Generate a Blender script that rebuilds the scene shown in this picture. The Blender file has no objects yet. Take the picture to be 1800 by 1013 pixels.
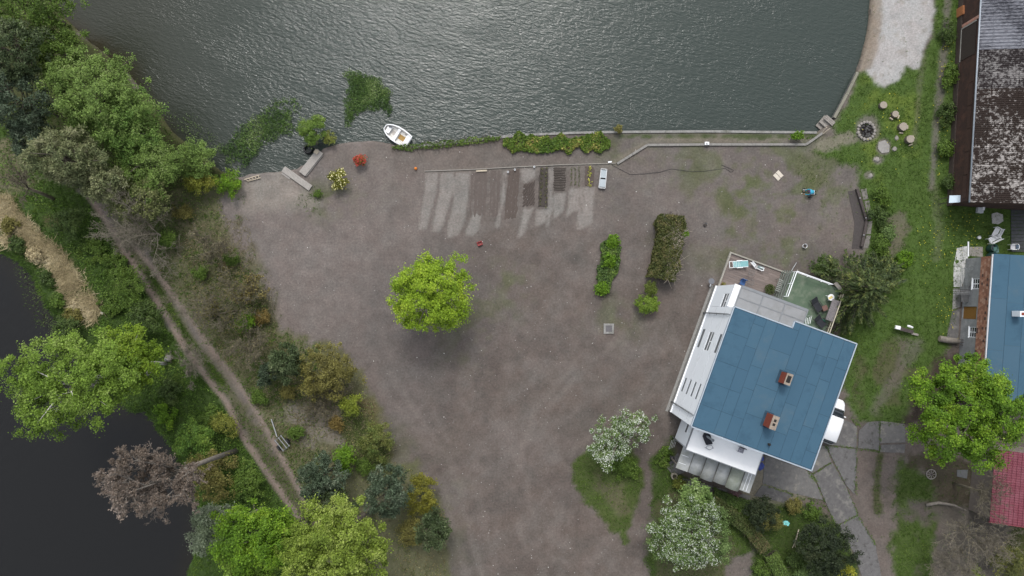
import bpy, bmesh, math, random
import numpy as np
from mathutils import Vector, Matrix

sc = bpy.context.scene
col = sc.collection
H = 66.67                       # flying height of the camera, metres
PITCH = math.radians(1.12)      # the camera looks almost straight down
F = 1200.0

# ------------------------------------------------------------------ camera
cam_d = bpy.data.cameras.new('camera'); cam_d.lens = 24; cam_d.sensor_width = 36
cam_d.clip_start = 0.5; cam_d.clip_end = 2000
cam = bpy.data.objects.new('camera', cam_d); col.objects.link(cam)
cam.location = (0, 0, H); cam.rotation_euler = (PITCH, 0, 0)
sc.camera = cam
# ------------------------------------------------------------------ sky and sun (bright overcast)
SUN_EL, SUN_AZ = math.radians(54), math.radians(-3)   # azimuth from +y (top of the picture), towards +x
world = bpy.data.worlds.new('World'); sc.world = world; world.use_nodes = True
wn = world.node_tree.nodes; wl = world.node_tree.links
bg = wn['Background']
sky = wn.new('ShaderNodeTexSky'); sky.sky_type = 'NISHITA'; sky.sun_disc = False
sky.sun_elevation = SUN_EL; sky.sun_rotation = SUN_AZ
sky.air_density = 1.0; sky.dust_density = 3.0; sky.ozone_density = 1.0
hs = wn.new('ShaderNodeHueSaturation'); hs.inputs['Saturation'].default_value = 0.30
wl.new(sky.outputs[0], hs.inputs['Color']); wl.new(hs.outputs[0], bg.inputs['Color'])
bg.inputs['Strength'].default_value = 0.15
sun_d = bpy.data.lights.new('sun', 'SUN'); sun_d.energy = 1.0; sun_d.angle = math.radians(14); sun_d.color = (1, .97, .93)
sun = bpy.data.objects.new('sun', sun_d); col.objects.link(sun)
sd_ = Vector((math.sin(SUN_AZ)*math.cos(SUN_EL), math.cos(SUN_AZ)*math.cos(SUN_EL), math.sin(SUN_EL)))
sun.rotation_euler = sd_.to_track_quat('Z', 'Y').to_euler()
sun.location = (0, 30, 90)
sc.view_settings.view_transform = 'Standard'; sc.view_settings.look = 'None'
sc.view_settings.gamma = 1; sc.view_settings.use_curve_mapping = False
sc.view_settings.exposure = 0.75
sc.cycles.use_denoising = True
sc.cycles.max_bounces = 6; sc.cycles.transparent_max_bounces = 6

# ------------------------------------------------------------------ projection helpers (photo pixel -> place at height z)
CP, SP = math.cos(PITCH), math.sin(PITCH)
def P(px, py, z=0.0):
    dx, dy = (px-900)/F, (506.5-py)/F
    y, zz = dy*CP+SP, dy*SP-CP
    t = (z-H)/zz
    return Vector((dx*t, y*t, z))
def project(x, y, z=0.0):
    zc = z-H
    yc = y*CP+zc*SP; dz = -(-y*SP+zc*CP)
    return 900+F*x/dz, 506.5-F*yc/dz
def sc_at(z): return 18.0*H/(H-z)      # pixels of the photo per metre at height z

# ------------------------------------------------------------------ object helpers
ORG = {}
def tag(o, label=None, cat=None, group=None, kind=None):
    if label: o['label'] = label
    if cat: o['category'] = cat
    if group: o['group'] = group
    if kind: o['kind'] = kind
    return o
def thing(name, label, cat, loc, group=None):
    o = bpy.data.objects.new(name, None); col.objects.link(o)
    o.empty_display_size = 0.2
    o.location = loc; ORG[o.name] = Vector(loc)
    return tag(o, label, cat, group)
def link(name, me, parent=None):
    o = bpy.data.objects.new(name, me); col.objects.link(o)
    if parent is not None:
        o.parent = parent; ORG[o.name] = ORG[parent.name]
    else:
        ORG[o.name] = Vector((0, 0, 0))
    return o
def org_of(parent): return np.array(ORG[parent.name]) if parent is not None else np.zeros(3)

class MB:
    """collects simple shapes in world coordinates; build() links them as one mesh"""
    def __init__(s): s.v = []; s.f = []
    def add(s, vs, fs):
        n = len(s.v); s.v += [tuple(v) for v in vs]; s.f += [tuple(i+n for i in f) for f in fs]; return s
    def prism(s, poly, z0, z1):
        n = len(poly)
        a = sum(poly[i][0]*poly[(i+1) % n][1]-poly[(i+1) % n][0]*poly[i][1] for i in range(n))
        zz0 = list(z0) if hasattr(z0, '__len__') else [z0]*n
        zz1 = list(z1) if hasattr(z1, '__len__') else [z1]*n
        if a < 0: poly, zz0, zz1 = poly[::-1], zz0[::-1], zz1[::-1]
        vs = [(p[0], p[1], zz0[i]) for i, p in enumerate(poly)]+[(p[0], p[1], zz1[i]) for i, p in enumerate(poly)]
        fs = [tuple(range(n-1, -1, -1)), tuple(range(n, 2*n))]
        fs += [(i, (i+1) % n, n+(i+1) % n, n+i) for i in range(n)]
        return s.add(vs, fs)
    def box(s, c, size, rz=0.0, M=None):
        hx, hy, hz = size[0]/2, size[1]/2, size[2]/2
        R = M if M is not None else Matrix.Rotation(rz, 3, 'Z')
        vs = [Vector(c)+R@Vector((x*hx, y*hy, z*hz)) for z in (-1, 1) for x, y in ((-1, -1), (1, -1), (1, 1), (-1, 1))]
        return s.add(vs, [(3, 2, 1, 0), (4, 5, 6, 7), (0, 1, 5, 4), (1, 2, 6, 5), (2, 3, 7, 6), (3, 0, 4, 7)])
    def beam(s, a, b, w, h, roll_up=(0, 0, 1)):
        a, b = Vector(a), Vector(b); d = b-a; L = d.length; x = d/L
        up = Vector(roll_up)
        if abs(x.dot(up)) > .98: up = Vector((0, 1, 0))
        y = up.cross(x).normalized(); z = x.cross(y)
        M = Matrix((x, y, z)).transposed()
        return s.box((a+b)/2, (L, w, h), M=M)
    def tube(s, pts, radii, n=8, caps=True):
        pts = [Vector(p) for p in pts]
        if not hasattr(radii, '__len__'): radii = [radii]*len(pts)
        vs, fs = [], []
        for i, p in enumerate(pts):
            d = (pts[min(i+1, len(pts)-1)]-pts[max(i-1, 0)]).normalized()
            up = Vector((0, 0, 1)) if abs(d.z) < .9 else Vector((1, 0, 0))
            a = d.cross(up).normalized(); b = d.cross(a)
            for k in range(n):
                t = 2*math.pi*k/n
                vs.append(p+a*math.cos(t)*radii[i]+b*math.sin(t)*radii[i])
        for i in range(len(pts)-1):
            for k in range(n):
                fs.append((i*n+k, i*n+(k+1) % n, (i+1)*n+(k+1) % n, (i+1)*n+k))
        if caps:
            fs.append(tuple(range(n))[::-1]); fs.append(tuple((len(pts)-1)*n+k for k in range(n)))
        return s.add(vs, fs)
    def lathe(s, c, prof, n=20, sx=1.0, sy=1.0, rz=0.0):
        """profile of (radius, z) turned about a vertical axis at c"""
        vs, fs = [], []
        m = len(prof)
        for r, z in prof:
            for k in range(n):
                t = 2*math.pi*k/n
                x, y = r*sx*math.cos(t), r*sy*math.sin(t)
                vs.append((c[0]+x*math.cos(rz)-y*math.sin(rz), c[1]+x*math.sin(rz)+y*math.cos(rz), c[2]+z))
        for i in range(m-1):
            for k in range(n):
                fs.append((i*n+k, i*n+(k+1) % n, (i+1)*n+(k+1) % n, (i+1)*n+k))
        fs.append(tuple(range(n))[::-1]); fs.append(tuple((m-1)*n+k for k in range(n)))
        return s.add(vs, fs)
    def build(s, name, mat, parent=None, smooth=False, bevel=0.0):
        o0 = org_of(parent)
        me = bpy.data.meshes.new(name)
        V = np.array(s.v)-o0
        me.from_pydata(V.tolist(), [], s.f); me.update()
        if bevel:
            bm = bmesh.new(); bm.from_mesh(me)
            bmesh.ops.bevel(bm, geom=bm.edges[:], offset=bevel, segments=1, affect='EDGES', clamp_overlap=True)
            bm.to_mesh(me); bm.free()
        me.materials.append(mat)
        if smooth: me.polygons.foreach_set('use_smooth', [True]*len(me.polygons))
        return link(name, me, parent)

def np_mesh(name, V, faces_n, mat, parent=None, idx=None, smooth=False):
    """V (N,3) world coords; faces all with faces_n corners, idx (M,faces_n) or sequential"""
    me = bpy.data.meshes.new(name)
    V = np.asarray(V, dtype=np.float64).reshape(-1, 3)-org_of(parent)
    if idx is None: idx = np.arange(len(V)).reshape(-1, faces_n)
    idx = np.asarray(idx, dtype=np.int32)
    me.vertices.add(len(V)); me.vertices.foreach_set('co', V.astype(np.float32).ravel())
    me.loops.add(idx.size); me.loops.foreach_set('vertex_index', idx.ravel())
    me.polygons.add(len(idx)); me.polygons.foreach_set('loop_start', np.arange(len(idx), dtype=np.int32)*faces_n)
    if smooth: me.polygons.foreach_set('use_smooth', np.ones(len(idx), dtype=bool))
    me.update(calc_edges=True)
    me.materials.append(mat)
    return link(name, me, parent)

# ------------------------------------------------------------------ materials
MATS = {}
def new_mat(name):
    m = bpy.data.materials.new(name); m.use_nodes = True
    nt = m.node_tree; b = nt.nodes['Principled BSDF']
    return m, nt, nt.nodes, nt.links, b
def pm(name, c1=None, c2=None, scale=3.0, rough=.8, bump=.0, bscale=20.0, metal=0.0, detail=6.0, spec=.3, c3=None, s3=.6, t3=.55, w3=.08, stretch=None):
    """weathered plain surface: two colours mixed by noise, stains of a third colour, fine relief"""
    if name in MATS: return MATS[name]
    m, nt, N, L, b = new_mat(name)
    tc = N.new('ShaderNodeTexCoord'); src = tc.outputs['Object']
    if stretch:
        mp = N.new('ShaderNodeMapping'); mp.vector_type = 'TEXTURE'; mp.inputs['Scale'].default_value = [1/x for x in stretch[:3]]
        mp.inputs['Rotation'].default_value[2] = stretch[3] if len(stretch) > 3 else 0
        L.new(src, mp.inputs['Vector']); src = mp.outputs[0]
    no = N.new('ShaderNodeTexNoise'); no.inputs['Scale'].default_value = scale; no.inputs['Detail'].default_value = detail
    no.inputs['Roughness'].default_value = .65
    L.new(src, no.inputs['Vector'])
    mr = N.new('ShaderNodeMapRange'); mr.inputs['From Min'].default_value = .3; mr.inputs['From Max'].default_value = .7
    L.new(no.outputs['Fac'], mr.inputs['Value'])
    mx = N.new('ShaderNodeMix'); mx.data_type = 'RGBA'
    c2 = c2 or tuple(x*.8 for x in c1)
    mx.inputs['A'].default_value = (*c1, 1); mx.inputs['B'].default_value = (*c2, 1)
    L.new(mr.outputs[0], mx.inputs['Factor']); out = mx.outputs['Result']
    if c3:
        n3 = N.new('ShaderNodeTexNoise'); n3.inputs['Scale'].default_value = s3; n3.inputs['Detail'].default_value = 8; n3.inputs['Roughness'].default_value = .7
        L.new(src, n3.inputs['Vector'])
        m3 = N.new('ShaderNodeMapRange'); m3.inputs['From Min'].default_value = t3-w3; m3.inputs['From Max'].default_value = t3+w3
        L.new(n3.outputs['Fac'], m3.inputs['Value'])
        x3 = N.new('ShaderNodeMix'); x3.data_type = 'RGBA'; x3.inputs['B'].default_value = (*c3, 1)
        L.new(out, x3.inputs['A']); L.new(m3.outputs[0], x3.inputs['Factor']); out = x3.outputs['Result']
    L.new(out, b.inputs['Base Color'])
    b.inputs['Roughness'].default_value = rough; b.inputs['Metallic'].default_value = metal
    b.inputs['Specular IOR Level'].default_value = spec
    if bump:
        nb = N.new('ShaderNodeTexNoise'); nb.inputs['Scale'].default_value = bscale; nb.inputs['Detail'].default_value = 4
        L.new(src, nb.inputs['Vector'])
        bp = N.new('ShaderNodeBump'); bp.inputs['Strength'].default_value = bump; bp.inputs['Distance'].default_value = .05
        L.new(nb.outputs['Fac'], bp.inputs['Height']); L.new(bp.outputs[0], b.inputs['Normal'])
    MATS[name] = m
    return m
def leaf_mat(name, c1, c2, c3=None, transl=.28, var=.35, nscale=.45, rough=.6):
    """leaves: each island of the mesh its own shade, colour drifting through the crown"""
    if name in MATS: return MATS[name]
    c1, c2, c3 = [tuple(min(.8, x*1.33) for x in c) if c else None for c in (c1, c2, c3)]
    m, nt, N, L, b = new_mat(name)
    ge = N.new('ShaderNodeNewGeometry'); tc = N.new('ShaderNodeTexCoord')
    no = N.new('ShaderNodeTexNoise'); no.inputs['Scale'].default_value = nscale; no.inputs['Detail'].default_value = 4
    L.new(tc.outputs['Object'], no.inputs['Vector'])
    ad = N.new('ShaderNodeMath'); ad.operation = 'MULTIPLY_ADD'; ad.inputs[1].default_value = 2.4; ad.inputs[2].default_value = -.95
    L.new(no.outputs['Fac'], ad.inputs[0])
    a2 = N.new('ShaderNodeMath'); a2.operation = 'MULTIPLY_ADD'; a2.inputs[1].default_value = .6
    L.new(ge.outputs['Random Per Island'], a2.inputs[0]); L.new(ad.outputs[0], a2.inputs[2])
    rp = N.new('ShaderNodeValToRGB')
    e = rp.color_ramp.elements
    e[0].color = (*c1, 1); e[0].position = .1; e[1].color = (*c2, 1); e[1].position = .8
    if c3:
        x = rp.color_ramp.elements.new(1.0); x.color = (*c3, 1)
    L.new(a2.outputs[0], rp.inputs['Fac'])
    # per-leaf brightness
    wn_ = N.new('ShaderNodeTexWhiteNoise'); wn_.noise_dimensions = '1D'
    L.new(ge.outputs['Random Per Island'], wn_.inputs['W'])
    mr = N.new('ShaderNodeMapRange'); mr.inputs['To Min'].default_value = 1-var; mr.inputs['To Max'].default_value = 1+var
    L.new(wn_.outputs['Value'], mr.inputs['Value'])
    vm = N.new('ShaderNodeVectorMath'); vm.operation = 'SCALE'
    L.new(rp.outputs[0], vm.inputs[0]); L.new(mr.outputs[0], vm.inputs['Scale'])
    L.new(vm.outputs[0], b.inputs['Base Color'])
    b.inputs['Roughness'].default_value = rough; b.inputs['Specular IOR Level'].default_value = .25
    tr = N.new('ShaderNodeBsdfTranslucent'); L.new(vm.outputs[0], tr.inputs['Color'])
    ms = N.new('ShaderNodeMixShader'); ms.inputs[0].default_value = transl
    L.new(b.outputs[0], ms.inputs[1]); L.new(tr.outputs[0], ms.inputs[2])
    L.new(ms.outputs[0], N['Material Output'].inputs['Surface'])
    MATS[name] = m
    return m

# ------------------------------------------------------------------ numpy noise, polygon distance
def vnoise(x, y, seed=0):
    r = np.random.RandomState(seed).rand(256, 256)
    xi, yi = np.floor(x).astype(int), np.floor(y).astype(int)
    fx, fy = x-xi, y-yi
    fx = fx*fx*(3-2*fx); fy = fy*fy*(3-2*fy)
    a = r[xi & 255, yi & 255]; b = r[(xi+1) & 255, yi & 255]; c = r[xi & 255, (yi+1) & 255]; d = r[(xi+1) & 255, (yi+1) & 255]
    return (a*(1-fx)+b*fx)*(1-fy)+(c*(1-fx)+d*fx)*fy
def fbm(x, y, scale, seed=0, octv=4):
    s, a, t = 0, 1, 0
    for o in range(octv):
        s = s+a*vnoise(x/scale*2**o+17.3*o, y/scale*2**o+5.1*o, seed+o); t += a; a *= .55
    return s/t
def seg_dist(X, Y, pts, closed):
    d = np.full(X.shape, 1e9)
    n = len(pts)
    for i in range(n if closed else n-1):
        ax, ay = pts[i]; bx, by = pts[(i+1) % n]
        ex, ey = bx-ax, by-ay
        t = np.clip(((X-ax)*ex+(Y-ay)*ey)/(ex*ex+ey*ey+1e-9), 0, 1)
        d = np.minimum(d, (X-ax-t*ex)**2+(Y-ay-t*ey)**2)
    return np.sqrt(d)
def sdf(X, Y, pts):
    d = seg_dist(X, Y, pts, True)
    ins = np.zeros(X.shape, bool); n = len(pts)
    for i in range(n):
        ax, ay = pts[i]; bx, by = pts[(i+1) % n]
        if ay == by: continue
        c = ((ay > Y) != (by > Y)) & (X < (bx-ax)*(Y-ay)/(by-ay)+ax)
        ins ^= c
    return np.where(ins, -d, d)
def sstep(a, b, x):
    t = np.clip((x-a)/(b-a), 0, 1); return t*t*(3-2*t)
# ================================================================== GROUND
LAKE = [(1560, -3000), (1534, -10), (1531, 40), (1524, 75), (1514, 108), (1508, 126), (1490, 166), (1468, 208), (1452, 222), (1440, 232), (1330, 231), (1250, 230), (1090, 231),
        (1000, 233), (930, 236), (870, 241), (800, 250), (725, 257), (700, 256), (676, 250), (655, 247), (620, 249), (592, 252), (566, 262), (553, 278), (520, 297), (482, 302), (440, 305), (422, 312),
        (385, 300), (340, 262), (300, 232), (262, 180), (215, 120), (150, 70), (100, 20), (90, -30), (-400, -3000)]
RIVER = [(-3000, 300), (-40, 425), (10, 448), (48, 480), (80, 540), (108, 580), (135, 620), (190, 690), (222, 722), (250, 722), (275, 755), (300, 790), (330, 850), (352, 900), (345, 960), (330, 1013), (310, 1080), (200, 3000), (-3000, 3000)]
RUT1 = [(150, 335), (200, 410), (245, 480), (290, 553), (330, 620), (372, 675), (397, 705), (425, 765), (470, 832), (512, 892), (560, 960)]
RUT2 = [(235, 430), (275, 478), (320, 540), (362, 602), (400, 650), (440, 705), (480, 775), (515, 840), (548, 902), (590, 970)]
def axis(lo, hi, step, far):
    core = np.arange(lo, hi+1e-6, step)
    g = []; d = step
    e = hi
    while e < far:
        d *= 1.6; e += d; g.append(e)
    g2 = []; d = step; e = lo
    while e > -far:
        d *= 1.6; e -= d; g2.append(e)
    return np.concatenate([g2[::-1], core, g])
GX = axis(-54, 54, .2, 420); GY = axis(-30.5, 33, .2, 420)
XX, YY = np.meshgrid(GX, GY, indexing='xy')
_dz = (YY*SP+H*CP)
PX = 900+F*XX/_dz; PY = 506.5-F*(YY*CP-H*SP)/_dz
PX = np.clip(PX, -2500, 4300); PY = np.clip(PY, -2500, 3500)
n_a = fbm(XX, YY, 2.2, 3)-.5; n_b = fbm(XX, YY, .7, 11)-.5; n_c = fbm(XX, YY, 9, 29)-.5; n_d = fbm(XX+70, YY, 4, 41, 5)-.5
def rag(poly, w=5.0, amp=26.0, amp2=14.0):
    return 1-sstep(-w, w, sdf(PX, PY, poly)+amp*n_a*1.2+amp2*n_b*1.4)
def band(pts, half, w=3.0, amp=6.0):
    return 1-sstep(half-w, half+w, seg_dist(PX, PY, pts, False)+amp*n_a+amp*.8*n_b)
def blob(cx, cy, rx, ry=None, w=.35, amp=.9):
    ry = ry or rx
    return 1-sstep(1-w, 1+w, np.hypot((PX-cx)/rx, (PY-cy)/ry)+amp*n_a+amp*.6*n_b)
ALB = np.zeros(XX.shape+(3,)); GR = np.zeros(XX.shape)
ALB[:] = (.157, .132, .117)
def paint(mask, c, grass=None):
    global ALB, GR
    m = mask[..., None]
    ALB = ALB*(1-m)+np.array(c)*m
    if grass is not None: GR = GR*(1-mask)+grass*mask
# soil of the yard: raked dark and pale patches
paint(sstep(-.02, .25, n_c)*.7, (.172, .150, .138))
paint(sstep(.0, .2, -n_c-.02)*.55, (.118, .104, .098))
paint(sstep(.05, .2, n_a+.4*n_b)*.35, (.19, .168, .156)); paint(sstep(.06, .2, -n_a-.4*n_d)*.35, (.115, .10, .092))
paint(sstep(.02, .22, n_d)*.5, (.135, .123, .112))
# wheel lines curving through the yard
st = .5+.5*np.sin((PX*.62+PY*.78)/7.0+2.5*n_c*6)
paint(st**3*.38*sstep(-.15, .15, n_c+n_d), (.185, .165, .152))
for k, (pts) in enumerate([[(430, 360), (520, 470), (620, 570), (700, 680), (800, 830), (850, 1013)], [(400, 390), (500, 520), (640, 640), (760, 790), (820, 1013)], [(1010, 640), (940, 720), (900, 850), (930, 1013)],
                           [(1230, 470), (1180, 600), (1120, 700), (1000, 800), (960, 1013)], [(1205, 640), (1150, 760), (1130, 860), (1120, 1013)]]):
    paint(band(pts, 6, 5, 10)*.40*sstep(-.2, .1, n_d+n_a), (.21, .186, .168)); paint(band([(a_+26, b_-4) for a_, b_ in pts], 5, 4, 10)*.34*sstep(-.2, .1, n_d-n_a), (.205, .182, .165)); paint(band([(a_+13, b_-2) for a_, b_ in pts], 3, 3, 8)*.12, (.12, .105, .097))
# drier, paler soil towards the beach and the garden
paint((1-sstep(120, 420, np.hypot((PX-470)*.8, (PY-440)*.9)+160*n_c))*.75, (.222, .196, .184))
paint((1-sstep(60, 260, np.hypot((PX-1290)*.5, (PY-310)*1.0)+120*n_c))*.5, (.200, .182, .172))
paint((1-sstep(60, 200, np.hypot((PX-760), (PY-560))+60*n_c))*.35, (.118, .108, .104))  # darker round patch about the lone tree
# thin green film over parts of the yard
gpatch = sstep(.03, .2, n_d+.6*n_a)
def film(cx, cy, rx, ry, s): paint(blob(cx, cy, rx, ry, .8, 1.2)*np.clip(gpatch*.75+.25*sstep(0, .2, n_b), 0, 1)*s, (.115, .130, .065), .3)
for a in [(885, 500, 60, 45, .9), (870, 575, 50, 50, .6), (1075, 560, 60, 45, .6), (1340, 345, 70, 40, .9), (1290, 300, 150, 60, .7), (1440, 330, 110, 80, 1), (1380, 390, 160, 60, 1), (1330, 330, 120, 60, .9), (1300, 250, 170, 30, .8), (1110, 270, 60, 25, .9),
          (600, 360, 60, 30, .8), (640, 330, 50, 30, .6), (820, 600, 50, 60, .5), (790, 900, 40, 90, .5), (1060, 340, 60, 60, .35), (1310, 455, 80, 30, .8), (1400, 455, 70, 30, .8), (690, 790, 40, 40, .6), (1200, 850, 50, 50, .6), (560, 345, 40, 25, .8)]:
    film(*a)
# pale beach left of the jetty, dry strip along the shore
paint(rag([(420, 315), (500, 300), (545, 335), (560, 360), (500, 368), (430, 375), (395, 350)], 12, 20, 12)*.75, (.30, .275, .245))
paint(rag([(560, 270), (650, 255), (900, 258), (1080, 280), (900, 292), (740, 300), (600, 300)], 8)*.35, (.20, .175, .155))
paint(rag([(1060, 290), (1150, 240), (1440, 238), (1425, 250), (1140, 252), (1075, 296)], 3, 8, 6)*.8, (.215, .195, .155), .25)
paint(rag([(1090, 236), (1440, 236), (1430, 243), (1090, 243)], 2, 6, 6)*.8, (.07, .10, .035), .9)
paint(rag([(900, 293), (1060, 285), (1080, 292), (1060, 300), (740, 304), (740, 298)], 3, 6, 4)*.6, (.215, .195, .175))
# pale strips of worked garden
for q in [[(748, 303), (770, 303), (766, 340), (758, 370), (749, 402), (735, 406), (738, 375), (746, 340)], [(775, 303), (797, 303), (794, 345), (784, 385), (771, 408), (760, 406), (765, 370), (774, 335)],
          [(802, 303), (825, 303), (822, 350), (816, 385), (805, 412), (787, 418), (788, 390), (799, 350)], [(832, 374), (846, 378), (842, 400), (831, 415), (818, 414), (824, 395)],
          [(918, 364), (938, 366), (930, 390), (921, 412), (912, 416), (915, 390)], [(943, 370), (966, 368), (958, 390), (940, 400)], [(974, 342), (994, 340), (990, 370), (973, 385)],
          [(1002, 330), (1020, 330), (1019, 368), (1002, 376), (996, 380), (1000, 350)], [(1027, 330), (1045, 330), (1042, 395), (1018, 405), (1022, 370)], [(916, 296), (944, 296), (940, 312), (925, 322), (917, 318)],
          [(885, 300), (892, 300), (886, 360), (876, 400), (872, 398), (881, 350)], [(966, 298), (971, 298), (970, 370), (964, 400), (960, 398), (966, 350)], [(1021, 330), (1026, 330), (1020, 405), (1013, 405)]]:
    paint(rag(q, 2.2, 5, 5)*.85, (.285, .268, .250))
# scrub strip between the yard and the track
paint(rag([(165, 350), (300, 290), (420, 312), (430, 345), (385, 350), (400, 410), (430, 470), (470, 520), (488, 580), (560, 600), (630, 650), (655, 700), (685, 760), (690, 808), (722, 812), (785, 880), (795, 1040), (480, 1060), (545, 900), (480, 780), (400, 650), (330, 560), (250, 440)], 8, 30, 14), (.155, .155, .088), .6)
paint(rag([(420, 380), (480, 500), (500, 600), (640, 690), (690, 800), (600, 790), (480, 690), (400, 600), (380, 480)], 14)*sstep(-.08, .1, n_a)*.7, (.120, .125, .055), .6)
paint(rag([(380, 400), (440, 480), (490, 590), (640, 690), (690, 800), (640, 790), (520, 690), (420, 600)], 10)*sstep(.02, .14, n_d-.5*n_a)*.7, (.175, .135, .060), .3)
paint(rag([(250, 380), (330, 400), (420, 560), (520, 700), (500, 760), (400, 640), (300, 480)], 12)*sstep(-.02, .12, n_a-.4*n_d)*.75, (.075, .105, .035), .8)
paint(rag([(470, 660), (600, 700), (650, 790), (560, 800), (490, 740)], 14)*sstep(-.05, .15, n_d)*.9, (.25, .225, .195), .0)
paint(rag([(600, 700), (680, 760), (690, 830), (640, 820), (600, 760)], 10)*sstep(-.15, .05, n_d), (.075, .10, .03), .7)
# river bank
paint(rag([(-300, 150), (0, 195), (60, 290), (165, 350), (245, 480), (330, 620), (395, 700), (470, 830), (520, 905), (500, 1100), (200, 1500), (-500, 700), (-500, 150)], 6, 16, 12), (.062, .105, .028), .95)
paint(rag([(20, 330), (60, 300), (120, 350), (200, 440), (300, 600), (250, 600), (190, 520), (120, 430), (60, 400)], 10, 40, 20)*sstep(-.02, .15, n_d)*.8, (.14, .125, .065), .6)
STRAW = [(-60, 330), (20, 345), (60, 392), (98, 425), (140, 482), (182, 545), (172, 566), (144, 560), (116, 515), (82, 462), (44, 436), (-60, 405)]
paint(rag(STRAW, 8, 30, 22)*sstep(-.16, .05, n_a+n_b), (.40, .34, .215), .3)
paint(rag([(0, 250), (40, 230), (60, 330), (20, 340), (-40, 320)], 8, 22, 14)*.8, (.22, .20, .13), .5)
# dull olive shoreline under the trees on the left
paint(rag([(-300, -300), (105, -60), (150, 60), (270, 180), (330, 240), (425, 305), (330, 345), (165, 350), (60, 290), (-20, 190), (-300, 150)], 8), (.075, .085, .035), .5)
# the two wheel ruts and the verge between them
paint(band(RUT1, 26, 8, 10)*band(RUT2, 34, 8, 10)*.8, (.105, .110, .055), .6)
paint(band([(262, 478), (320, 572), (392, 674)], 4.5, 3, 5), (.055, .085, .02), .9)
paint(band(RUT1, 5.2, 2.2, 4), (.275, .225, .195), .0)
paint(band(RUT2, 4.6, 2.2, 4), (.275, .225, .195), .0)
paint(band([(300, 510), (350, 590), (420, 690)], 3, 2, 6)*.7, (.21, .18, .15), .05)
# meadow on the right
MEADOW = [(1506, 126), (1530, 120), (1560, 150), (1590, 118), (1618, 112), (1640, 60), (1643, -60), (1760, -60), (1760, 360), (1860, 360), (1860, 480), (1690, 480), (1680, 560), (1650, 640), (1620, 700), (1590, 742), (1505, 740), (1486, 700), (1470, 640), (1480, 560),
          (1515, 470), (1525, 400), (1512, 330), (1508, 295), (1468, 280), (1420, 268), (1440, 250), (1470, 238), (1462, 225), (1490, 180)]
paint(rag(MEADOW, 6, 16, 10), (.085, .142, .034), .95)
paint(rag([(1515, 130), (1620, 110), (1620, 330), (1530, 320), (1500, 230)], 12, 30)*sstep(-.02, .18, n_a+.5*n_d)*.7, (.140, .195, .036), .9)
paint(rag([(1440, 245), (1500, 232), (1500, 248), (1450, 268), (1425, 262)], 4, 8)*.8, (.25, .23, .19), .1)
paint(rag([(1508, 600), (1600, 590), (1640, 650), (1590, 735), (1510, 735), (1490, 690)], 10, 40)*sstep(-.08, .12, n_a)*.8, (.105, .098, .058), .35)
paint(rag([(1580, 590), (1620, 600), (1580, 680), (1540, 730), (1530, 720), (1570, 650)], 8, 16)*.6, (.17, .15, .135), .1)
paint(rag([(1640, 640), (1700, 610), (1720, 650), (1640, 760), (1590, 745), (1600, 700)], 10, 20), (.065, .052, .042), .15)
paint(band([(1668, -40), (1662, 60), (1655, 140), (1645, 230), (1638, 330)], 6, 4, 8)*.85, (.185, .172, .150), .15)
paint(band([(1622, 100), (1614, 180), (1606, 250)], 5, 4, 8)*.45, (.16, .15, .11), .4)
paint(band([(1643, 330), (1650, 400), (1648, 450)], 9, 6, 12)*.4, (.16, .155, .11), .5)
for a in [(1553, 258, 13, 14, 1), (1543, 281, 9, 8, .9), (1527, 308, 9, 7, .8), (1525, 228, 21, 24, .8)]:
    paint(blob(a[0], a[1], a[2], a[3], .25, .5)*a[4], (.20, .185, .165), .0)
paint(blob(1523, 230, 13, 13, .3, .5), (.022, .020, .020), 0)
paint(rag([(1560, 385), (1590, 375), (1595, 400), (1580, 440), (1568, 470), (1552, 465), (1565, 420)], 5, 12)*.75, (.19, .165, .13), .15)
# pale sand and gravel landing
SAND = [(1534, -80), (1640, -80), (1641, 20), (1636, 65), (1618, 95), (1612, 118), (1592, 112), (1578, 138), (1554, 153), (1536, 146), (1520, 126), (1528, 95), (1540, 60), (1537, 0)]
paint(rag(SAND, 4, 12, 10), (.47, .465, .46), .02)
paint(rag([(1530, -60), (1548, -60), (1550, 30), (1545, 80), (1530, 120), (1508, 128), (1520, 80), (1530, 30)], 4, 8, 5)*.85, (.30, .255, .205), .03)
paint(rag(SAND, 4, 12, 10)*sstep(.1, .22, n_b+.3*n_a)*.6, (.30, .28, .25), .05)
# south-east: driveway surroundings
paint(rag([(1505, 790), (1590, 792), (1580, 850), (1575, 930), (1555, 955), (1570, 1080), (1545, 1080), (1500, 880)], 5, 10), (.175, .150, .135), .03)
paint(band([(1548, 800), (1540, 860), (1545, 900)], 5, 3, 10)*.8, (.07, .085, .03), .6)
paint(rag([(1590, 800), (1640, 830), (1650, 900), (1645, 1080), (1570, 1080), (1562, 960), (1580, 930), (1570, 860), (1575, 800)], 9, 34, 20)*sstep(-.36, -.08, n_a+.6*n_d), (.075, .115, .030), .9)
paint(rag([(1590, 792), (1680, 800), (1740, 815), (1740, 900), (1660, 900), (1640, 840), (1585, 820)], 8, 20)*.9, (.085, .075, .052), .3)
paint(rag([(1655, 888), (1790, 905), (1790, 1000), (1760, 1080), (1640, 1080), (1645, 960)], 6, 16), (.15, .135, .115), .1)
paint(rag([(1785, 900), (1800, 900), (1860, 1100), (1760, 1080), (1770, 970)], 5, 10), (.09, .095, .04), .6)
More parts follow.
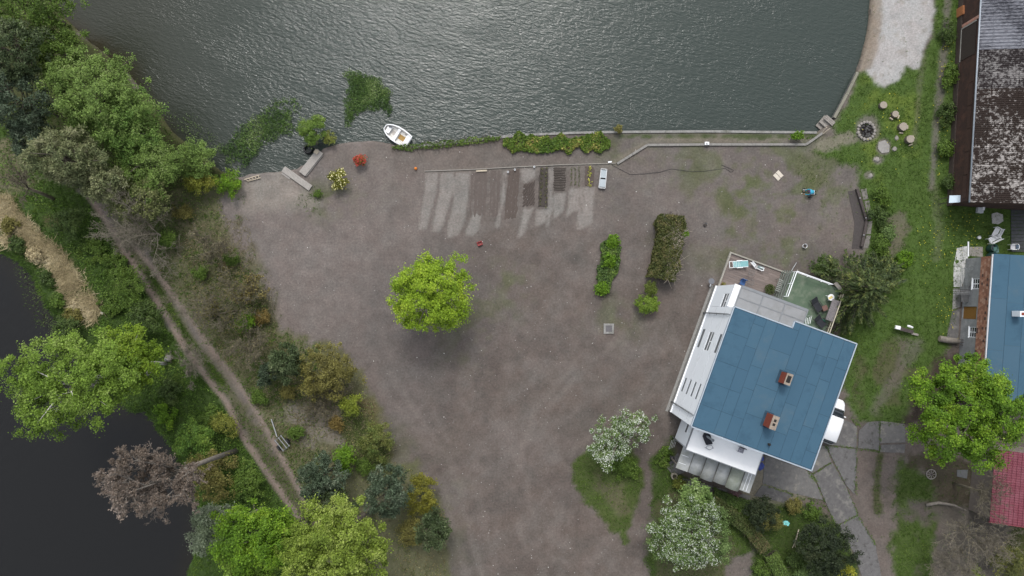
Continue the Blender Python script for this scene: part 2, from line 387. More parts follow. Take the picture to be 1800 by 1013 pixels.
# garden south of the house, grassy island under the blossom tree
paint(rag([(1010, 820), (1036, 788), (1075, 770), (1120, 800), (1127, 850), (1112, 920), (1098, 955), (1070, 930), (1035, 890), (1012, 850)], 5, 14), (.085, .115, .036), .8)
paint(rag([(1050, 830), (1090, 850), (1110, 900), (1080, 910), (1050, 860)], 8, 20)*.7, (.15, .135, .085), .25)
paint(rag([(1150, 800), (1185, 770), (1190, 830), (1240, 860), (1340, 880), (1400, 880), (1440, 900), (1500, 950), (1520, 1080), (1140, 1080), (1138, 960), (1150, 880)], 6, 16), (.062, .095, .026), .85)
paint(rag([(1150, 900), (1180, 860), (1210, 880), (1300, 960), (1290, 1080), (1150, 1080)], 8, 20)*.6, (.13, .115, .075), .35)
paint(rag([(1290, 975), (1325, 965), (1315, 1060), (1270, 1060), (1275, 1000)], 4, 8), (.175, .155, .14), .05)
paint(rag([(1335, 800), (1360, 800), (1400, 850), (1420, 880), (1330, 885), (1300, 870)], 8, 12)*.7, (.30, .28, .215), .05)
# heights
dl = sdf(PX, PY, LAKE)+3*n_b; dr = sdf(PX, PY, RIVER)+10*n_a+6*n_b
ZZ = .05*n_c+.02*n_b
lake_m = 1-sstep(-7, 2, dl); riv_m = 1-sstep(-30, 14, dr)
ZZ = ZZ*(1-lake_m)-1.6*lake_m
ZZ = ZZ*(1-riv_m)-2.2*riv_m
ZZ += GR*(1-lake_m)*(1-riv_m)*.05*(n_b+.5)
paint(lake_m, (.09, .07, .045), 0); paint(sstep(.35, .9, riv_m), (.05, .045, .03), 0)
ALB *= (.645*(1+.28*(n_b+n_a*.6)))[..., None]
GR *= (1-lake_m)*(1-sstep(.2, .5, riv_m))

gm, nt, N, L, b = new_mat('ground')
at = N.new('ShaderNodeAttribute'); at.attribute_name = 'soil'
tc = N.new('ShaderNodeTexCoord')
def tn(s, d=6, r=.7):
    n = N.new('ShaderNodeTexNoise'); n.inputs['Scale'].default_value = s; n.inputs['Detail'].default_value = d; n.inputs['Roughness'].default_value = r
    L.new(tc.outputs['Object'], n.inputs['Vector']); return n
def rng_(o, a, b_, c, d):
    m = N.new('ShaderNodeMapRange'); m.inputs['From Min'].default_value = a; m.inputs['From Max'].default_value = b_; m.inputs['To Min'].default_value = c; m.inputs['To Max'].default_value = d
    L.new(o, m.inputs['Value']); return m.outputs[0]
def mul(a, b_):
    m = N.new('ShaderNodeMath'); m.operation = 'MULTIPLY'; L.new(a, m.inputs[0]); L.new(b_, m.inputs[1]); return m.outputs[0]
f1 = rng_(tn(5).outputs['Fac'], .3, .7, .76, 1.24); f2 = rng_(tn(.9, 9, .75).outputs['Fac'], .3, .7, .84, 1.16)
vo = N.new('ShaderNodeTexVoronoi'); vo.inputs['Scale'].default_value = 3.2; L.new(tc.outputs['Object'], vo.inputs['Vector'])
peb = rng_(vo.outputs['Distance'], .05, .12, 1.9, 1.0)
rb = N.new('ShaderNodeSeparateColor'); L.new(vo.outputs['Color'], rb.inputs[0])
pk = rng_(rb.outputs[0], .80, .82, 0, 1)
pm1 = N.new('ShaderNodeMix'); pm1.data_type = 'FLOAT'; pm1.inputs['A'].default_value = 1.0
L.new(pk, pm1.inputs['Factor']); L.new(peb, pm1.inputs['B'])
k = mul(mul(f1, f2), pm1.outputs['Result'])
vm = N.new('ShaderNodeVectorMath'); vm.operation = 'SCALE'; L.new(at.outputs['Color'], vm.inputs[0]); L.new(k, vm.inputs['Scale'])
hm_ = N.new('ShaderNodeMix'); hm_.data_type = 'RGBA'; hm_.inputs['A'].default_value = (1.03, .99, .97, 1); hm_.inputs['B'].default_value = (.99, 1.0, .99, 1)
L.new(rng_(tn(.35, 8, .7).outputs['Fac'], .4, .6, 0, 1), hm_.inputs['Factor'])
hv = N.new('ShaderNodeVectorMath'); hv.operation = 'MULTIPLY'; L.new(vm.outputs[0], hv.inputs[0]); L.new(hm_.outputs['Result'], hv.inputs[1])
L.new(hv.outputs[0], b.inputs['Base Color']); b.inputs['Roughness'].default_value = .95; b.inputs['Specular IOR Level'].default_value = .15
bp = N.new('ShaderNodeBump'); bp.inputs['Strength'].default_value = .6; bp.inputs['Distance'].default_value = .06
L.new(tn(7, 8, .75).outputs['Fac'], bp.inputs['Height']); L.new(bp.outputs[0], b.inputs['Normal'])

zone = np.zeros(XX.shape, int)
zone[rag(MEADOW, 6, 16, 10) > .5] = 1
zone[(PX < 560) & (rag([(-300, 150), (0, 195), (60, 290), (165, 350), (245, 480), (330, 620), (395, 700), (470, 830), (520, 905), (500, 1100), (200, 1500), (-500, 700), (-500, 150)], 6, 16, 12) > .5)] = 2
zone[(band(RUT1, 9, 2.5, 4) > .5) | (band(RUT2, 8, 2.5, 4) > .5)] = 3
zone[rag(SAND, 4, 12, 10) > .5] = 4
zone[lake_m > .6] = 5; zone[riv_m > .75] = 6
ny, nx = XX.shape
vid = np.arange(nx*ny).reshape(ny, nx)
quad = np.stack([vid[:-1, :-1], vid[:-1, 1:], vid[1:, 1:], vid[1:, :-1]], -1).reshape(-1, 4)
fz = zone[:-1, :-1].ravel()
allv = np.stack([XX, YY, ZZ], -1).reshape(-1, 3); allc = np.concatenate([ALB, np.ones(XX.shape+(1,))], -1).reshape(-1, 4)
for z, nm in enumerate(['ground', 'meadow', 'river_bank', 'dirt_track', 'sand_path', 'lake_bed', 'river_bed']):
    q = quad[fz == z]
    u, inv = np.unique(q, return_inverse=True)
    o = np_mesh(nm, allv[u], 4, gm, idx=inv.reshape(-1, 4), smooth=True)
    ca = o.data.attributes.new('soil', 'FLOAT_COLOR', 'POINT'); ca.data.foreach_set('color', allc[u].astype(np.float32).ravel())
    tag(o, kind='structure')
def zat(x, y):
    i = np.clip(np.searchsorted(GX, x), 0, nx-1); j = np.clip(np.searchsorted(GY, y), 0, ny-1)
    return ZZ[j, i]

# ------------------------------------------------------------------ water
def water_mat(name, deep, shore_tint, strength, scale, rot, sheen, rough, dist):
    m, nt, N, L, b = new_mat(name)
    tc = N.new('ShaderNodeTexCoord')
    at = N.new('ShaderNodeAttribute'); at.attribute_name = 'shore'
    mp = N.new('ShaderNodeMapping'); mp.vector_type = 'TEXTURE'; mp.inputs['Rotation'].default_value[2] = rot; mp.inputs['Scale'].default_value = (.62, .25, 1)
    L.new(tc.outputs['Object'], mp.inputs['Vector'])
    ns = []
    for s, d in ((scale, 3), (scale*2.7, 2)):
        n = N.new('ShaderNodeTexNoise'); n.inputs['Scale'].default_value = s; n.inputs['Detail'].default_value = d; n.inputs['Distortion'].default_value = .25
        L.new(mp.outputs[0], n.inputs['Vector']); ns.append(n)
    ad = N.new('ShaderNodeMath'); ad.operation = 'MULTIPLY_ADD'; ad.inputs[1].default_value = .35
    L.new(ns[1].outputs['Fac'], ad.inputs[0]); L.new(ns[0].outputs['Fac'], ad.inputs[2])
    # wind lanes: calmer and choppier stretches
    nl = N.new('ShaderNodeTexNoise'); nl.inputs['Scale'].default_value = .10; nl.inputs['Detail'].default_value = 3
    L.new(mp.outputs[0], nl.inputs['Vector'])
    w1 = N.new('ShaderNodeMapRange'); w1.inputs['From Min'].default_value = .3; w1.inputs['From Max'].default_value = .7; w1.inputs['To Min'].default_value = .35; w1.inputs['To Max'].default_value = .85
    L.new(nl.outputs['Fac'], w1.inputs['Value'])
    w2 = N.new('ShaderNodeMapRange'); w2.inputs['To Min'].default_value = strength; w2.inputs['To Max'].default_value = strength*.35
    L.new(at.outputs['Fac'], w2.inputs['Value'])
    w3 = N.new('ShaderNodeMath'); w3.operation = 'MULTIPLY'; L.new(w1.outputs[0], w3.inputs[0]); L.new(w2.outputs[0], w3.inputs[1])
    bp = N.new('ShaderNodeBump'); bp.inputs['Distance'].default_value = dist
    L.new(w3.outputs[0], bp.inputs['Strength']); L.new(ad.outputs[0], bp.inputs['Height'])
    L.new(bp.outputs[0], b.inputs['Normal'])
    mx = N.new('ShaderNodeMix'); mx.data_type = 'RGBA'; mx.inputs['A'].default_value = (*deep, 1); mx.inputs['B'].default_value = (*shore_tint, 1)  # lake shore tint: silt brown and tree reflections put into the colour
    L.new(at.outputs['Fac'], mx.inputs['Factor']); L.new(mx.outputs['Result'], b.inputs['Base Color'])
    b.inputs['Roughness'].default_value = rough; b.inputs['IOR'].default_value = sheen
    b.inputs['Specular IOR Level'].default_value = .5
    return m
def water(name, poly, x0, x1, y0, y1, z, m, reach, amp, keep=None):
    gx = np.arange(x0, x1+.1, .8); gy = np.arange(y0, y1+.1, .8)
    X, Y = np.meshgrid(gx, gy)
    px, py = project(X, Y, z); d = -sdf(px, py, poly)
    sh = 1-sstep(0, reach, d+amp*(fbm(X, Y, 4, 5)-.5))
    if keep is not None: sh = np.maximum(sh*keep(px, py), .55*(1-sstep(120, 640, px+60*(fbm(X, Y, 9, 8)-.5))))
    idx = np.arange(X.size).reshape(X.shape)
    q = np.stack([idx[:-1, :-1], idx[:-1, 1:], idx[1:, 1:], idx[1:, :-1]], -1).reshape(-1, 4)
    o = np_mesh(name, np.stack([X, Y, np.full(X.shape, z)], -1).reshape(-1, 3), 4, m, idx=q)
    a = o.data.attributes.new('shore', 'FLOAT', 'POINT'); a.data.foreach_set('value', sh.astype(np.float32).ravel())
    return tag(o, kind='structure')
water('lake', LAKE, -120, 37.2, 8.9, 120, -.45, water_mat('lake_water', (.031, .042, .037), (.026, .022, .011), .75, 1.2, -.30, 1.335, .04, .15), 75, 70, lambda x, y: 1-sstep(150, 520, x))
water('river', RIVER, -160, -28.5, -120, 8.4, -.95, water_mat('river_water', (.0075, .0075, .0072), (.011, .010, .007), .5, .55, .9, 1.40, .06, .10), 40, 20)
# ================================================================== PLANT BUILDERS
BARK = pm('bark', (.085, .07, .055), (.13, .115, .095), 6, .9, .5, 25)
BIRCH = pm('birch_bark', (.55, .54, .50), (.36, .34, .31), 4, .8, .2, 30, c3=(.05, .045, .04), s3=5, t3=.62, w3=.03)
GREYBARK = pm('grey_bark', (.21, .19, .165), (.13, .115, .10), 5, .9, .4, 25)
TWIG = pm('twig_bark', (.16, .14, .10), (.105, .095, .068), 3, .9)
TWIG_PALE = pm('pale_twigs', (.20, .18, .14), (.135, .12, .095), 3, .9)
def unit(v): return v/(np.linalg.norm(v, axis=-1, keepdims=True)+1e-9)
def leaf_quads(C, size, rs, up=.6, aspect=.6, axis_=None, outw=None):
    """diamond leaves at C; size per leaf; axis_ = direction of the long axis"""
    n = len(C)
    nrm = rs.randn(n, 3)*.75; nrm[:, 2] = np.abs(nrm[:, 2])+up
    if outw is not None: nrm = nrm+outw
    nrm = unit(nrm)
    t = rs.randn(n, 3) if axis_ is None else axis_+rs.randn(n, 3)*.25
    t = unit(t-nrm*np.sum(t*nrm, -1, keepdims=True)); bb = np.cross(nrm, t)
    s = np.asarray(size).reshape(-1, 1)*np.ones((n, 1))
    h = .5*s
    return np.stack([C-t*h, C+bb*h*aspect-t*h*.15, C+t*h, C-bb*h*aspect-t*h*.15], 1)
def tubes(P0, P1, R0, R1, n=3):
    P0, P1 = np.asarray(P0, float), np.asarray(P1, float); R0 = np.asarray(R0, float).reshape(-1, 1); R1 = np.asarray(R1, float).reshape(-1, 1)
    d = unit(P1-P0); ref = np.where(np.abs(d[:, 2:3]) > .9, np.array([[1., 0, 0]]), np.array([[0, 0, 1.]]))
    a = unit(np.cross(d, ref)); b_ = np.cross(d, a)
    rings = []
    for Pn, Rn in ((P0, R0), (P1, R1)):
        rings.append(np.stack([Pn+Rn*(a*math.cos(2*math.pi*k/n)+b_*math.sin(2*math.pi*k/n)) for k in range(n)], 1))
    V = np.concatenate(rings, 1)                     # (N,2n,3)
    m = len(P0); base = (np.arange(m)*2*n)[:, None]
    q = np.concatenate([base+np.array([[k, (k+1) % n, n+(k+1) % n, n+k]]) for k in range(n)], 0)
    return V.reshape(-1, 3), q
def clump_centres(c, rad, n, rs, low=-.35, inner=.45, bump=.2):
    u = unit(rs.randn(n*3, 3)); u = u[u[:, 2] > low][:n]
    a = np.arctan2(u[:, 1], u[:, 0]); ph = rs.rand(4)*6.28
    k = 1+bump*(np.sin(2*a+ph[0])*.5+np.sin(3*a+ph[1])*.6+np.sin(5*a+ph[2])*.45+.5*np.sin(4*u[:, 2]*2+ph[3]))
    r = (inner+(1-inner)*rs.rand(len(u))**.6)*k
    return c+u*np.array(rad)*r[:, None], u
def xyz(px, py, z): return np.array(P(px, py, z))
def new_tree(name, label, cat, base, group=None): return thing(name, label, cat, Vector((base[0], base[1], float(zat(base[0], base[1])))), group)
def broadleaf(name, label, px, py, zc, rpx, rz, mat, n, size=.26, seed=1, base=None, bark=BARK, cat='tree', group=None, clump=.44, nclump=None, ratio=1.0, rot=0.0, inner=.45, up=.55, low=-.35, limbs=9, trunk_r=None, extra=None, bump=.2, lean=.9):
    rs = np.random.RandomState(seed)
    s = sc_at(zc); r = rpx/s; c = xyz(px, py, zc)
    if base is None: bx, by = c[0]*lean+c[0]*(1-lean)*.0 if False else c[0], c[1]
    else: bx, by = P(*base)[:2]
    root = new_tree(name, label, cat, (bx, by), group)
    z0 = float(zat(bx, by))-.1
    nclump = nclump or max(30, int(75*(r/2.2)**2))
    # boughs first, then smaller clumps round each bough: lit tops with dark gaps between
    nb = max(11, int(nclump/8)); Bc, U = clump_centres(np.zeros(3), (r*.76, r*ratio*.76, rz*.78), nb, rs, low, inner, bump)
    nb = len(Bc); br = (.30+.22*rs.rand(nb))*min(r, 3.2)**.5*r**.5
    k = rs.randint(0, nb, nclump); off = unit(rs.randn(nclump, 3))*rs.rand(nclump, 1)**.4; off[:, 2] = off[:, 2]*.7+.1
    C = Bc[k]+off*br[k][:, None]
    fill, _ = clump_centres(np.zeros(3), (r*.86, r*ratio*.86, rz*.8), int(nclump*.7), rs, low, .3, bump*.6); C[:len(fill)] = fill
    if rot:
        cr, sr = math.cos(rot), math.sin(rot); C = C@np.array([[cr, sr, 0], [-sr, cr, 0], [0, 0, 1]])
    C = C+c
    # limbs
    tr = trunk_r or max(.05, r*.055)
    top = c+np.array([0, 0, rz*.35]); b0 = np.array([bx, by, z0])
    mid = b0*.45+top*.55+np.append(rs.randn(2)*r*.04, 0)
    mb = MB(); mb.tube([b0, b0*.75+mid*.25+np.array([0, 0, .1]), mid, top], [tr*1.25, tr, tr*.62, tr*.2], 7)
    sel = rs.permutation(len(C))[:limbs*3]
    for i, j in enumerate(sel):
        t = .3+.6*rs.rand(); st = mid*(1-t)+top*t if rs.rand() < .6 else b0*(1-t*.7-.3)+mid*(t*.7+.3)
        e = C[j]; m2 = (st+e)/2+np.array([0, 0, .12*np.linalg.norm(e-st)])
        k = tr*(.34 if i < limbs else .16)
        mb.tube([st, m2, e], [k, k*.65, k*.25], 5)
    mb.build('trunk', bark, root, smooth=True)
    # leaves
    n = int(n*1.2); per = rs.randint(0, len(C), n)
    cr_ = clump*(.6+.8*rs.rand(len(C)))
    off = unit(rs.randn(n, 3))*(rs.rand(n, 1)**.55)*np.where(rs.rand(n, 1) < .12, 1.7, 1.0); off[:, 2] *= .65
    LC = C[per]+off*cr_[per][:, None]
    outd = unit(LC-c)*.5+off*.5
    V = leaf_quads(LC, size*.85*(.55+.9*rs.rand(n)), rs, up, .62, outw=outd)
    o = np_mesh('crown', V, 4, mat, root); tag(o, kind='stuff')
    if extra:            # blossom or second colour on the outer leaves
        m2, n2, s2, pick = extra
        per = rs.choice(np.nonzero(pick(C, c, r))[0], n2)
        off = unit(rs.randn(n2, 3))*(.75+.35*rs.rand(n2, 1)); off[:, 2] = np.abs(off[:, 2])*.75
        LC = C[per]+off*cr_[per][:, None]
        o = np_mesh('blossom', leaf_quads(LC, s2*(.6+.8*rs.rand(n2)), rs, .9, .9, outw=off*.5), 4, m2, root); tag(o, kind='stuff')
    return root
def pine(name, label, px, py, zc, rpx, rz, mat, n, seed=1, base=None, tuft=.46, size=.27, ntuft=None, group=None, cat='tree', ratio=1.0, rot=0):
    """evergreen: rounded tufts of needles at the branch ends, dark gaps between"""
    rs = np.random.RandomState(seed); s = sc_at(zc); r = rpx/s; c = xyz(px, py, zc)
    bx, by = (c[0], c[1]) if base is None else P(*base)[:2]
    root = new_tree(name, label, cat, (bx, by), group); z0 = float(zat(bx, by))-.1
    ntuft = ntuft or int(46*(r/1.6)**2)
    C, U = clump_centres(np.zeros(3), (r*.9, r*ratio*.9, rz), ntuft, rs, -.25, .5, .16)
    if rot:
        cr, sr = math.cos(rot), math.sin(rot); C = C@np.array([[cr, sr, 0], [-sr, cr, 0], [0, 0, 1]])
    C = C+c
    b0 = np.array([bx, by, z0]); top = c+np.array([0, 0, rz*.8]); tr = max(.07, r*.06)
    mb = MB(); mb.tube([b0, (b0+top)/2, top], [tr*1.2, tr*.8, tr*.15], 7)
    for j in rs.permutation(len(C))[:40]:
        e = C[j]; t = np.clip((e[2]-z0)/(top[2]-z0)-.12, .1, .9); st = b0*(1-t)+top*t
        mb.tube([st, (st+e)/2-np.array([0, 0, .05]), e], [tr*.3, tr*.2, tr*.1], 4)
    mb.build('trunk', BARK, root, smooth=True)
    per = rs.randint(0, len(C), n); cr_ = tuft*(.65+.7*rs.rand(len(C)))
    d = unit(rs.randn(n, 3)); d[:, 2] = np.abs(d[:, 2])*1.2-.15; d = unit(d)
    LC = C[per]+d*(cr_[per]*(.35+.6*rs.rand(n)))[:, None]
    V = leaf_quads(LC, size*(.6+.7*rs.rand(n)), rs, .1, .33, axis_=d*1.0+np.array([0, 0, .15]), outw=d*.3)
    o = np_mesh('crown', V, 4, mat, root); tag(o, kind='stuff')
    return root
def spray_conifer(name, label, px, py, ztop, rpx, mat, nb=260, per=46, seed=1, base=None, size=.30, cat='tree', flat=.24):
    """juniper-like tree: drooping feathered branches round a leader"""
    rs = np.random.RandomState(seed); s = sc_at(ztop*.5); r = rpx/s
    c = xyz(px, py, ztop*.6); bx, by = (c[0], c[1]) if base is None else P(*base)[:2]
    root = new_tree(name, label, cat, (bx, by)); z0 = float(zat(bx, by))-.1
    ax0 = np.array([bx, by, z0]); ax1 = np.array([c[0]+(c[0]-bx)*.4, c[1]+(c[1]-by)*.4, ztop])
    t = rs.rand(nb)**.8; a = rs.rand(nb)*6.283
    Lb = r*(1.05-.95*t**1.6)*(.7+.45*rs.rand(nb))*(1+.15*np.sin(3*a+1)+.1*np.sin(5*a))
    st = ax0+(ax1-ax0)*(.12+.86*t)[:, None]
    dirv = np.stack([np.cos(a), np.sin(a), .35-.25*rs.rand(nb)-.2*(1-t)], -1)
    end = st+dirv*Lb[:, None]; end[:, 2] -= .12*Lb
    mb = MB(); mb.tube([ax0, (ax0+ax1)/2, ax1], [.16, .1, .03], 7); mb.build('trunk', BARK, root, smooth=True)
    V, q = tubes(st, end, np.full(nb, .03), np.full(nb, .008)); np_mesh('branches', V, 4, BARK, root, idx=q)
    f = (.25+.75*rs.rand(nb, per)**.7)[..., None]
    pos = st[:, None]+(end-st)[:, None]*f
    side = np.stack([-np.sin(a), np.cos(a), np.zeros(nb)], -1)[:, None]
    w = (rs.rand(nb, per, 1)*2-1)*Lb[:, None, None]*flat*(1.05-f)
    pos = pos+side*w+np.stack([np.zeros((nb, per)), np.zeros((nb, per)), rs.randn(nb, per)*.05-np.abs(w[..., 0])*.2], -1)
    axd = unit((end-st))[:, None]+side*np.sign(w)*.7+np.zeros((nb, per, 3))
    n = nb*per
    V = leaf_quads(pos.reshape(n, 3), size*(.6+.7*rs.rand(n)), rs, 1.0, .34, axis_=axd.reshape(n, 3))
    o = np_mesh('crown', V, 4, mat, root); tag(o, kind='stuff')
    return root
def bare_tree(name, label, px, py, zc, rpx, rz, mat, base, seed=1, kids=(7, 7, 6, 4), cat='tree', tr=.14, r_tw=.012, buds=None, low=.15, group=None, spread=.75):
    """leafless crown: four orders of twigs, all tapering"""
    rs = np.random.RandomState(seed); s = sc_at(zc); r = rpx/s; c = xyz(px, py, zc)
    b0 = np.array(P(*base)[:]); b0[2] = float(zat(b0[0], b0[1]))-.1
    root = new_tree(name, label, cat, b0, group)
    ff = max(.38, 1-1.15*rz/max(zc, .1)); fork = b0*(1-ff)+c*ff
    mb = MB(); mb.tube([b0, (b0+fork)/2+np.append(rs.randn(2)*.05, 0), fork], [tr*1.2, tr, tr*.8], 7); mb.build('trunk', mat, root, smooth=True)
    tg, U = clump_centres(c, (r*.78, r*.78, rz*.8), kids[0], rs, -.1, .7, .15)
    P0 = np.repeat(fork[None], len(tg), 0); P1 = tg; R = np.full(len(tg), tr*.42)
    A0, A1, B0, B1 = [], [], [], []
    lev = len(kids)
    for k in range(lev):
        # each branch in two pieces with a bend
        mid = (P0+P1)/2+rs.randn(*P0.shape)*(np.linalg.norm(P1-P0, axis=1)*.07)[:, None]
        rm = np.maximum(R*.7, r_tw); re = np.maximum(R*.4, r_tw*.7)
        A0 += [P0, mid]; A1 += [mid, P1]; B0 += [R, rm]; B1 += [rm, re]
        if k == lev-1: break
        m = kids[k+1]; t = (.2+.8*rs.rand(len(P0), m))[..., None]
        st = np.where(t < .5, P0[:, None]+(mid-P0)[:, None]*t*2, mid[:, None]+(P1-mid)[:, None]*(t*2-1))
        d = unit(P1-P0)[:, None]+rs.randn(len(P0), m, 3)*spread; d[..., 2] += low
        d = unit(d); ln = np.minimum(np.linalg.norm(P1-P0, axis=1), r*.75)[:, None, None]*(.28+.3*rs.rand(len(P0), m, 1))
        P0 = st.reshape(-1, 3); P1 = (st+d*ln).reshape(-1, 3); R = np.maximum(np.repeat(R, m)*.42, r_tw)
    V, q = tubes(np.concatenate(A0), np.concatenate(A1), np.concatenate(B0), np.concatenate(B1))
    o = np_mesh('branches', V, 4, mat, root, idx=q); tag(o, kind='stuff')
    if buds:
        m2, n, sz = buds
        E = np.concatenate(A1)[-len(P1)*2:]; S = np.concatenate(A0)[-len(P1)*2:]
        i = rs.randint(0, len(E), n); f = rs.rand(n, 1)
        LC = S[i]*(1-f)+E[i]*f+rs.randn(n, 3)*.06
        o = np_mesh('buds', leaf_quads(LC, sz*(.5+rs.rand(n)), rs, .3, .6), 4, m2, root); tag(o, kind='stuff')
    return root
def shrub(*a, **k):
    k.setdefault('cat', 'shrub'); k.setdefault('clump', .4); k.setdefault('low', -.1); k.setdefault('limbs', 5); k.setdefault('trunk_r', .04); k.setdefault('inner', .3)
    return broadleaf(*a, **k)

# ------------------------------------------------------------------ foliage colours
LIME = leaf_mat('lime_leaves', (.120, .195, .014), (.185, .275, .018), (.24, .31, .03))
SPRING = leaf_mat('spring_green_leaves', (.050, .105, .007), (.095, .175, .010), (.15, .23, .020))
YGREEN = leaf_mat('yellow_green_leaves', (.085, .125, .014), (.145, .195, .028), (.21, .255, .06))
BIRCHL = leaf_mat('birch_leaves', (.075, .130, .014), (.125, .195, .026), (.175, .24, .055))
WILLOW = leaf_mat('willow_leaves', (.075, .122, .026), (.125, .188, .042), (.17, .22, .075))
MIDG = leaf_mat('mid_green_leaves', (.045, .080, .012), (.080, .130, .020), (.115, .16, .032))
DARKG = leaf_mat('dark_green_leaves', (.028, .050, .012), (.055, .086, .020), (.08, .11, .03))
YEW = leaf_mat('yew_needles', (.009, .016, .006), (.020, .029, .010), (.034, .041, .015), transl=.08)
PINE = leaf_mat('pine_needles', (.024, .038, .014), (.050, .070, .028), (.09, .11, .052), transl=.12)
BLUEP = leaf_mat('blue_pine_needles', (.025, .039, .020), (.052, .074, .044), (.10, .12, .08), transl=.12)
YPINE = leaf_mat('yellowish_pine_needles', (.075, .095, .040), (.14, .15, .07), (.19, .19, .11), transl=.15)
JUNI = leaf_mat('juniper_sprays', (.020, .034, .012), (.055, .076, .022), (.125, .14, .04), transl=.15, nscale=1.2)
OLIVE = leaf_mat('olive_brown_leaves', (.085, .078, .022), (.145, .135, .036), (.17, .165, .045))
HEDGE = leaf_mat('hedge_leaves', (.034, .046, .011), (.070, .074, .022), (.115, .10, .04), nscale=1.4)
RUST = leaf_mat('rusty_buds', (.088, .068, .052), (.13, .102, .082), (.17, .14, .118), transl=.15)
GREYG = leaf_mat('grey_green_leaves', (.085, .11, .062), (.135, .165, .105), (.19, .21, .15))
APPLE = leaf_mat('apple_leaves', (.060, .100, .028), (.105, .155, .048), (.15, .20, .08))
BLOSSOM = leaf_mat('white_blossom', (.22, .25, .19), (.36, .39, .33), (.50, .51, .47), transl=.2, var=.2)
REDFL = leaf_mat('red_flowers', (.22, .03, .022), (.32, .045, .033), (.38, .08, .06), transl=.15, var=.25)
CREAMFL = leaf_mat('cream_flowers', (.42, .40, .16), (.55, .52, .30), transl=.15, var=.2)
REED = leaf_mat('reed_leaves', (.022, .048, .010), (.060, .105, .022), (.125, .17, .06), transl=.15)
GRASS = leaf_mat('grass_blades', (.031, .063, .008), (.060, .112, .014), (.105, .150, .029), transl=.2, nscale=.35)
STRAWM = leaf_mat('dry_straw', (.19, .155, .085), (.32, .27, .16), (.42, .36, .24), transl=.2)
DANDY = leaf_mat('dandelion_flowers', (.30, .27, .02), (.42, .38, .03), transl=.1, var=.15)
BROWNSCRUB = leaf_mat('brown_dry_leaves', (.095, .085, .045), (.14, .122, .07), (.18, .16, .10), transl=.15)
# ================================================================== BUILDINGS
WHITE = pm('white_render', (.74, .78, .82), (.71, .75, .79), .8, .75, .02, 30, c3=(.62, .65, .67), s3=.4, t3=.68, w3=.08)
TRIM = pm('white_trim', (.78, .80, .82), (.70, .72, .74), 3, .5)
GREYMET = pm('grey_gutter', (.22, .24, .26), (.30, .32, .34), 3, .5, metal=.4)
PLINTH = pm('pebble_dash', (.30, .30, .285), (.17, .165, .155), 14, .95, .6, 40)
BLUEROOF = pm('blue_roof_felt', (.036, .087, .132), (.040, .092, .138), .8, .8, .15, 60, c3=(.028, .070, .110), s3=.9, t3=.60, w3=.10)
BLUEROOF2 = pm('blue_roof_felt_worn', (.038, .090, .135), (.042, .094, .139), .6, .8, .15, 60, c3=(.056, .100, .136), s3=.8, t3=.6, w3=.1)
BLUEROOF3 = pm('blue_roof_felt_fresh', (.034, .083, .128), (.037, .087, .132), .8, .78, .15, 60)
SEAM = pm('dark_roof_seam', (.012, .032, .052), (.026, .062, .098), 2, .8)
BRICK = pm('chimney_brick', (.22, .050, .026), (.15, .036, .022), 8, .9, .4, 30)
MORTAR = pm('pale_mortar_cap', (.30, .25, .20), (.17, .14, .115), 5, .9, .3, 30)
SOOT_SHADE = pm('soot_shade', (.012, .012, .012), (.02, .02, .02), 4, .95)  # black of flue soot, also painted darkness of unlit rooms
def glass_mat(name, c, rough=.08):
    m, nt, N, L, b = new_mat(name); b.inputs['Base Color'].default_value = (*c, 1); b.inputs['Roughness'].default_value = rough
    b.inputs['Specular IOR Level'].default_value = .6; return m
GLASS = glass_mat('window_glass', (.10, .115, .13)); DARKGLASS = glass_mat('dark_glass', (.02, .025, .03))

RZ = 8.3
_S, _SE, _NE, _NW = P(1215, 750, RZ), P(1427, 828, RZ), P(1508, 607, RZ), P(1297, 541, RZ)
UD = (_SE-_S).normalized(); UD.z = 0; VD = Vector((-UD.y, UD.x, 0))
HOUSE_A = math.atan2(UD.y, UD.x)
def HU(u, v, z=0.0): return _S.xy.to_3d()+UD*u+VD*v+Vector((0, 0, z))
def loc(px, py, z):
    d = P(px, py, z)-_S.xy.to_3d(); return d.dot(UD), d.dot(VD)
WID, DEP = loc(1427, 828, RZ)[0], (loc(1297, 541, RZ)[1])
def wallpt(px, py, u=0.0):
    lo, hi = -1.0, 14.0
    for _ in range(40):
        m = (lo+hi)/2
        if loc(px, py, m)[0] > u: lo = m     # higher points project further out
        else: hi = m
    return loc(px, py, lo)[1], lo
def hbox(mb, u0, u1, v0, v1, z0, z1):
    return mb.prism([HU(u0, v0), HU(u1, v0), HU(u1, v1), HU(u0, v1)], z0, z1)
def hpart(name, mat, parent, *boxes, bevel=0):
    mb = MB()
    for b_ in boxes: hbox(mb, *b_)
    return mb.build(name, mat, parent, bevel=bevel)

hs_ = thing('white_house', 'white house with large blue felt roof and two brick chimneys', 'house', HU(WID/2, DEP/2))
VN = loc(1306, 504, 6.7)[1]                     # north end of the veranda wing
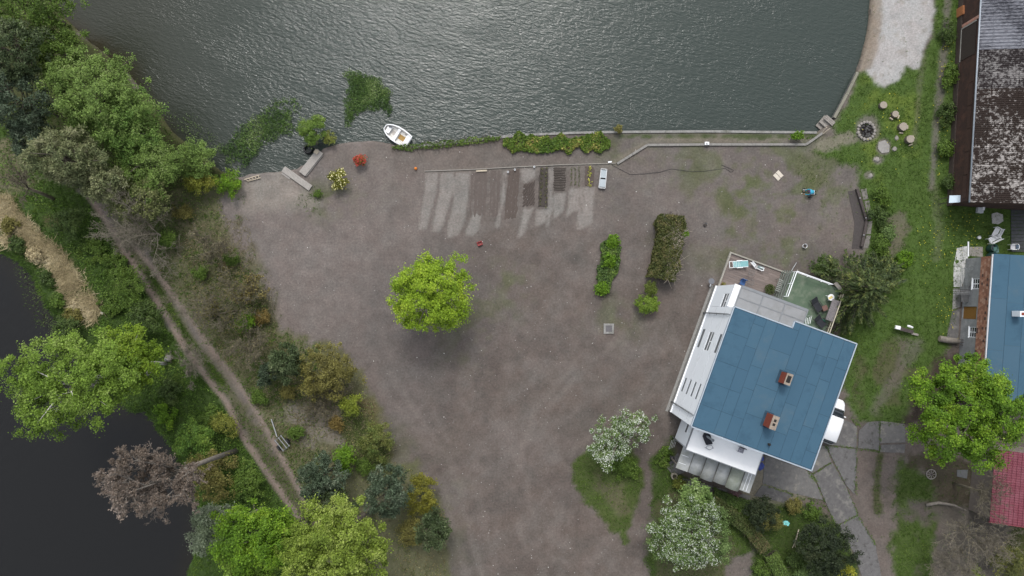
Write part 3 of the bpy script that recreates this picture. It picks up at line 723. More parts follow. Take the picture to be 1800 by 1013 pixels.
# west facade with openings
def win(px0, py0, px1, py1, wpx):
    """long edge of a window as seen in the photo -> (v0, v1, z0, z1) on the west wall"""
    va, za = wallpt(px0, py0); vb, zb = wallpt(px1, py1)
    zc_ = (za+zb)/2
    _, zt = wallpt((px0+px1)/2+wpx, (py0+py1)/2+wpx*((py0+py1)/2-530)/((px0+px1)/2-900))
    return [min(va, vb), max(va, vb), zc_, zt]
wins = [win(1234.7, 578, 1224.4, 610, 4.5), win(1247.9, 583, 1235.7, 615, 8), win(1265.7, 587, 1253, 619.7, 5), win(1274, 516, 1263.7, 542.5, 8)]
slits = [win(1204.7, 663.8, 1195.7, 687.3, 2.9), win(1212.8, 666.6, 1204.1, 692, 2.9), win(1221.6, 670.7, 1212.2, 696, 2.9), win(1230, 674, 1220.3, 701, 2.9)]
holes = []
for w in wins+slits:
    w[2] = max(w[2], .95); w[3] = max(min(w[3], 7.75), w[2]+.45); holes.append(w)
def facade(v0, v1, z0, z1, holes, u0, u1):
    vs = sorted({v0, v1, *[h for w in holes for h in w[:2] if v0 < h < v1]}); zs = sorted({z0, z1, *[h for w in holes for h in w[2:] if z0 < h < z1]})
    out = []
    for i in range(len(vs)-1):
        run = None
        for j in range(len(zs)-1):
            cv, cz = (vs[i]+vs[i+1])/2, (zs[j]+zs[j+1])/2
            solid = not any(w[0] < cv < w[1] and w[2] < cz < w[3] for w in holes)
            if solid: run = (run[0], zs[j+1]) if run else (zs[j], zs[j+1])
            if (not solid or j == len(zs)-2) and run:
                out.append((u0, u1, vs[i], vs[i+1], *run)); run = None
    return out
hm = [w for w in holes if (w[0]+w[1])/2 < DEP]; hv = [w for w in holes if (w[0]+w[1])/2 >= DEP]
wl_ = hpart('wall', WHITE, hs_, *facade(.02, DEP-.06, .9, 7.98, hm, .02, .34), (.34, WID-.12, .08, .3, .9, 7.98), (.34, WID-.12, DEP-.3, DEP-.06, .9, 7.98), (WID-.34, WID-.1, .3, DEP-.3, .9, 7.98))
for i in range(1, 3):                           # thin render joints on the facade
    hpart('wall_joint', pm('joint_grey', (.48, .50, .52), (.4, .42, .44)), wl_, (.005, .018, .1, DEP-.1, [0, 3.35, 6.2][i], [0, 3.38, 6.23][i]))
hpart('plinth', PLINTH, hs_, (-.06, WID-.1, .05, VN-.05, -.2, .86))
hpart('plinth_ledge', TRIM, hs_, (-.10, .3, .02, VN, .86, .91))
hpart('interior_shade', SOOT_SHADE, hs_, (.42, .6, .4, VN-.4, .95, 5.9), (.42, .6, .4, DEP-.4, 5.9, 7.6))  # black slabs stand for the unlit rooms behind the windows
WGLASS = glass_mat('facade_glass', (.115, .135, .15), .15); WFRAME = pm('grey_window_frame', (.30, .33, .36), (.26, .29, .32))
def window(w, parent, n_mull=1, u=.02):
    """thin window: the wall is seen from far above, so the pane sits near its face"""
    v0, v1, z0, z1 = w; t = .035
    f = hpart('window', WFRAME if n_mull == 0 else TRIM, parent, (u+.02, u+.09, v0, v1, z0, z0+t), (u+.02, u+.09, v0, v1, z1-t, z1), (u+.02, u+.09, v0, v0+t, z0+t, z1-t), (u+.02, u+.09, v1-t, v1, z0+t, z1-t),
              *[(u+.022, u+.085, v0+t, v1-t, z0+(z1-z0)*.48, z0+(z1-z0)*.60) for k in range(n_mull)], *[(u+.023, u+.084, (v0+v1)/2-.05, (v0+v1)/2+.05, z0+(z1-z0)*.60, z1-t) for k in range(n_mull)])
    for k in range(n_mull+1):
        a = z0+t if k == 0 else z0+(z1-z0)*.60; b_ = z1-t if n_mull == 0 else (z0+(z1-z0)*.48 if k == 0 else z1-t)
        hpart('pane', WGLASS, f, (u+.035, u+.05, v0+t*.5, v1-t*.5, a-.01, b_+.01))
    hpart('backing', SOOT_SHADE, f, (u+.10, u+.12, v0-.02, v1+.02, z0-.02, z1+.02))  # black sheet in place of the room's darkness behind the pane
for w, k in zip(wins[:3], (0, 1, 0)): window(w, hs_, k)
for w in slits: window(w, hs_, 0)
# veranda wing
VT = 6.6
vr = thing('veranda_wing', 'veranda wing with grey translucent roof on the north side', 'building', HU(2.5, (DEP+VN)/2))
U1 = loc(1420, 546, VT)[0]
hpart('wall', WHITE, vr, *facade(DEP-.04, VN, .92, VT-.35, hv, .02, .3), (.3, U1-.1, VN-.26, VN-.04, .2, VT-.5), (U1-.34, U1-.1, DEP+.6, VN-.26, .2, VT-.5))
window(wins[3], vr, 1)
hpart('wall_cap', TRIM, vr, (-.03, .62, DEP+.02, VN+.05, VT-.345, VT-.22))
hpart('roof_frame', pm('aluminium_grey', (.19, .20, .21), (.16, .17, .18), 4, .5), vr, *[(.55+(U1-.55)*k/3-.045, .55+(U1-.55)*k/3+.045, DEP-.35, VN+.1, VT-.10, VT+.035) for k in range(4)],
      (.60, U1-.05, (DEP+VN)/2-.035, (DEP+VN)/2+.035, VT-.09, VT+.03), (.60, U1-.05, VN-.12, VN+.12, VT-.095, VT+.04))
POLY = pm('milky_polycarbonate', (.235, .24, .245), (.20, .205, .21), 1.2, .45, c3=(.17, .17, .165), s3=.8, t3=.6, w3=.12)
for k in range(3):
    for r_ in range(2):
        a = .55+(U1-.55)*k/3+.055; b_ = .55+(U1-.55)*(k+1)/3-.055
        v0, v1 = ((DEP-.35, (DEP+VN)/2-.045), ((DEP+VN)/2+.045, VN-.13))[r_]
        hpart('roof_panel', POLY, vr, (a, b_, v0, v1, VT-.05, VT+.01))
# main roof: deck, white edge, felt sheets
un, vn_ = loc(1393, 577, RZ); un2, vn2 = loc(1399, 566, RZ); dv = vn2-vn_
ROOFP = [(0, 0), (WID, 0), (WID, DEP+dv), (un, DEP+dv), (un, DEP), (0, DEP)]
rf = thing('x', '', '', (0, 0, 0)) if False else MB().prism([HU(*p) for p in ROOFP], 7.98, 8.22).build('roof', TRIM, hs_)
mb = MB()
for (a, b_) in zip(ROOFP, ROOFP[1:]+ROOFP[:1]):
    A, B = HU(*a, 8.20), HU(*b_, 8.20); mb.beam(A, B, .09, .19)
mb.build('roof_edge', pm('pale_roof_edge', (.40, .45, .50), (.32, .37, .42), 3, .4, metal=.2), rf)
MB().prism([HU(.06, .06), HU(WID-.06, .06), HU(WID-.06, DEP+dv-.06), HU(un+.06, DEP+dv-.06), HU(un+.06, DEP-.06), HU(.06, DEP-.06)], 8.22, 8.262).build('roof_felt_base', SEAM, rf)
rs = random.Random(5)
cols = [.09]
while cols[-1] < WID-1.2: cols.append(cols[-1]+rs.choice([.95, 1.0, 1.0, 1.05, 1.9]))
cols = cols[:-1]+[WID-.09] if WID-.09-cols[-1] < .5 else cols+[WID-.09]
for i in range(len(cols)-1):
    v = .09; top = (DEP+dv if cols[i] > un else DEP)-.09
    if cols[i] < un < cols[i+1]: top = DEP-.09
    while v < top-.05:
        l = rs.choice([1.4, 2.0, 2.6, 3.3, 4.2]); e = min(v+l, top)
        if top-e < .7: e = top
        m = rs.choices([BLUEROOF, BLUEROOF2, BLUEROOF3], [5, 3, 3])[0]
        g = .015
        hpart('roof_sheet', m, rf, (cols[i]+g, cols[i+1]-g, v+g, e-g, 8.262, 8.268+.006*rs.random()))
        v = e
hpart('roof_sheet', BLUEROOF, rf, (un+.07, min(c for c in cols if c > un)-.012, DEP-.07, DEP+dv-.09, 8.263, 8.271))
def chimney(px, py, zt, su, sv, flues):
    u, v = loc(px, py, zt); z0 = 8.25
    ch = hpart('chimney', BRICK, rf, (u-su/2, u+su/2, v-sv/2, v+sv/2, z0, zt))
    hpart('chimney_cap', MORTAR, ch, (u-su/2-.02, u+su/2+.02, v-sv/2-.02, v+sv/2+.02, zt+.002, zt+.05))
    for k in range(flues[0]):
        hpart('flue', SOOT_SHADE, ch, (u-flues[1]/2, u+flues[1]/2, v-.16*(flues[0]-1)+k*.34-flues[2]/2, v-.16*(flues[0]-1)+k*.34+flues[2]/2, zt+.05, zt+.056))
    hpart('chimney_foot_patch', SEAM, ch, (u-su/2-.22, u+su/2+.08, v-sv/2-.12, v+sv/2+.12, 8.270, 8.283))  # dark patch on the felt around the chimney foot
chimney(1386, 667, 9.5, .50, .95, (1, .34, .60)); chimney(1361, 743.5, 9.7, .52, 1.15, (2, .22, .22))
mb = MB(); u, v = loc(1351, 781, 8.3); mb.lathe(HU(u, v, 8.26), [(.09, 0), (.08, .25), (.12, .27), (.10, .34), (.01, .36)], 10); mb.build('roof_vent', SOOT_SHADE, rf)
for (x, y) in ((1181.8, 706.8), (1240.6, 550)):
    v, z = wallpt(x, y, -.1)
    mb = MB(); mb.tube([HU(-.1, v, .05), HU(-.1, v, 7.6), HU(.03, v, 7.95)], .06, 8)
    for zz in (2, 4.2, 6.4): mb.box(HU(-.06, v, zz), (.1, .16, .05), HOUSE_A)
    mb.build('downpipe', GREYMET, hs_, smooth=True)
# south-west annex with the white balcony
BZ = 5.0
a0 = loc(1206, 790, BZ); a1 = loc(1328, 834, BZ)
u0, u1, v0, v1 = a0[0], a1[0], a0[1], .05
an = thing('balcony_annex', 'white balcony annex on the south side of the house', 'building', HU((u0+u1)/2, (v0+v1)/2))
hpart('wall', WHITE, an, (u0+.08, u0+.3, v0+.1, v1, .3, BZ-.2), (u0+.3, u1-.1, v0+.1, v0+.32, .3, BZ-.2), (u1-.34, u1-.1, v0+.32, v1, .3, BZ-.2))
hpart('balcony_floor', pm('white_membrane', (.86, .86, .85), (.80, .81, .81), 1.5, .7, .08, 20, c3=(.60, .59, .56), s3=.9, t3=.68, w3=.06), an, (u0, u1, v0, v1-.03, BZ-.2, BZ))
hpart('balcony_edge', GREYMET, an, (u0-.06, u0-.003, v0-.05, v1-.03, BZ-.22, BZ+.07), (u0-.003, u1+.05, v0-.06, v0-.003, BZ-.22, BZ+.07), (u1+.003, u1+.05, v0-.003, v1-.03, BZ-.22, BZ+.05))
v, z = 0, 0
vA, zA = wallpt(1209, 762, u0+.06); sl = hpart('window', TRIM, an, (u0+.03, u0+.078, vA-.1, vA+.85, 2.75, 3.35)); hpart('pane', GLASS, sl, (u0+.015, u0+.028, vA-.03, vA+.78, 2.82, 3.28))
vB, _ = wallpt(1181, 764, u0-.05)
mb = MB(); mb.tube([HU(u0-.07, v0+.12, .1), HU(u0-.07, v0+.12, BZ-.2)], .055, 8); mb.tube([HU(u0-.1, v1-.15, .1), HU(u0-.1, v1-.15, BZ+.6), HU(.2, .02, 7.6)], .055, 8); mb.build('downpipe', GREYMET, an, smooth=True)
# carport with barrel panels
CZ = 3.0
c0 = loc(1187, 822, CZ); c1 = loc(1318, 866, CZ); ct = loc(1204, 787, CZ)
cp = thing('carport_roof', 'row of grey translucent barrel roof panels below the balcony', 'canopy', HU((c0[0]+c1[0])/2, c0[1]+1))
CORR = pm('weathered_fibreglass', (.36, .37, .37), (.27, .28, .28), 2.2, .45, .15, 30, c3=(.23, .24, .21), s3=1.0, t3=.58, w3=.15)
CORR2 = pm('greenish_fibreglass', (.31, .33, .29), (.24, .26, .22), 2.2, .5, .15, 30, c3=(.18, .20, .14), s3=1.2, t3=.55, w3=.15)
cu0, cu1, cv0 = c0[0], c1[0], c0[1]
cv1 = max(ct[1], v0-.02)+.1
edges = [cu0+(cu1-cu0)*k for k in (0, .165, .335, .505, .675, .855, 1.0)]
for k in range(6):
    a, b_ = edges[k]+.03, edges[k+1]-.03
    barrel = 0 < k < 5; seg = 12 if barrel else 1
    vs, fs = [], []
    for i in range(seg+1):
        t = i/seg; z = CZ+(.30*math.sin(math.pi*t) if barrel else .05); u = a+(b_-a)*t
        for vv in (cv0-(.1 if barrel else 0)+(.12*(k % 2)), cv1): vs.append(HU(u, vv, z)); vs.append(HU(u, vv, z-.02))
    for i in range(seg):
        p = i*4; q = p+4
        fs += [(p, q, q+2, p+2), (p+1, p+3, q+3, q+1), (p, p+1, q+1, q), (p+2, q+2, q+3, p+3)]
    fs += [(0, 2, 3, 1), (seg*4, seg*4+1, seg*4+3, seg*4+2)]
    mb = MB(); mb.add(vs, fs); pnl = mb.build('roof_panel', CORR2 if k == 4 else CORR, cp, smooth=barrel)
    if k in (0, 5):
        for j in range(2): hpart('panel_rib', TRIM, pnl, ((a+.1, b_-.35, cv0+.55+.75*j, cv0+.59+.75*j, CZ+.052, CZ+.07) if k == 0 else (a+.3+.3*j, a+.34+.3*j, cv0+.2, cv1-.3, CZ+.052, CZ+.07)))
hpart('beam', pm('carport_timber', (.16, .14, .12), (.11, .10, .085)), cp, (cu0, cu1, cv0+.3, cv0+.42, CZ-.2, CZ-.05), (cu0, cu1, cv1-.2, cv1-.1, CZ-.2, CZ-.05))
for k in range(1, 6): hpart('gutter', pm('dark_gutter', (.07, .07, .065), (.14, .14, .12), 10), cp, (edges[k]-.05, edges[k]+.05, cv0, cv1, CZ-.045, CZ+.01))
for k in (0, 2, 4, 6): hpart('post', pm('carport_timber'), cp, (edges[k]-.05+(.06 if k == 0 else -.06 if k == 6 else 0), edges[k]+.05+(.06 if k == 0 else -.06 if k == 6 else 0), cv0+.3, cv0+.42, 0, CZ-.2))

# ------------------------------------------------------------------ green terrace with railing, wooden deck
TZ = 2.0
t0 = loc(1401, 477, TZ+.95); t1 = loc(1486, 508, TZ+.95)
tu0, tu1, tv1 = t0[0], t1[0], t0[1]; tv0 = DEP-.05
te = thing('green_terrace', 'raised terrace with worn green floor behind the house', 'terrace', HU((tu0+tu1)/2, (tv0+tv1)/2))
hpart('wall', pm('terrace_wall', (.30, .30, .28), (.2, .2, .18), 5, .9, .3), te, (tu0+.05, tu1-.05, tv0, tv1-.05, 0, TZ-.05))
hpart('floor', pm('green_terrace_felt', (.062, .098, .062), (.085, .118, .080), 1.6, .9, .2, 40, c3=(.125, .15, .11), s3=1.3, t3=.56, w3=.08), te, (tu0, tu1, tv0, tv1, TZ-.05, TZ))
SLATM = pm('grey_green_slat', (.16, .19, .165), (.11, .13, .11), 4, .8, .2)
for k in range(5): hpart('slat', SLATM, te, (tu0-.06-.07*k, tu0-.01-.07*k, tv0+1.0+.25*k, tv1+.1, TZ-.30-.38*k, TZ-.12-.38*k))
mb = MB(); rz = TZ+.95
for A, B in (((tu0, tv1-2.5), (tu0, tv1)), ((tu0, tv1), (tu1-1.2, tv1))): mb.beam(HU(*A, rz), HU(*B, rz), .07, .05); mb.beam(HU(*A, TZ+.45), HU(*B, TZ+.45), .04, .04)
for (a, b_) in ((tu0, tv1-2.5), (tu0, tv1-1.2), (tu0, tv1-.03), (tu0+1.4, tv1), (tu0+2.8, tv1), (tu1-1.25, tv1)): mb.box(HU(a, b_, TZ+.46), (.05, .05, .92), HOUSE_A)
mb.build('railing', TRIM, te)
mb = MB(); mb.beam(HU(tu1, tv0+.2, rz), HU(tu1, tv1-.5, rz), .07, .05); mb.beam(HU(tu1, tv0+.2, TZ+.5), HU(tu1, tv1-.5, TZ+.5), .04, .04)
for k in range(4): mb.box(HU(tu1, tv0+.3+k*(tv1-tv0-1)/3, TZ+.46), (.05, .05, .92), HOUSE_A)
mb.build('railing', pm('aged_railing', (.50, .46, .36), (.38, .34, .26)), te)
for k in range(3): hpart('slat', pm('mossy_plank', (.12, .115, .08), (.085, .08, .055), 5, .9, .3), te, (tu1+.08+.17*k, tu1+.22+.17*k, tv0+.1, tv1-.6, TZ-.2-.02*k, TZ-.14-.02*k))
DZ = .16
d0 = loc(1285, 446, DZ); d1 = loc(1388, 487, DZ); d2 = loc(1262, 502, DZ)
du0, du1, dvt, dvb = d0[0], d1[0], d0[1], VN-.2
dk = thing('wooden_deck', 'weathered brown plank deck with loungers north of the house', 'deck', HU((du0+du1)/2, (dvt+dvb)/2))
rs = random.Random(8)
nb_ = 17; bw = (dvt-dvb)/nb_
DK = [pm('deck_plank_%s' % n, c, c2, 4, .85, .25, 30, stretch=(1, 6, 1, HOUSE_A)) for n, c, c2 in (('a', (.175, .145, .13), (.125, .10, .09)), ('b', (.20, .165, .148), (.15, .12, .108)), ('c', (.155, .128, .118), (.115, .093, .085)))]
for k in range(nb_):
    cut = du0+.1+(du1-du0)*rs.uniform(.35, .7)
    for a, b_ in ((du0+.02+.045*k*0, cut-.006), (cut+.006, du1-.02)):
        hpart('deck_board', rs.choice(DK), dk, (a, b_, dvb+bw*k+.006, dvb+bw*(k+1)-.006, .02, DZ-.012*rs.random()))
hpart('edge_beam', pm('pale_grey_timber', (.30, .285, .25), (.20, .19, .165), 5, .9, .3, stretch=(1, 5, 1, HOUSE_A)), dk, (du0-.16, du0, dvb-.1, dvt+.14, 0, DZ+.14), (du0, du1, dvt+.005, dvt+.14, 0, DZ+.13))

# ------------------------------------------------------------------ barn, top right
BE = 3.6
E0, E1 = P(1728, -30, BE), P(1706, 356, BE)
ed = (E0-E1).normalized(); eo = Vector((ed.y, -ed.x, 0))     # along eave (north), outward east = into the roof
if eo.x < 0: eo = -eo
def BW(s, t, z=0): return E1.xy.to_3d()+ed*s+eo*t+Vector((0, 0, z))
BL = (E0-E1).length+4
bn = thing('barn', 'old barn with mossy black and white corrugated roof', 'barn', BW(BL/2, 4))
BRW = pm('barn_dark_brick', (.058, .033, .026), (.036, .024, .021), 5, .95, .5, 14, c3=(.088, .046, .034), s3=.9, t3=.58, w3=.1)
def bprism(name, mat, parent, s0, s1, t0, t1, z0, z1):
    return MB().prism([BW(s0, t0), BW(s1, t0), BW(s1, t1), BW(s0, t1)], z0, z1).build(name, mat, parent)
bprism('wall', BRW, bn, .25, BL, .12, 9, -.2, BE-.12)
bprism('plinth', pm('barn_plinth', (.075, .055, .045), (.05, .04, .035), 5, .95, .4), bn, .15, BL, .04, .116, -.2, .7)
for k in range(26):    # uneven boards and battens nailed along the wall
    pass
dr = bprism('door', pm('barn_door', (.05, .038, .032), (.035, .028, .025), 5, .9, .3, stretch=(1, 5, 1)), bn, 14.2, 17.2, .06, .118, .75, 2.9)
bprism('door_frame', pm('pale_frame', (.34, .33, .30), (.25, .24, .22)), dr, 14.1, 17.3, .03, .058, .72, .82)
bprism('door_frame', pm('pale_frame'), dr, 17.3, 17.42, .03, .11, .75, 2.9)
bprism('lintel_board', pm('red_board', (.32, .10, .06), (.42, .30, .25), 2.5), bn, 17.46, 17.75, .04, .11, .8, 3.3)
for k in range(6): bprism('wall_board', pm('barn_board', (.075, .042, .032), (.05, .032, .027), 4, .95, .4), bn, .6+2.2*k, 2.7+2.2*k, .085, .117, 2.2+.1*(k % 2), 2.75+.12*(k % 3))
mb = MB(); mb.tube([BW(.0, -.10, BE-.02), BW(BL, -.10, BE-.02)], .075, 8); mb.build('gutter', pm('zinc_gutter', (.30, .33, .37), (.24, .27, .30), 3, .5, metal=.3), bn, smooth=True)
def mossy(name, base, base2, moss, t, w, sc_, st=(1, 1, 1)):
    m, nt, N, L, b = new_mat(name)
    tc = N.new('ShaderNodeTexCoord')
    ge = N.new('ShaderNodeNewGeometry')
    mp = N.new('ShaderNodeMapping'); mp.inputs['Scale'].default_value = st; L.new(ge.outputs['Position'], mp.inputs['Vector'])
    n1 = N.new('ShaderNodeTexNoise'); n1.inputs['Scale'].default_value = sc_; n1.inputs['Detail'].default_value = 9; n1.inputs['Roughness'].default_value = .72; L.new(mp.outputs[0], n1.inputs['Vector'])
    n0 = N.new('ShaderNodeTexNoise'); n0.inputs['Scale'].default_value = .35; n0.inputs['Detail'].default_value = 4; L.new(ge.outputs['Position'], n0.inputs['Vector'])
    a = N.new('ShaderNodeMath'); a.operation = 'MULTIPLY_ADD'; a.inputs[1].default_value = .55; L.new(n0.outputs['Fac'], a.inputs[0]); L.new(n1.outputs['Fac'], a.inputs[2])
    r = N.new('ShaderNodeMapRange'); r.inputs['From Min'].default_value = t-w; r.inputs['From Max'].default_value = t+w; L.new(a.outputs[0], r.inputs['Value'])
    n2 = N.new('ShaderNodeTexNoise'); n2.inputs['Scale'].default_value = 2.5; n2.inputs['Detail'].default_value = 6; L.new(ge.outputs['Position'], n2.inputs['Vector'])
    x = N.new('ShaderNodeMix'); x.data_type = 'RGBA'; x.inputs['A'].default_value = (*base, 1); x.inputs['B'].default_value = (*base2, 1); L.new(n2.outputs['Fac'], x.inputs['Factor'])
    y = N.new('ShaderNodeMix'); y.data_type = 'RGBA'; y.inputs['A'].default_value = (*moss, 1); L.new(r.outputs[0], y.inputs['Factor']); L.new(x.outputs['Result'], y.inputs['B'])
    L.new(y.outputs['Result'], b.inputs['Base Color']); b.inputs['Roughness'].default_value = .95; b.inputs['Specular IOR Level'].default_value = .15
    bp = N.new('ShaderNodeBump'); bp.inputs['Strength'].default_value = .6; bp.inputs['Distance'].default_value = .05; bp.invert = True
    L.new(a.outputs[0], bp.inputs['Height']); L.new(bp.outputs[0], b.inputs['Normal'])
    return m
MOSSROOF = mossy('mossy_fibre_cement', (.36, .34, .325), (.24, .22, .205), (.026, .019, .016), .855, .05, 3.4)
MOSSROOF2 = mossy('sooty_fibre_cement', (.24, .23, .225), (.15, .14, .135), (.022, .018, .018), .83, .07, 4.2)
GREYCORR = mossy('grey_fibre_cement', (.22, .225, .25), (.15, .155, .175), (.045, .046, .055), .74, .10, 3.5, (1, 2.5, 1))
SLOPE = math.radians(16)
def corr_sheet(name, mat, parent, s0, s1, t0, t1, lift, wl=.177, amp=.028, seg=4, fn=BW, ez=BE, slope=SLOPE):
    nw = max(2, int((s1-s0)/wl*seg)); S = np.linspace(s0, s1, nw+1)
    vs, fs = [], []
    for i, s_ in enumerate(S):
        z = amp*math.sin(2*math.pi*s_/wl)
        for t in (t0, t1): vs.append(fn(s_, t*math.cos(slope), ez+t*math.sin(slope)+z+lift+(.0 if t == t0 else -.02)))
    for i in range(nw): fs.append((2*i, 2*i+1, 2*i+3, 2*i+2))
    for i, s_ in enumerate(S):
        z = amp*math.sin(2*math.pi*s_/wl)
        vs.append(fn(s_, t0*math.cos(slope), ez+t0*math.sin(slope)+z+lift-.035))
    o = 2*(nw+1)
    for i in range(nw): fs.append((o+i, 2*i, 2*i+2, o+i+1))
    return MB().add(vs, fs).build(name, mat, parent, smooth=False)
SPLIT = (P(1724, 88, BE)-E1).dot(ed)
for j in range(6):
    s_ = 0.0; k = 0
    while s_ < BL-.2:
        w_ = .885 if s_ < SPLIT else 1.24
        e_ = s_+w_ if not (s_ < SPLIT < s_+w_+.3) else SPLIT
        m = (MOSSROOF if s_ < SPLIT-4.2 else MOSSROOF2) if s_ < SPLIT else GREYCORR
        corr_sheet('roof_sheet', m, bn, s_+.003, min(e_, BL)-.003, -.12+1.15*j, -.12+1.15*(j+1)+.08, .012*(j % 2)+.006*(k % 2)-.035*0+(5-j)*0, wl=.177 if s_ < SPLIT else .31, amp=.026 if s_ < SPLIT else .05, seg=4)
        s_ = e_; k += 1
# ------------------------------------------------------------------ small house with blue roof, right edge
RE = 4.1
F0, F1 = P(1747, 449, RE), P(1730, 700, RE)
fd = (F0-F1).normalized(); fo = Vector((fd.y, -fd.x, 0))
def RW(s, t, z=0): return F1.xy.to_3d()+fd*s+fo*t+Vector((0, 0, z))
RL = (F0-F1).length
rh = thing('small_house', 'small grey house with blue roof and brick band', 'house', RW(RL/2, 4))
def rprism(name, mat, parent, s0, s1, t0, t1, z0, z1): return MB().prism([RW(s0, t0), RW(s1, t0), RW(s1, t1), RW(s0, t1)], z0, z1).build(name, mat, parent)
GREYR = pm('grey_render', (.25, .26, .265), (.185, .19, .195), 1.5, .9, .3, 25, c3=(.33, .335, .335), s3=.6, t3=.58, w3=.08)
def wpt(px, py, t=.12):
    lo, hi = -1., 8.
    for _ in range(40):
        m = (lo+hi)/2
        if (P(px, py, m)-F1.xy.to_3d()).dot(fo) > t: lo = m
        else: hi = m
    return (P(px, py, lo)-F1.xy.to_3d()).dot(fd), lo
rw = [(1716, 499, 1.0, .75), (1709, 584, 1.0, .75)]
rwin = []
for x, y, sw, hh in rw:
    s_, z = wpt(x, y); rwin.append([s_-sw/2, s_+sw/2, min(1.25, max(.9, z-hh/2)), min(1.25, max(.9, z-hh/2))+.95])
s_, z = wpt(1703, 550); door = [s_-.6, s_+.6, .15, 2.1]
def rfac(holes, s0, s1, z0, z1):
    ss = sorted({s0, s1, *[h for w in holes for h in w[:2]]}); zs = sorted({z0, z1, *[h for w in holes for h in w[2:]]}); mb = MB()
    for i in range(len(ss)-1):
        for j in range(len(zs)-1):
            a, b_ = (ss[i]+ss[i+1])/2, (zs[j]+zs[j+1])/2
            if not any(w[0] < a < w[1] and w[2] < b_ < w[3] for w in holes): mb.prism([RW(ss[i], .12), RW(ss[i+1], .12), RW(ss[i+1], .4), RW(ss[i], .4)], zs[j], zs[j+1])
    return mb
rfac(rwin+[door], .1, RL-.05, -.1, 2.3).build('wall', GREYR, rh)
rprism('north_wall', GREYR, rh, RL-.3, RL-.05, .4, 8, -.1, 4.0)
rprism('interior_shade', SOOT_SHADE, rh, .2, RL-.4, .5, .7, 0, 3)  # black slab stands for the unlit room inside
BRB = pm('orange_brick', (.30, .15, .095), (.21, .095, .062), 5, .95, .4, 20, c3=(.09, .06, .05), s3=2.4, t3=.62, w3=.05)
bb_ = rprism('brick_band', BRB, rh, .1, RL-.02, .085, .5, 2.3, 4.0)
nbk = int((RL-.3)/.26)
bmesh_b = None
for r_ in range(7):
    for k in range(nbk):
        s0 = .14+.26*k+(.13 if r_ % 2 else 0)
        if s0+.25 > RL-.05: continue
        if bmesh_b is None:
            bmesh_b = MB().prism([RW(0, .065)-RW(0, 0), RW(.245, .065)-RW(0, 0), RW(.245, .09)-RW(0, 0), RW(0, .09)-RW(0, 0)], 0, .22)
            me = bpy.data.meshes.new('brick'); me.from_pydata([tuple(v) for v in bmesh_b.v], [], bmesh_b.f)
            BM = [pm('brick_tone_a', (.40, .21, .14), (.33, .165, .11), 6), pm('brick_tone_b', (.30, .15, .10), (.24, .115, .08), 6), pm('brick_tone_c', (.46, .29, .21), (.38, .22, .16), 6), pm('brick_tone_d', (.075, .05, .045), (.12, .07, .06), 6)]
            mes = []
            for m in BM: c = me.copy(); c.materials.append(m); mes.append(c)
        o = bpy.data.objects.new('brick', random.Random(r_*991+k).choices(mes, [5, 4, 3, 1])[0]); col.objects.link(o); o.parent = bb_
        o.location = RW(s0, 0, 2.33+.238*r_)-Vector(ORG[bb_.name]); ORG[o.name] = ORG[bb_.name]
for w in rwin:
    s0, s1, z0, z1 = w
    mb = MB()
    for a, b_, c, d in ((s0, s1, z0, z0+.06), (s0, s1, z1-.06, z1), (s0, s0+.06, z0+.06, z1-.06), (s1-.06, s1, z0+.06, z1-.06), ((s0+s1)/2-.035, (s0+s1)/2+.035, z0+.06, z1-.06)): mb.prism([RW(a, .16), RW(b_, .16), RW(b_, .22), RW(a, .22)], c, d)
    for q in (1, 2): mb.prism([RW(s0+.06, .17), RW(s1-.06, .17), RW(s1-.06, .21), RW(s0+.06, .21)], z0+(z1-z0)*q/3-.02, z0+(z1-z0)*q/3+.02)
    f = mb.build('window', TRIM, rh)
    rprism('pane', DARKGLASS, f, s0+.05, s1-.05, .185, .20, z0+.05, z1-.05)
    rprism('sill', TRIM, f, s0-.08, s1+.08, .06, .155, z0-.06, z0+.003)
rprism('door', pm('ochre_door', (.24, .125, .03), (.19, .095, .025), 3, .7, stretch=(1, 6, 1)), rh, door[0]+.02, door[1]-.02, .2, .25, door[2], door[3]-.02)
rprism('gutter', pm('white_gutter', (.62, .63, .65), (.5, .5, .52)), rh, .0, RL+.1, -.12, -.01, RE-.12, RE)
s8 = math.radians(12)
strips = [-.05, 1.25, 2.55, 3.85, 5.15, 6.4]
for k in range(5):
    cuts = [0, RL*.34+.5*(k % 2), RL*.7-.3*(k % 2), RL+.15]
    for j in range(3):
        mb = MB(); a, b_ = strips[k]+.008, strips[k+1]-.008
        A = [RW(cuts[j]+.006, a), RW(cuts[j+1]-.006, a), RW(cuts[j+1]-.006, b_), RW(cuts[j]+.006, b_)]
        zt = [RE+.04+t*math.tan(s8)+.02 for t in (a, a, b_, b_)]
        mb.prism(A, [z-.03 for z in zt], zt)
        mb.build('roof_sheet', [BLUEROOF2, pm('blue_sheet', (.040, .090, .134), (.044, .094, .138), .8, .75), BLUEROOF][(k+j) % 3], rh)
    if k:
        mb = MB(); mb.prism([RW(0, strips[k]-.012), RW(RL+.1, strips[k]-.012), RW(RL+.1, strips[k]+.012), RW(0, strips[k]+.012)], RE+.02+strips[k]*math.tan(s8), RE+.068+strips[k]*math.tan(s8)); mb.build('roof_seam', SEAM, rh)
sc_c = P(1797, 552, RE+1.4); mb = MB(); mb.box(sc_c-Vector((0, 0, .4)), (.55, .5, 1.0), .0); cw = mb.build('chimney', WHITE, rh); MB().box(sc_c+Vector((0, 0, .115)), (.3, .26, .02)).build('flue', BRICK, cw)
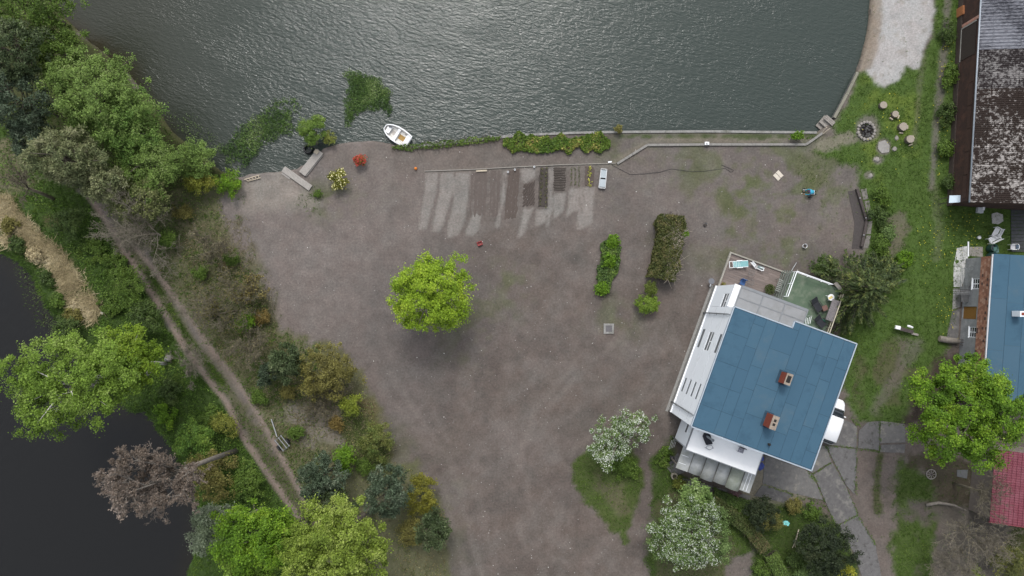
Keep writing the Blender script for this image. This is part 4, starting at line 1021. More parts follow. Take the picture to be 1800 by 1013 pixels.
# ------------------------------------------------------------------ red roof, bottom right
QE = 3.2
G0, G1 = P(1750, 790, QE), P(1740, 917, QE)
gd = (G0-G1).normalized(); go_ = Vector((gd.y, -gd.x, 0))
def QW(s, t, z=0): return G1.xy.to_3d()+gd*s+go_*t+Vector((0, 0, z))
QL = (G0-G1).length
rd = thing('red_roof_shed', 'shed with bright red profiled metal roof', 'shed', QW(QL/2, 3))
MB().prism([QW(.15, .15), QW(QL, .15), QW(QL, 6), QW(.15, 6)], -.1, QE-.06).build('wall', pm('shed_wall', (.20, .17, .15), (.14, .12, .105), 3, .9, .3), rd)
REDM = pm('red_roof_metal', (.150, .034, .050), (.115, .026, .038), 1.1, .65, .1, 30, c3=(.18, .06, .078), s3=.8, t3=.56, w3=.12)
s9 = math.radians(14)
for j in range(14):     # stepped rows of the tile profile
    a, b_ = -.05+.36*j, -.05+.36*(j+1)+.02
    vs, fs = [], []; nseg = int(QL/.22*6); S = np.linspace(-.05, QL, nseg+1)
    for s_ in S:
        pz = .028*abs(math.sin(math.pi*s_/.22))
        for t, dz in ((a, .045), (b_, 0)): vs.append(QW(s_, t, QE+t*math.tan(s9)+pz+dz))
        vs.append(QW(s_, a, QE+a*math.tan(s9)+pz))
    for i in range(nseg): fs += [(3*i, 3*i+1, 3*i+4, 3*i+3), (3*i+2, 3*i, 3*i+3, 3*i+5)]
    MB().add(vs, fs).build('tile_row', REDM, rd)
MB().prism([QW(-.08, -.1), QW(-.03, -.1), QW(-.03, 5), QW(-.08, 5)], [QE-.1, QE-.1, QE+1.2, QE+1.2], [QE+.06, QE+.06, QE+1.36, QE+1.36]).build('verge_board', pm('verge', (.2, .05, .06), (.15, .04, .05)), rd)
# ================================================================== TREES AND SHRUBS
# --- wooded shore, top left
broadleaf('alder_tree', 'dark green tree crown in the top left corner over the lake', 45, 8, 7, 95, 3, MIDG, 12000, .19, 11, base=(110, 40))
broadleaf('alder_tree', 'mid green tree leaning over brown water at the top left', 95, 85, 6, 62, 2.6, MIDG, 10000, .18, 12, base=(150, 115))
pine('pine_tree', 'dark pine below the corner tree at the left edge', 32, 95, 8, 62, 2.6, PINE, 9000, 13, base=(150, 165))
pine('pine_tree', 'bluish dark pine with round tufts left of the big willow', 38, 178, 7.5, 58, 2.6, BLUEP, 8500, 14, base=(140, 220))
broadleaf('willow_tree', 'large pale green willow crown above the lake shore', 168, 168, 6.5, 110, 3.4, WILLOW, 26000, .18, 15, base=(235, 205), clump=.45, ratio=.78, rot=-.45)
broadleaf('willow_tree', 'fresh green willow in front of the large pale one', 222, 222, 5, 72, 2.6, leaf_mat('fresh_willow_leaves', (.060, .115, .022), (.105, .175, .035), (.15, .20, .06)), 14000, .18, 16, base=(270, 245))
broadleaf('willow_tree', 'spreading grey green willow at the corner of the lake', 262, 288, 4.2, 70, 2.2, WILLOW, 14000, .17, 17, base=(295, 300), ratio=.8)
shrub('willow_shrub', 'small willow shrub touching the water beside the reeds', 343, 282, 2.0, 42, 1.5, WILLOW, 5000, .17, 18)
pine('pine_tree', 'pale tufted pine at the top of the dirt track', 118, 275, 7, 70, 2.6, YPINE, 11000, 19, base=(200, 325), ratio=.85)
pine('pine_tree', 'yellowish pine overhanging the dirt track entry', 182, 322, 5.5, 50, 2.0, YPINE, 6500, 20, base=(235, 350), ratio=.7)
pine('pine_tree', 'dark grey pine behind the pale tufted one', 62, 238, 6, 44, 2.0, BLUEP, 5500, 21, base=(140, 270))
broadleaf('alder_tree', 'olive green tree between willows and dirt track', 245, 345, 4, 62, 1.9, leaf_mat('olive_green_leaves', (.07, .085, .03), (.125, .14, .05), (.16, .17, .07)), 8000, .18, 22, base=(285, 360), ratio=.6)
shrub('flowering_shrub', 'yellow green shrub at the end of the beach', 352, 322, 1.4, 36, 1.0, leaf_mat('gorse_leaves', (.10, .12, .02), (.17, .18, .025), (.20, .15, .03)), 3600, .14, 23, ratio=.65)
shrub('leafy_shrub', 'bright green shrub between beach and yellow shrub', 404, 324, 1.0, 25, .8, SPRING, 2200, .16, 24)
# --- leafless thicket over the track
bare_tree('bare_tree', 'leafless grey tree reaching over the dirt track', 250, 395, 5, 95, 2.2, TWIG_PALE, (300, 425), 31, (9, 9, 7, 5), tr=.13)
bare_tree('bare_tree', 'leafless tree at the left edge by dry reeds', 18, 318, 6, 62, 2, TWIG, (95, 350), 32, (6, 7, 6, 4), tr=.16)
bare_tree('bare_shrub', 'brown leafless shrub beside the dirt track', 385, 425, 2.6, 62, 1.6, TWIG, (395, 435), 33, (8, 8, 7, 4), cat='shrub', tr=.06, buds=(BROWNSCRUB, 1500, .10))
bare_tree('bare_shrub', 'tangled brown shrub near the middle of the track', 400, 520, 2.6, 70, 1.6, TWIG, (415, 525), 34, (9, 8, 7, 4), cat='shrub', tr=.06, buds=(OLIVE, 1800, .10))
bare_tree('bare_tree', 'leafless dark limbed tree leaning over the track', 345, 560, 4, 62, 1.8, TWIG, (420, 545), 35, (6, 7, 6, 4), tr=.09)
bare_tree('bare_shrub', 'brown shrub edging the yard above the olive bush', 445, 500, 1.8, 46, 1.3, TWIG, (450, 505), 36, (8, 8, 6, 4), cat='shrub', tr=.05, buds=(leaf_mat('ochre_buds', (.12, .10, .03), (.17, .145, .05)), 2600, .13))
bare_tree('bare_shrub', 'leafless shrub left of the dark green pine bush', 430, 605, 2.2, 55, 1.4, TWIG, (440, 600), 37, (8, 8, 7, 4), cat='shrub', tr=.05, buds=(BROWNSCRUB, 1300, .10))
bare_tree('bare_shrub', 'pale leafless shrub on the bank below the birch', 330, 645, 2.4, 52, 1.5, TWIG_PALE, (345, 640), 38, (8, 8, 6, 4), cat='shrub', tr=.05)
bare_tree('bare_shrub', 'low brown thicket below the olive bush', 560, 700, 1.2, 60, .9, TWIG, (562, 698), 39, (10, 9, 7, 4), cat='shrub', tr=.04, buds=(BROWNSCRUB, 1300, .10))
shrub('leafy_shrub', 'small fresh green shrub among the brown thicket', 432, 566, 1.2, 17, .8, SPRING, 1300, .15, 40)
shrub('leafy_shrub', 'young green shrub below the bare tree by track', 292, 418, 1.5, 17, .9, MIDG, 1500, .15, 41)
# --- left bank
broadleaf('birch_tree', 'big light green birch with white limbs over the river', 130, 672, 9.5, 142, 4.0, BIRCHL, 40000, .18, 51, base=(262, 655), bark=BIRCH, clump=.5, ratio=.74, rot=.25, limbs=14, trunk_r=.24, inner=.3, nclump=340, bump=.2)
broadleaf('birch_tree', 'fresh green birch half next to the dirt track', 228, 625, 8, 62, 3.2, leaf_mat('birch_bright_leaves', (.065, .115, .008), (.115, .175, .012), (.16, .22, .025)), 13000, .18, 52, base=(292, 640), bark=BIRCH, limbs=6, trunk_r=.14)
bare_tree('budding_tree', 'reddish brown budding tree with long grey trunk over the river', 262, 848, 14, 90, 3.6, GREYBARK, (416, 792), 53, (10, 9, 8, 5), tr=.22, r_tw=.014, buds=(RUST, 26000, .125), spread=.95)
broadleaf('willow_tree', 'grey green willow beside the dark river', 386, 925, 7, 62, 2.8, GREYG, 14000, .16, 54, base=(462, 893), bark=GREYBARK, ratio=.85)
broadleaf('maple_tree', 'bright green tree at the bottom edge beside the river', 452, 948, 9, 88, 3.2, SPRING, 26000, .19, 55, base=(545, 905), ratio=.85)
broadleaf('maple_tree', 'large yellow green tree at the bottom edge', 588, 962, 10.5, 112, 3.6, YGREEN, 40000, .19, 56, base=(655, 893), ratio=.82, nclump=330, bump=.18)
broadleaf('maple_tree', 'small yellow green crown left of the large bottom tree', 445, 1004, 8, 55, 2.4, BIRCHL, 9000, .19, 57, base=(520, 955))
shrub('leafy_shrub', 'olive brown thicket under the long grey trunk', 372, 835, 2.2, 55, 1.5, OLIVE, 6500, .16, 58, ratio=.9)
shrub('leafy_shrub', 'green shrub between river and dirt track', 345, 772, 1.8, 42, 1.3, leaf_mat('bank_shrub_leaves', (.045, .095, .015), (.09, .15, .02), (.13, .18, .03)), 5000, .17, 59)
shrub('leafy_shrub', 'dark green shrub at the lower end of the track', 430, 850, 1.6, 40, 1.1, MIDG, 4200, .16, 60)
shrub('leafy_shrub', 'yellowish shrub on the bank near the trunk foot', 395, 745, 1.2, 24, .8, leaf_mat('yellow_shrub_leaves', (.09, .11, .02), (.15, .16, .03)), 2200, .15, 61)
shrub('leafy_shrub', 'dark green bush at the water under the birch', 255, 560, 1.6, 36, 1.0, DARKG, 3500, .17, 62)
shrub('leafy_shrub', 'dark bush on the bank beside dry straw', 120, 395, 1.8, 34, 1.2, DARKG, 3400, .17, 63)
shrub('leafy_shrub', 'deep green bush hugging the track above the birch', 225, 505, 1.4, 38, 1.0, MIDG, 3800, .16, 64, ratio=1.3)
shrub('leafy_shrub', 'dark shrub on the river edge near floating weed', 115, 578, 1.2, 30, .9, DARKG, 2600, .16, 65)
# --- clump in the middle left
pine('pine_bush', 'dark green pine bush at the left of the olive bush', 505, 636, 3, 34, 1.9, PINE, 5000, 71, cat='tree')
pine('pine_bush', 'small bluish pine left of the dark pine bush', 476, 656, 2.2, 20, 1.3, BLUEP, 2200, 72, cat='tree')
shrub('olive_bush', 'large olive brown bush bordering the dirt yard', 570, 652, 2.4, 62, 1.8, OLIVE, 9500, .16, 73, ratio=.85, rot=-.5)
shrub('olive_bush', 'yellow green bush under the large olive bush', 618, 713, 1.4, 22, 1.0, leaf_mat('fresh_olive_leaves', (.09, .12, .015), (.15, .18, .02)), 2200, .15, 74)
shrub('leafy_shrub', 'green and brown shrub on the edge of the yard', 660, 778, 1.6, 34, 1.2, leaf_mat('mixed_shrub_leaves', (.06, .09, .02), (.11, .12, .03), (.14, .13, .05)), 4600, .16, 75, ratio=1.2)
shrub('leafy_shrub', 'bright green shrub above the dark pines', 606, 806, 1.8, 23, 1.2, SPRING, 2600, .17, 76, ratio=1.15)
pine('pine_tree', 'blue green pine beside the lower dirt track', 568, 838, 4.0, 44, 2.2, BLUEP, 6500, 77)
pine('pine_tree', 'dark pine half under the yellow green tree', 592, 886, 3.6, 38, 1.9, PINE, 4500, 78)
pine('pine_tree', 'dense blue pine next to a mustard bush', 682, 862, 4.2, 44, 2.4, BLUEP, 8000, 79)
pine('pine_tree', 'small dark pine at the yard below the mustard bush', 762, 930, 3.2, 29, 1.9, PINE, 4800, 80, ratio=1.2)
shrub('olive_bush', 'mustard coloured bush between two pines', 738, 872, 2.0, 36, 1.5, leaf_mat('mustard_leaves', (.095, .095, .012), (.15, .145, .02), (.18, .17, .03)), 5200, .15, 81, ratio=1.35)
shrub('leafy_shrub', 'brownish low bush under the mustard bush', 722, 935, 1.2, 30, .9, OLIVE, 3000, .15, 82)
# --- centre and right
broadleaf('maple_tree', 'lime green tree standing alone in the dirt yard', 760, 517, 5.2, 88, 2.7, LIME, 30000, .17, 91, base=(775, 520), clump=.45, ratio=.88, inner=.5, bump=.10, limbs=12)
broadleaf('linden_tree', 'large bright green tree beside the small blue roof', 1702, 722, 8.5, 112, 3.8, SPRING, 46000, .19, 92, base=(1612, 700), clump=.5, nclump=330, inner=.4, bump=.2)
spray_conifer('juniper_tree', 'feathery dark green conifer next to the green terrace', 1518, 508, 6.0, 74, JUNI, 170, 80, 93, base=(1490, 510))
spray_conifer('juniper_tree', 'low dark conifer at the foot of the feathery conifer', 1555, 478, 2.6, 40, JUNI, 120, 40, 94, base=(1548, 480), cat='shrub')
shrub('leafy_shrub', 'dark green shrub beside the green terrace corner', 1452, 470, 1.2, 28, .8, DARKG, 2600, .17, 95, ratio=.7)
def toppick(C, c, r): return C[:, 2] > c[2]-.2
broadleaf('apple_tree', 'white blossoming tree on the grassy island', 1086, 768, 3.2, 66, 1.5, APPLE, 9500, .15, 96, base=(1078, 775), ratio=.66, rot=.6, clump=.36, extra=(BLOSSOM, 2800, .095, toppick), nclump=110)
broadleaf('apple_tree', 'large white blossoming tree south of the white house', 1215, 936, 4.0, 88, 1.9, APPLE, 19000, .16, 97, base=(1190, 915), ratio=.85, clump=.42, extra=(BLOSSOM, 3800, .095, lambda C, c, r: (C[:, 2] > c[2]-.3) & (C[:, 0] < c[0]+r*.55)), nclump=210)
broadleaf('apple_tree', 'leafy green crown above the large blossoming tree', 1226, 878, 3.6, 32, 1.2, leaf_mat('bright_apple_leaves', (.08, .14, .035), (.14, .20, .06), (.20, .25, .12)), 3600, .19, 98, base=(1222, 880), clump=.45)
shrub('leafy_shrub', 'dark weed clump under the white blossoming tree', 1100, 822, .6, 30, .5, MIDG, 2600, .17, 99, ratio=.7)
shrub('yew_tree', 'wide dark yew at the bottom beside the concrete drive', 1452, 962, 2.4, 60, 1.7, YEW, 17000, .15, 100, clump=.32, nclump=240, cat='tree', inner=.6, bump=.08)
shrub('leafy_shrub', 'golden yellow shrub at the bottom edge near the yew', 1482, 1010, 1.2, 24, .9, leaf_mat('golden_leaves', (.16, .17, .015), (.25, .25, .03)), 2400, .16, 101)
shrub('yew_bush', 'round dark bush between hedge and turquoise sheet', 1338, 900, 1.6, 32, 1.2, YEW, 6500, .14, 102, clump=.26, nclump=110, inner=.6, bump=.08)
shrub('golden_bush', 'olive gold half of the round dark bush', 1356, 914, 1.4, 21, 1.0, leaf_mat('gold_olive_leaves', (.07, .075, .02), (.12, .115, .03)), 2600, .13, 103)
shrub('leafy_shrub', 'pale green plant at the bottom edge left of the yew', 1415, 1008, .8, 18, .6, APPLE, 1400, .16, 104)
shrub('azalea_shrub', 'round shrub covered in red flowers near the shore', 633, 283, .6, 12, .5, MIDG, 1300, .11, 105, clump=.2, nclump=40, extra=(REDFL, 900, .10, lambda C, c, r: C[:, 2] > -9))
shrub('rhododendron_shrub', 'round yellow green shrub with cream flowers', 595, 315, .9, 20, .7, leaf_mat('rhodo_leaves', (.075, .085, .010), (.14, .14, .015), (.18, .17, .02)), 3200, .13, 106, clump=.3, nclump=40, extra=(CREAMFL, 160, .13, toppick))
shrub('leafy_shrub', 'tiny green plant below the cream flowered shrub', 558, 341, .3, 9, .25, MIDG, 450, .13, 107, clump=.16)
broadleaf('willow_tree', 'small pollard willow sprouting at the plank jetty', 549, 228, 1.5, 28, 1.0, leaf_mat('young_willow_leaves', (.075, .13, .022), (.13, .19, .034), (.17, .22, .06)), 6000, .13, 108, base=(556, 258), clump=.35, bark=GREYBARK, trunk_r=.14)
shrub('leafy_shrub', 'yellow flowering plant right of the pollard willow', 580, 243, .6, 15, .5, leaf_mat('yellow_plant_leaves', (.10, .13, .02), (.19, .20, .05)), 1200, .13, 109, clump=.22)
shrub('box_bush', 'small clipped dark bush under the long hedge', 1144, 509, .9, 14.5, .6, leaf_mat('box_leaves', (.045, .065, .010), (.085, .11, .018)), 2600, .11, 110, clump=.18, nclump=60, inner=.85)
shrub('box_bush', 'round light green bush at the end of the hedge', 1139, 536, .9, 20, .75, leaf_mat('bright_bush_leaves', (.075, .125, .015), (.13, .19, .025)), 3600, .14, 111, clump=.25, nclump=60, inner=.8)
shrub('leafy_shrub', 'tiny bright green sprout on the hedge side', 1203, 411, 1.2, 8, .35, SPRING, 500, .13, 112, clump=.16)
shrub('leafy_shrub', 'dark green plant in the shore wall corner', 1401, 240, .5, 12, .4, SPRING, 800, .16, 113, clump=.2, ratio=.6)
shrub('leafy_shrub', 'small bush growing on the lake wall', 1087, 227, .5, 8, .4, OLIVE, 600, .12, 114, clump=.15)
for i, (x, y, r, lb) in enumerate([(1548, 345, 22, 'top leafy weed clump beside the timber beams'), (1548, 385, 22, 'middle leafy weed clump beside the timber beams'), (1552, 430, 20, 'lowest leafy weed clump above the conifer'),
                                   (1590, 455, 14, 'small green clump at the meadow rubble'), (1562, 410, 14, 'small clump on top of the meadow rubble')]):
    shrub('weed_clump', lb, x, y, .5, r, .45, [MIDG, DARKG, MIDG, SPRING, APPLE][i], 1700, .17, 120+i, clump=.3, group='weed clumps at the meadow edge', ratio=1.1)
for i, (x, y, r, lb) in enumerate([(1664, 60, 16, 'green weed clump at the barn wall near the bin'), (1668, 130, 18, 'green weed clump halfway up the barn wall'), (1664, 200, 18, 'leafy weed clump at the middle of the barn wall'),
                                   (1663, 262, 15, 'leafy weed clump at the lower barn wall'), (1668, 320, 10, 'last weed clump before the pale blue sheet')]):
    shrub('weed_clump', lb, x, y, .5, r, .5, MIDG if i % 2 else DARKG, 1500, .18, 130+i, clump=.3, group='weed clumps along the barn wall', ratio=1.5)
# bottom right
bare_tree('bare_tree', 'leafless pale tree over the bare garden patch', 1712, 952, 3.2, 74, 1.4, TWIG_PALE, (1690, 925), 141, (11, 9, 7, 4), tr=.08, buds=(BROWNSCRUB, 900, .10))
bare_tree('bare_tree', 'leafless branches reaching over the red roof', 1740, 868, 4.6, 56, 1.2, TWIG, (1676, 850), 142, (7, 8, 6, 4), tr=.11)
bare_tree('bare_shrub', 'pale dry bush at the bottom edge beside the grass', 1668, 985, 2, 46, 1.0, TWIG_PALE, (1665, 980), 143, (9, 8, 6, 4), cat='shrub', tr=.04)
shrub('leafy_shrub', 'olive yellow shrub in the bottom right corner', 1772, 988, 1.8, 36, 1.3, leaf_mat('corner_shrub_leaves', (.055, .065, .02), (.10, .105, .025), (.14, .13, .035)), 3600, .17, 144)
shrub('leafy_shrub', 'small yellow green shrub at the bottom right edge', 1712, 1012, .8, 12, .6, YGREEN, 700, .15, 145)

for i, (x, y, r, lb) in enumerate([(30, 432, 17, 'topmost dark tuft on the straw river bank'), (62, 448, 16, 'pale dry tuft where the straw meets the water'), (84, 490, 15, 'dark tuft halfway down the straw bank'), (100, 528, 16, 'lower dark tuft beside the floating weed'), (128, 556, 17, 'olive tuft just above the birch crown'), (18, 395, 16, 'olive tuft at the left edge on the straw')]):
    shrub('sedge_tuft', lb, x, y, .4, r, .45, [DARKG, STRAWM, DARKG, MIDG, OLIVE, OLIVE][i], 1500, .2, 160+i, clump=.3, group='tufts along the river edge', ratio=.8, rot=-.8)
for i, (x, y, r, lb) in enumerate([(165, 440, 24, 'upper nettle patch on the bank left of the track'), (205, 470, 22, 'second nettle patch on the bank left of the track'), (195, 540, 22, 'nettle patch right of the straw'), (300, 690, 24, 'nettle patch between the birch and the track'), (370, 730, 20, 'nettle patch near the middle of the track'), (290, 730, 22, 'nettle patch at the river under the birch')]):
    shrub('nettle_patch', lb, x, y, .4, r, .5, [MIDG, MIDG, MIDG, DARKG, MIDG, SPRING][i], 2400, .17, 170+i, clump=.3, group='nettle patches on the bank', ratio=1.2, rot=.6)
for i, (x, y, r, lb) in enumerate([(1395, 888, 16, 'low olive shrub above the turquoise sheet'), (1428, 900, 18, 'low green shrub between drive and yew'), (1300, 905, 15, 'green shrub beside the round dark bush'), (1272, 960, 16, 'leafy shrub right of the large blossoming tree'), (1340, 1000, 18, 'green bush at the bottom edge inside the hedge'), (1395, 985, 16, 'dark green plant below the pale pole')]):
    shrub('garden_shrub', lb, x, y, .5, r, .5, [OLIVE, MIDG, MIDG, APPLE, MIDG, DARKG][i], 1700, .15, 180+i, clump=.25, group='shrubs in the south garden', ratio=.8)
for i, (x, y, r, lb) in enumerate([(372, 545, 18, 'olive scrub bush right of the track bend'), (352, 480, 16, 'green scrub bush in the thicket above the bend'), (460, 560, 17, 'ochre scrub bush at the yard edge'), (408, 455, 16, 'green scrub bush at the upper yard edge'), (455, 700, 18, 'green scrub bush beside the lower track'), (590, 745, 16, 'ochre scrub bush below the low thicket'), (505, 690, 16, 'pale olive scrub bush near the trailer'), (640, 820, 18, 'green scrub bush left of the blue pine'), (520, 760, 14, 'small green bush right of the trailer'), (320, 375, 18, 'olive scrub bush below the olive tree')]):
    shrub('scrub_bush', lb, x, y, .6, r, .55, [OLIVE, MIDG, leaf_mat('ochre_leaves', (.10, .075, .022), (.16, .115, .035), (.18, .14, .05)), MIDG, MIDG, MATS['ochre_leaves'] if 'ochre_leaves' in MATS else OLIVE, OLIVE, MIDG, MIDG, OLIVE][i], 1500, .14, 190+i, clump=.32, group='scrub bushes between track and yard', ratio=.8, bump=.3)
# ------------------------------------------------------------------ clipped hedges
def hedge(name, label, pts, half, h, mat, n, size, seed, twigs=None, zb=0.0, cat='hedge', rough=.16):
    """box hedge along a line: leaves on its faces, twigs inside"""
    rs = np.random.RandomState(seed)
    W = np.array([P(*p)[:2] for p in pts]); sg = np.linalg.norm(np.diff(W, axis=0), axis=1); cum = np.r_[0, np.cumsum(sg)]
    root = new_tree(name, label, cat, W.mean(0))
    def at_(s):
        i = np.clip(np.searchsorted(cum, s, 'right')-1, 0, len(sg)-1); f = (s-cum[i])/sg[i]
        p = W[i]+(W[i+1]-W[i])*f[:, None]; d = (W[i+1]-W[i])/sg[i][:, None]
        return p, np.stack([-d[:, 1], d[:, 0]], -1)
    s = rs.rand(n)*cum[-1]; p, nn = at_(s)
    sgn = rs.rand(n) < .5; hw = half*(1+rough*(fbm(s, np.where(sgn, 3.3, 7.7)+seed, .8, seed)-.5)*3); hw = hw*(1 if rough < .3 else np.clip(np.minimum(s, cum[-1]-s)/.9, .15, 1)**.5); hh = h*(1+.14*(fbm(s, s*0+9.1, 1.1, seed+3)-.5)*2)
    side = rs.rand(n)
    lat = np.where(side < .62, rs.rand(n), .9+.12*rs.rand(n))*np.where(sgn, 1, -1)
    zz = np.where(side < .62, 1-.10*np.abs(rs.randn(n))-.12*lat**4, rs.rand(n))
    C = np.concatenate([p+nn*(lat*hw)[:, None], (zz*hh+zb)[:, None]], 1)+rs.randn(n, 3)*.04
    o = np_mesh('leaves', leaf_quads(C, size*(.6+.8*rs.rand(n)), rs, .6, .65), 4, mat, root); tag(o, kind='stuff')
    m = 500; s = rs.rand(m)*cum[-1]; p, nn = at_(s)
    A = np.concatenate([p+nn*(rs.randn(m)*.3*half)[:, None], np.full((m, 1), h*.15)], 1); B = A+np.stack([rs.randn(m)*.35, rs.randn(m)*.35, h*(.55+.38*rs.rand(m))], -1)
    V, q = tubes(A, B, np.full(m, .02), np.full(m, .008)); np_mesh('stems', V, 4, BARK, root, idx=q)
    if twigs:
        m = twigs; s = cum[-1]*(.2+.8*rs.rand(m)); p, nn = at_(s)
        A = np.concatenate([p+nn*(rs.rand(m)*.9*half)[:, None], np.full((m, 1), h*.92)], 1); B = A+np.stack([rs.randn(m)*.4, rs.randn(m)*.4, .12*rs.rand(m)], -1)
        V, q = tubes(A, B, np.full(m, .022), np.full(m, .01)); np_mesh('pale_twigs', V, 4, pm('dead_twigs', (.42, .37, .30), (.30, .26, .2)), root, idx=q)
    return root
hedge('clipped_hedge', 'long brownish clipped hedge with pale dead twigs in yard', [(1176, 381), (1172, 420), (1166, 460), (1160, 492)], 1.25, 1.55, HEDGE, 13000, .15, 201, twigs=240, rough=.22)
hedge('clipped_hedge', 'low clipped hedge curving past the large blossoming tree', [(1246, 876), (1282, 902), (1316, 930), (1340, 962)], .62, 1.1, leaf_mat('hedge_top_leaves', (.035, .058, .014), (.065, .080, .025), (.10, .085, .04), nscale=.5), 7500, .13, 202)
hedge('clipped_hedge', 'lower end of the garden hedge at the bottom edge', [(1350, 970), (1366, 1000), (1384, 1035)], .6, 1.0, leaf_mat('green_hedge_leaves', (.05, .085, .018), (.09, .135, .03)), 4500, .13, 203)
hedge('clipped_hedge', 'short green hedge below the carport roof', [(1250, 866), (1285, 878), (1318, 890)], .5, .8, leaf_mat('deep_hedge_leaves', (.035, .062, .016), (.07, .11, .025)), 4500, .13, 204)
hedge('peony_bed', 'long bed of leafy green perennials in the dirt yard', [(1076, 418), (1072, 450), (1066, 485), (1058, 518)], .78, .4, leaf_mat('perennial_leaves', (.035, .066, .018), (.066, .108, .024), (.10, .15, .03), nscale=.9), 4200, .2, 205, cat='plant bed', rough=.45)
for i, (x, y, r, lb) in enumerate([(1078, 425, 13, 'bright leafy plant at the top of the perennial bed'), (1070, 458, 14, 'bright leafy plant in the middle of the perennial bed'), (1058, 508, 12, 'bright leafy plant at the bottom of the perennial bed')]):
    shrub('peony_plant', lb, x, y, .45, r, .35, SPRING, 900, .2, 210+i, clump=.28, group='plants in the perennial bed')
hedge('shore_planting', 'band of mixed green plants along the lake wall', [(885, 252), (930, 253), (990, 253), (1040, 253), (1072, 253)], .72, .3, leaf_mat('shore_plant_leaves', (.040, .080, .010), (.090, .135, .020), (.19, .175, .045), nscale=.9), 6500, .2, 220, cat='plant bed', rough=.75)
hedge('shore_planting', 'thin strip of green plants along the curved lake wall', [(690, 260), (730, 260), (800, 252), (880, 243)], .22, .22, MIDG, 1000, .16, 221, cat='plant bed', rough=1.0)

# ------------------------------------------------------------------ grass, straw, dandelions, reeds
def scatter(name, label, cat, n, mat, box, dens, h=(.10, .22), w=.035, seed=1, lean=.8, blades=3):
    rs = np.random.RandomState(seed)
    x0, y1 = P(box[0], box[1])[:2]; x1, y0 = P(box[2], box[3])[:2]
    x = x0+(x1-x0)*rs.rand(n); y = y0+(y1-y0)*rs.rand(n)
    i = np.clip(np.searchsorted(GX, x), 0, nx-1); j = np.clip(np.searchsorted(GY, y), 0, ny-1)
    keep = rs.rand(n) < dens(i, j)
    x, y, z = x[keep], y[keep], ZZ[j, i][keep]; n = len(x)*blades
    C = np.repeat(np.stack([x, y, z], -1), blades, 0)+np.append(rs.randn(n, 2)*.05, np.zeros((n, 1)), 1)
    hh = (h[0]+(h[1]-h[0])*rs.rand(n))[:, None]; a = rs.rand(n)*6.283
    d = np.stack([np.cos(a), np.sin(a), np.zeros(n)], -1); sd = np.stack([-np.sin(a), np.cos(a), np.zeros(n)], -1)
    tip = C+d*hh*lean*(.5+rs.rand(n, 1)); tip[:, 2] += hh[:, 0]
    V = np.stack([C-sd*w/2-[0, 0, .02], C+sd*w/2-[0, 0, .02], tip], 1)
    o = np_mesh(name, V, 3, mat)
    return tag(o, label, cat, kind='stuff')
grf = lambda i, j: GR[j, i]**1.3
tr_n = (vnoise(XX/.5, YY/.5, 77)*.7+.3)
scatter('meadow_grass', 'green grass covering the meadow on the right', 'grass', 62000, GRASS, (1400, -10, 1810, 760), lambda i, j: grf(i, j)*tr_n[j, i], seed=301, h=(.08, .2), w=.04)
scatter('garden_grass', 'green grass around the garden and driveway', 'grass', 52000, GRASS, (990, 745, 1810, 1030), lambda i, j: grf(i, j)*tr_n[j, i], seed=302, h=(.08, .2), w=.04)
scatter('bank_grass', 'tall green grass on the river bank', 'grass', 90000, GRASS, (-20, 180, 560, 1030), lambda i, j: grf(i, j)*tr_n[j, i], seed=303, h=(.12, .34), w=.05)
scatter('yard_grass', 'sparse grass tufts growing in the dirt yard', 'grass', 60000, GRASS, (420, 225, 1530, 1030), lambda i, j: np.clip(GR[j, i]-.08, 0, 1)*.6*tr_n[j, i], seed=304, h=(.05, .12), w=.035)
strawmask = rag(STRAW, 8, 22, 14)
scatter('dry_straw', 'flattened dry straw on the river bank', 'straw', 36000, STRAWM, (-20, 290, 210, 590), lambda i, j: strawmask[j, i]*(ZZ[j, i] > -.9)*np.clip(3.2*(n_a+n_b*.7)[j, i]+.55, .03, 1), seed=305, h=(.2, .5), w=.06, lean=1.6)
scrubm = rag([(300, 400), (420, 380), (480, 520), (490, 600), (640, 680), (690, 800), (560, 820), (470, 740), (380, 600)], 14)
scatter('leaf_litter', 'dry brown stalks and litter beside the track', 'litter', 42000, BROWNSCRUB, (250, 340, 800, 1010), lambda i, j: scrubm[j, i]*tr_n[j, i]*.8, seed=306, h=(.08, .25), w=.04, lean=1.6)
def undergrowth(name, label, poly, n, mat, seed, hmax=.45, size=.15, thr=.42):
    rs = np.random.RandomState(seed); A = np.array(poly, float)
    x = A[:, 0].min()+rs.rand(n*3)*np.ptp(A[:, 0]); y = A[:, 1].min()+rs.rand(n*3)*np.ptp(A[:, 1])
    dn = fbm(x, y, 34, seed, 4); d = sdf(x, y, poly)+26*(dn-.5)
    dt = np.minimum(seg_dist(x, y, RUT1, False), seg_dist(x, y, RUT2, False))
    k = (d < 0) & (dt > 7) & (rs.rand(n*3) < np.clip((dn-thr)*5, 0, 1))
    x, y, dn = x[k][:n], y[k][:n], dn[k][:n]
    pts = np.array([P(a, b_, 0)[:] for a, b_ in zip(x, y)]); zz = zat(pts[:, 0], pts[:, 1]); ok = zz > -.7; pts, zz, dn = pts[ok], zz[ok], dn[ok]
    pts[:, 2] = zz+.03+hmax*np.clip((dn-thr)*3, .05, 1)*rs.rand(len(pts))
    return tag(np_mesh(name, leaf_quads(pts, size*(.5+rs.rand(len(pts))), rs, .7, .5), 4, mat), label, 'undergrowth', kind='stuff')
SCRUBP = [(180, 350), (300, 330), (395, 345), (405, 410), (435, 470), (475, 530), (490, 590), (560, 605), (630, 655), (655, 705), (685, 765), (690, 812), (722, 815), (785, 885), (790, 1020), (600, 1020), (548, 905), (480, 780), (400, 650), (330, 560), (250, 440)]
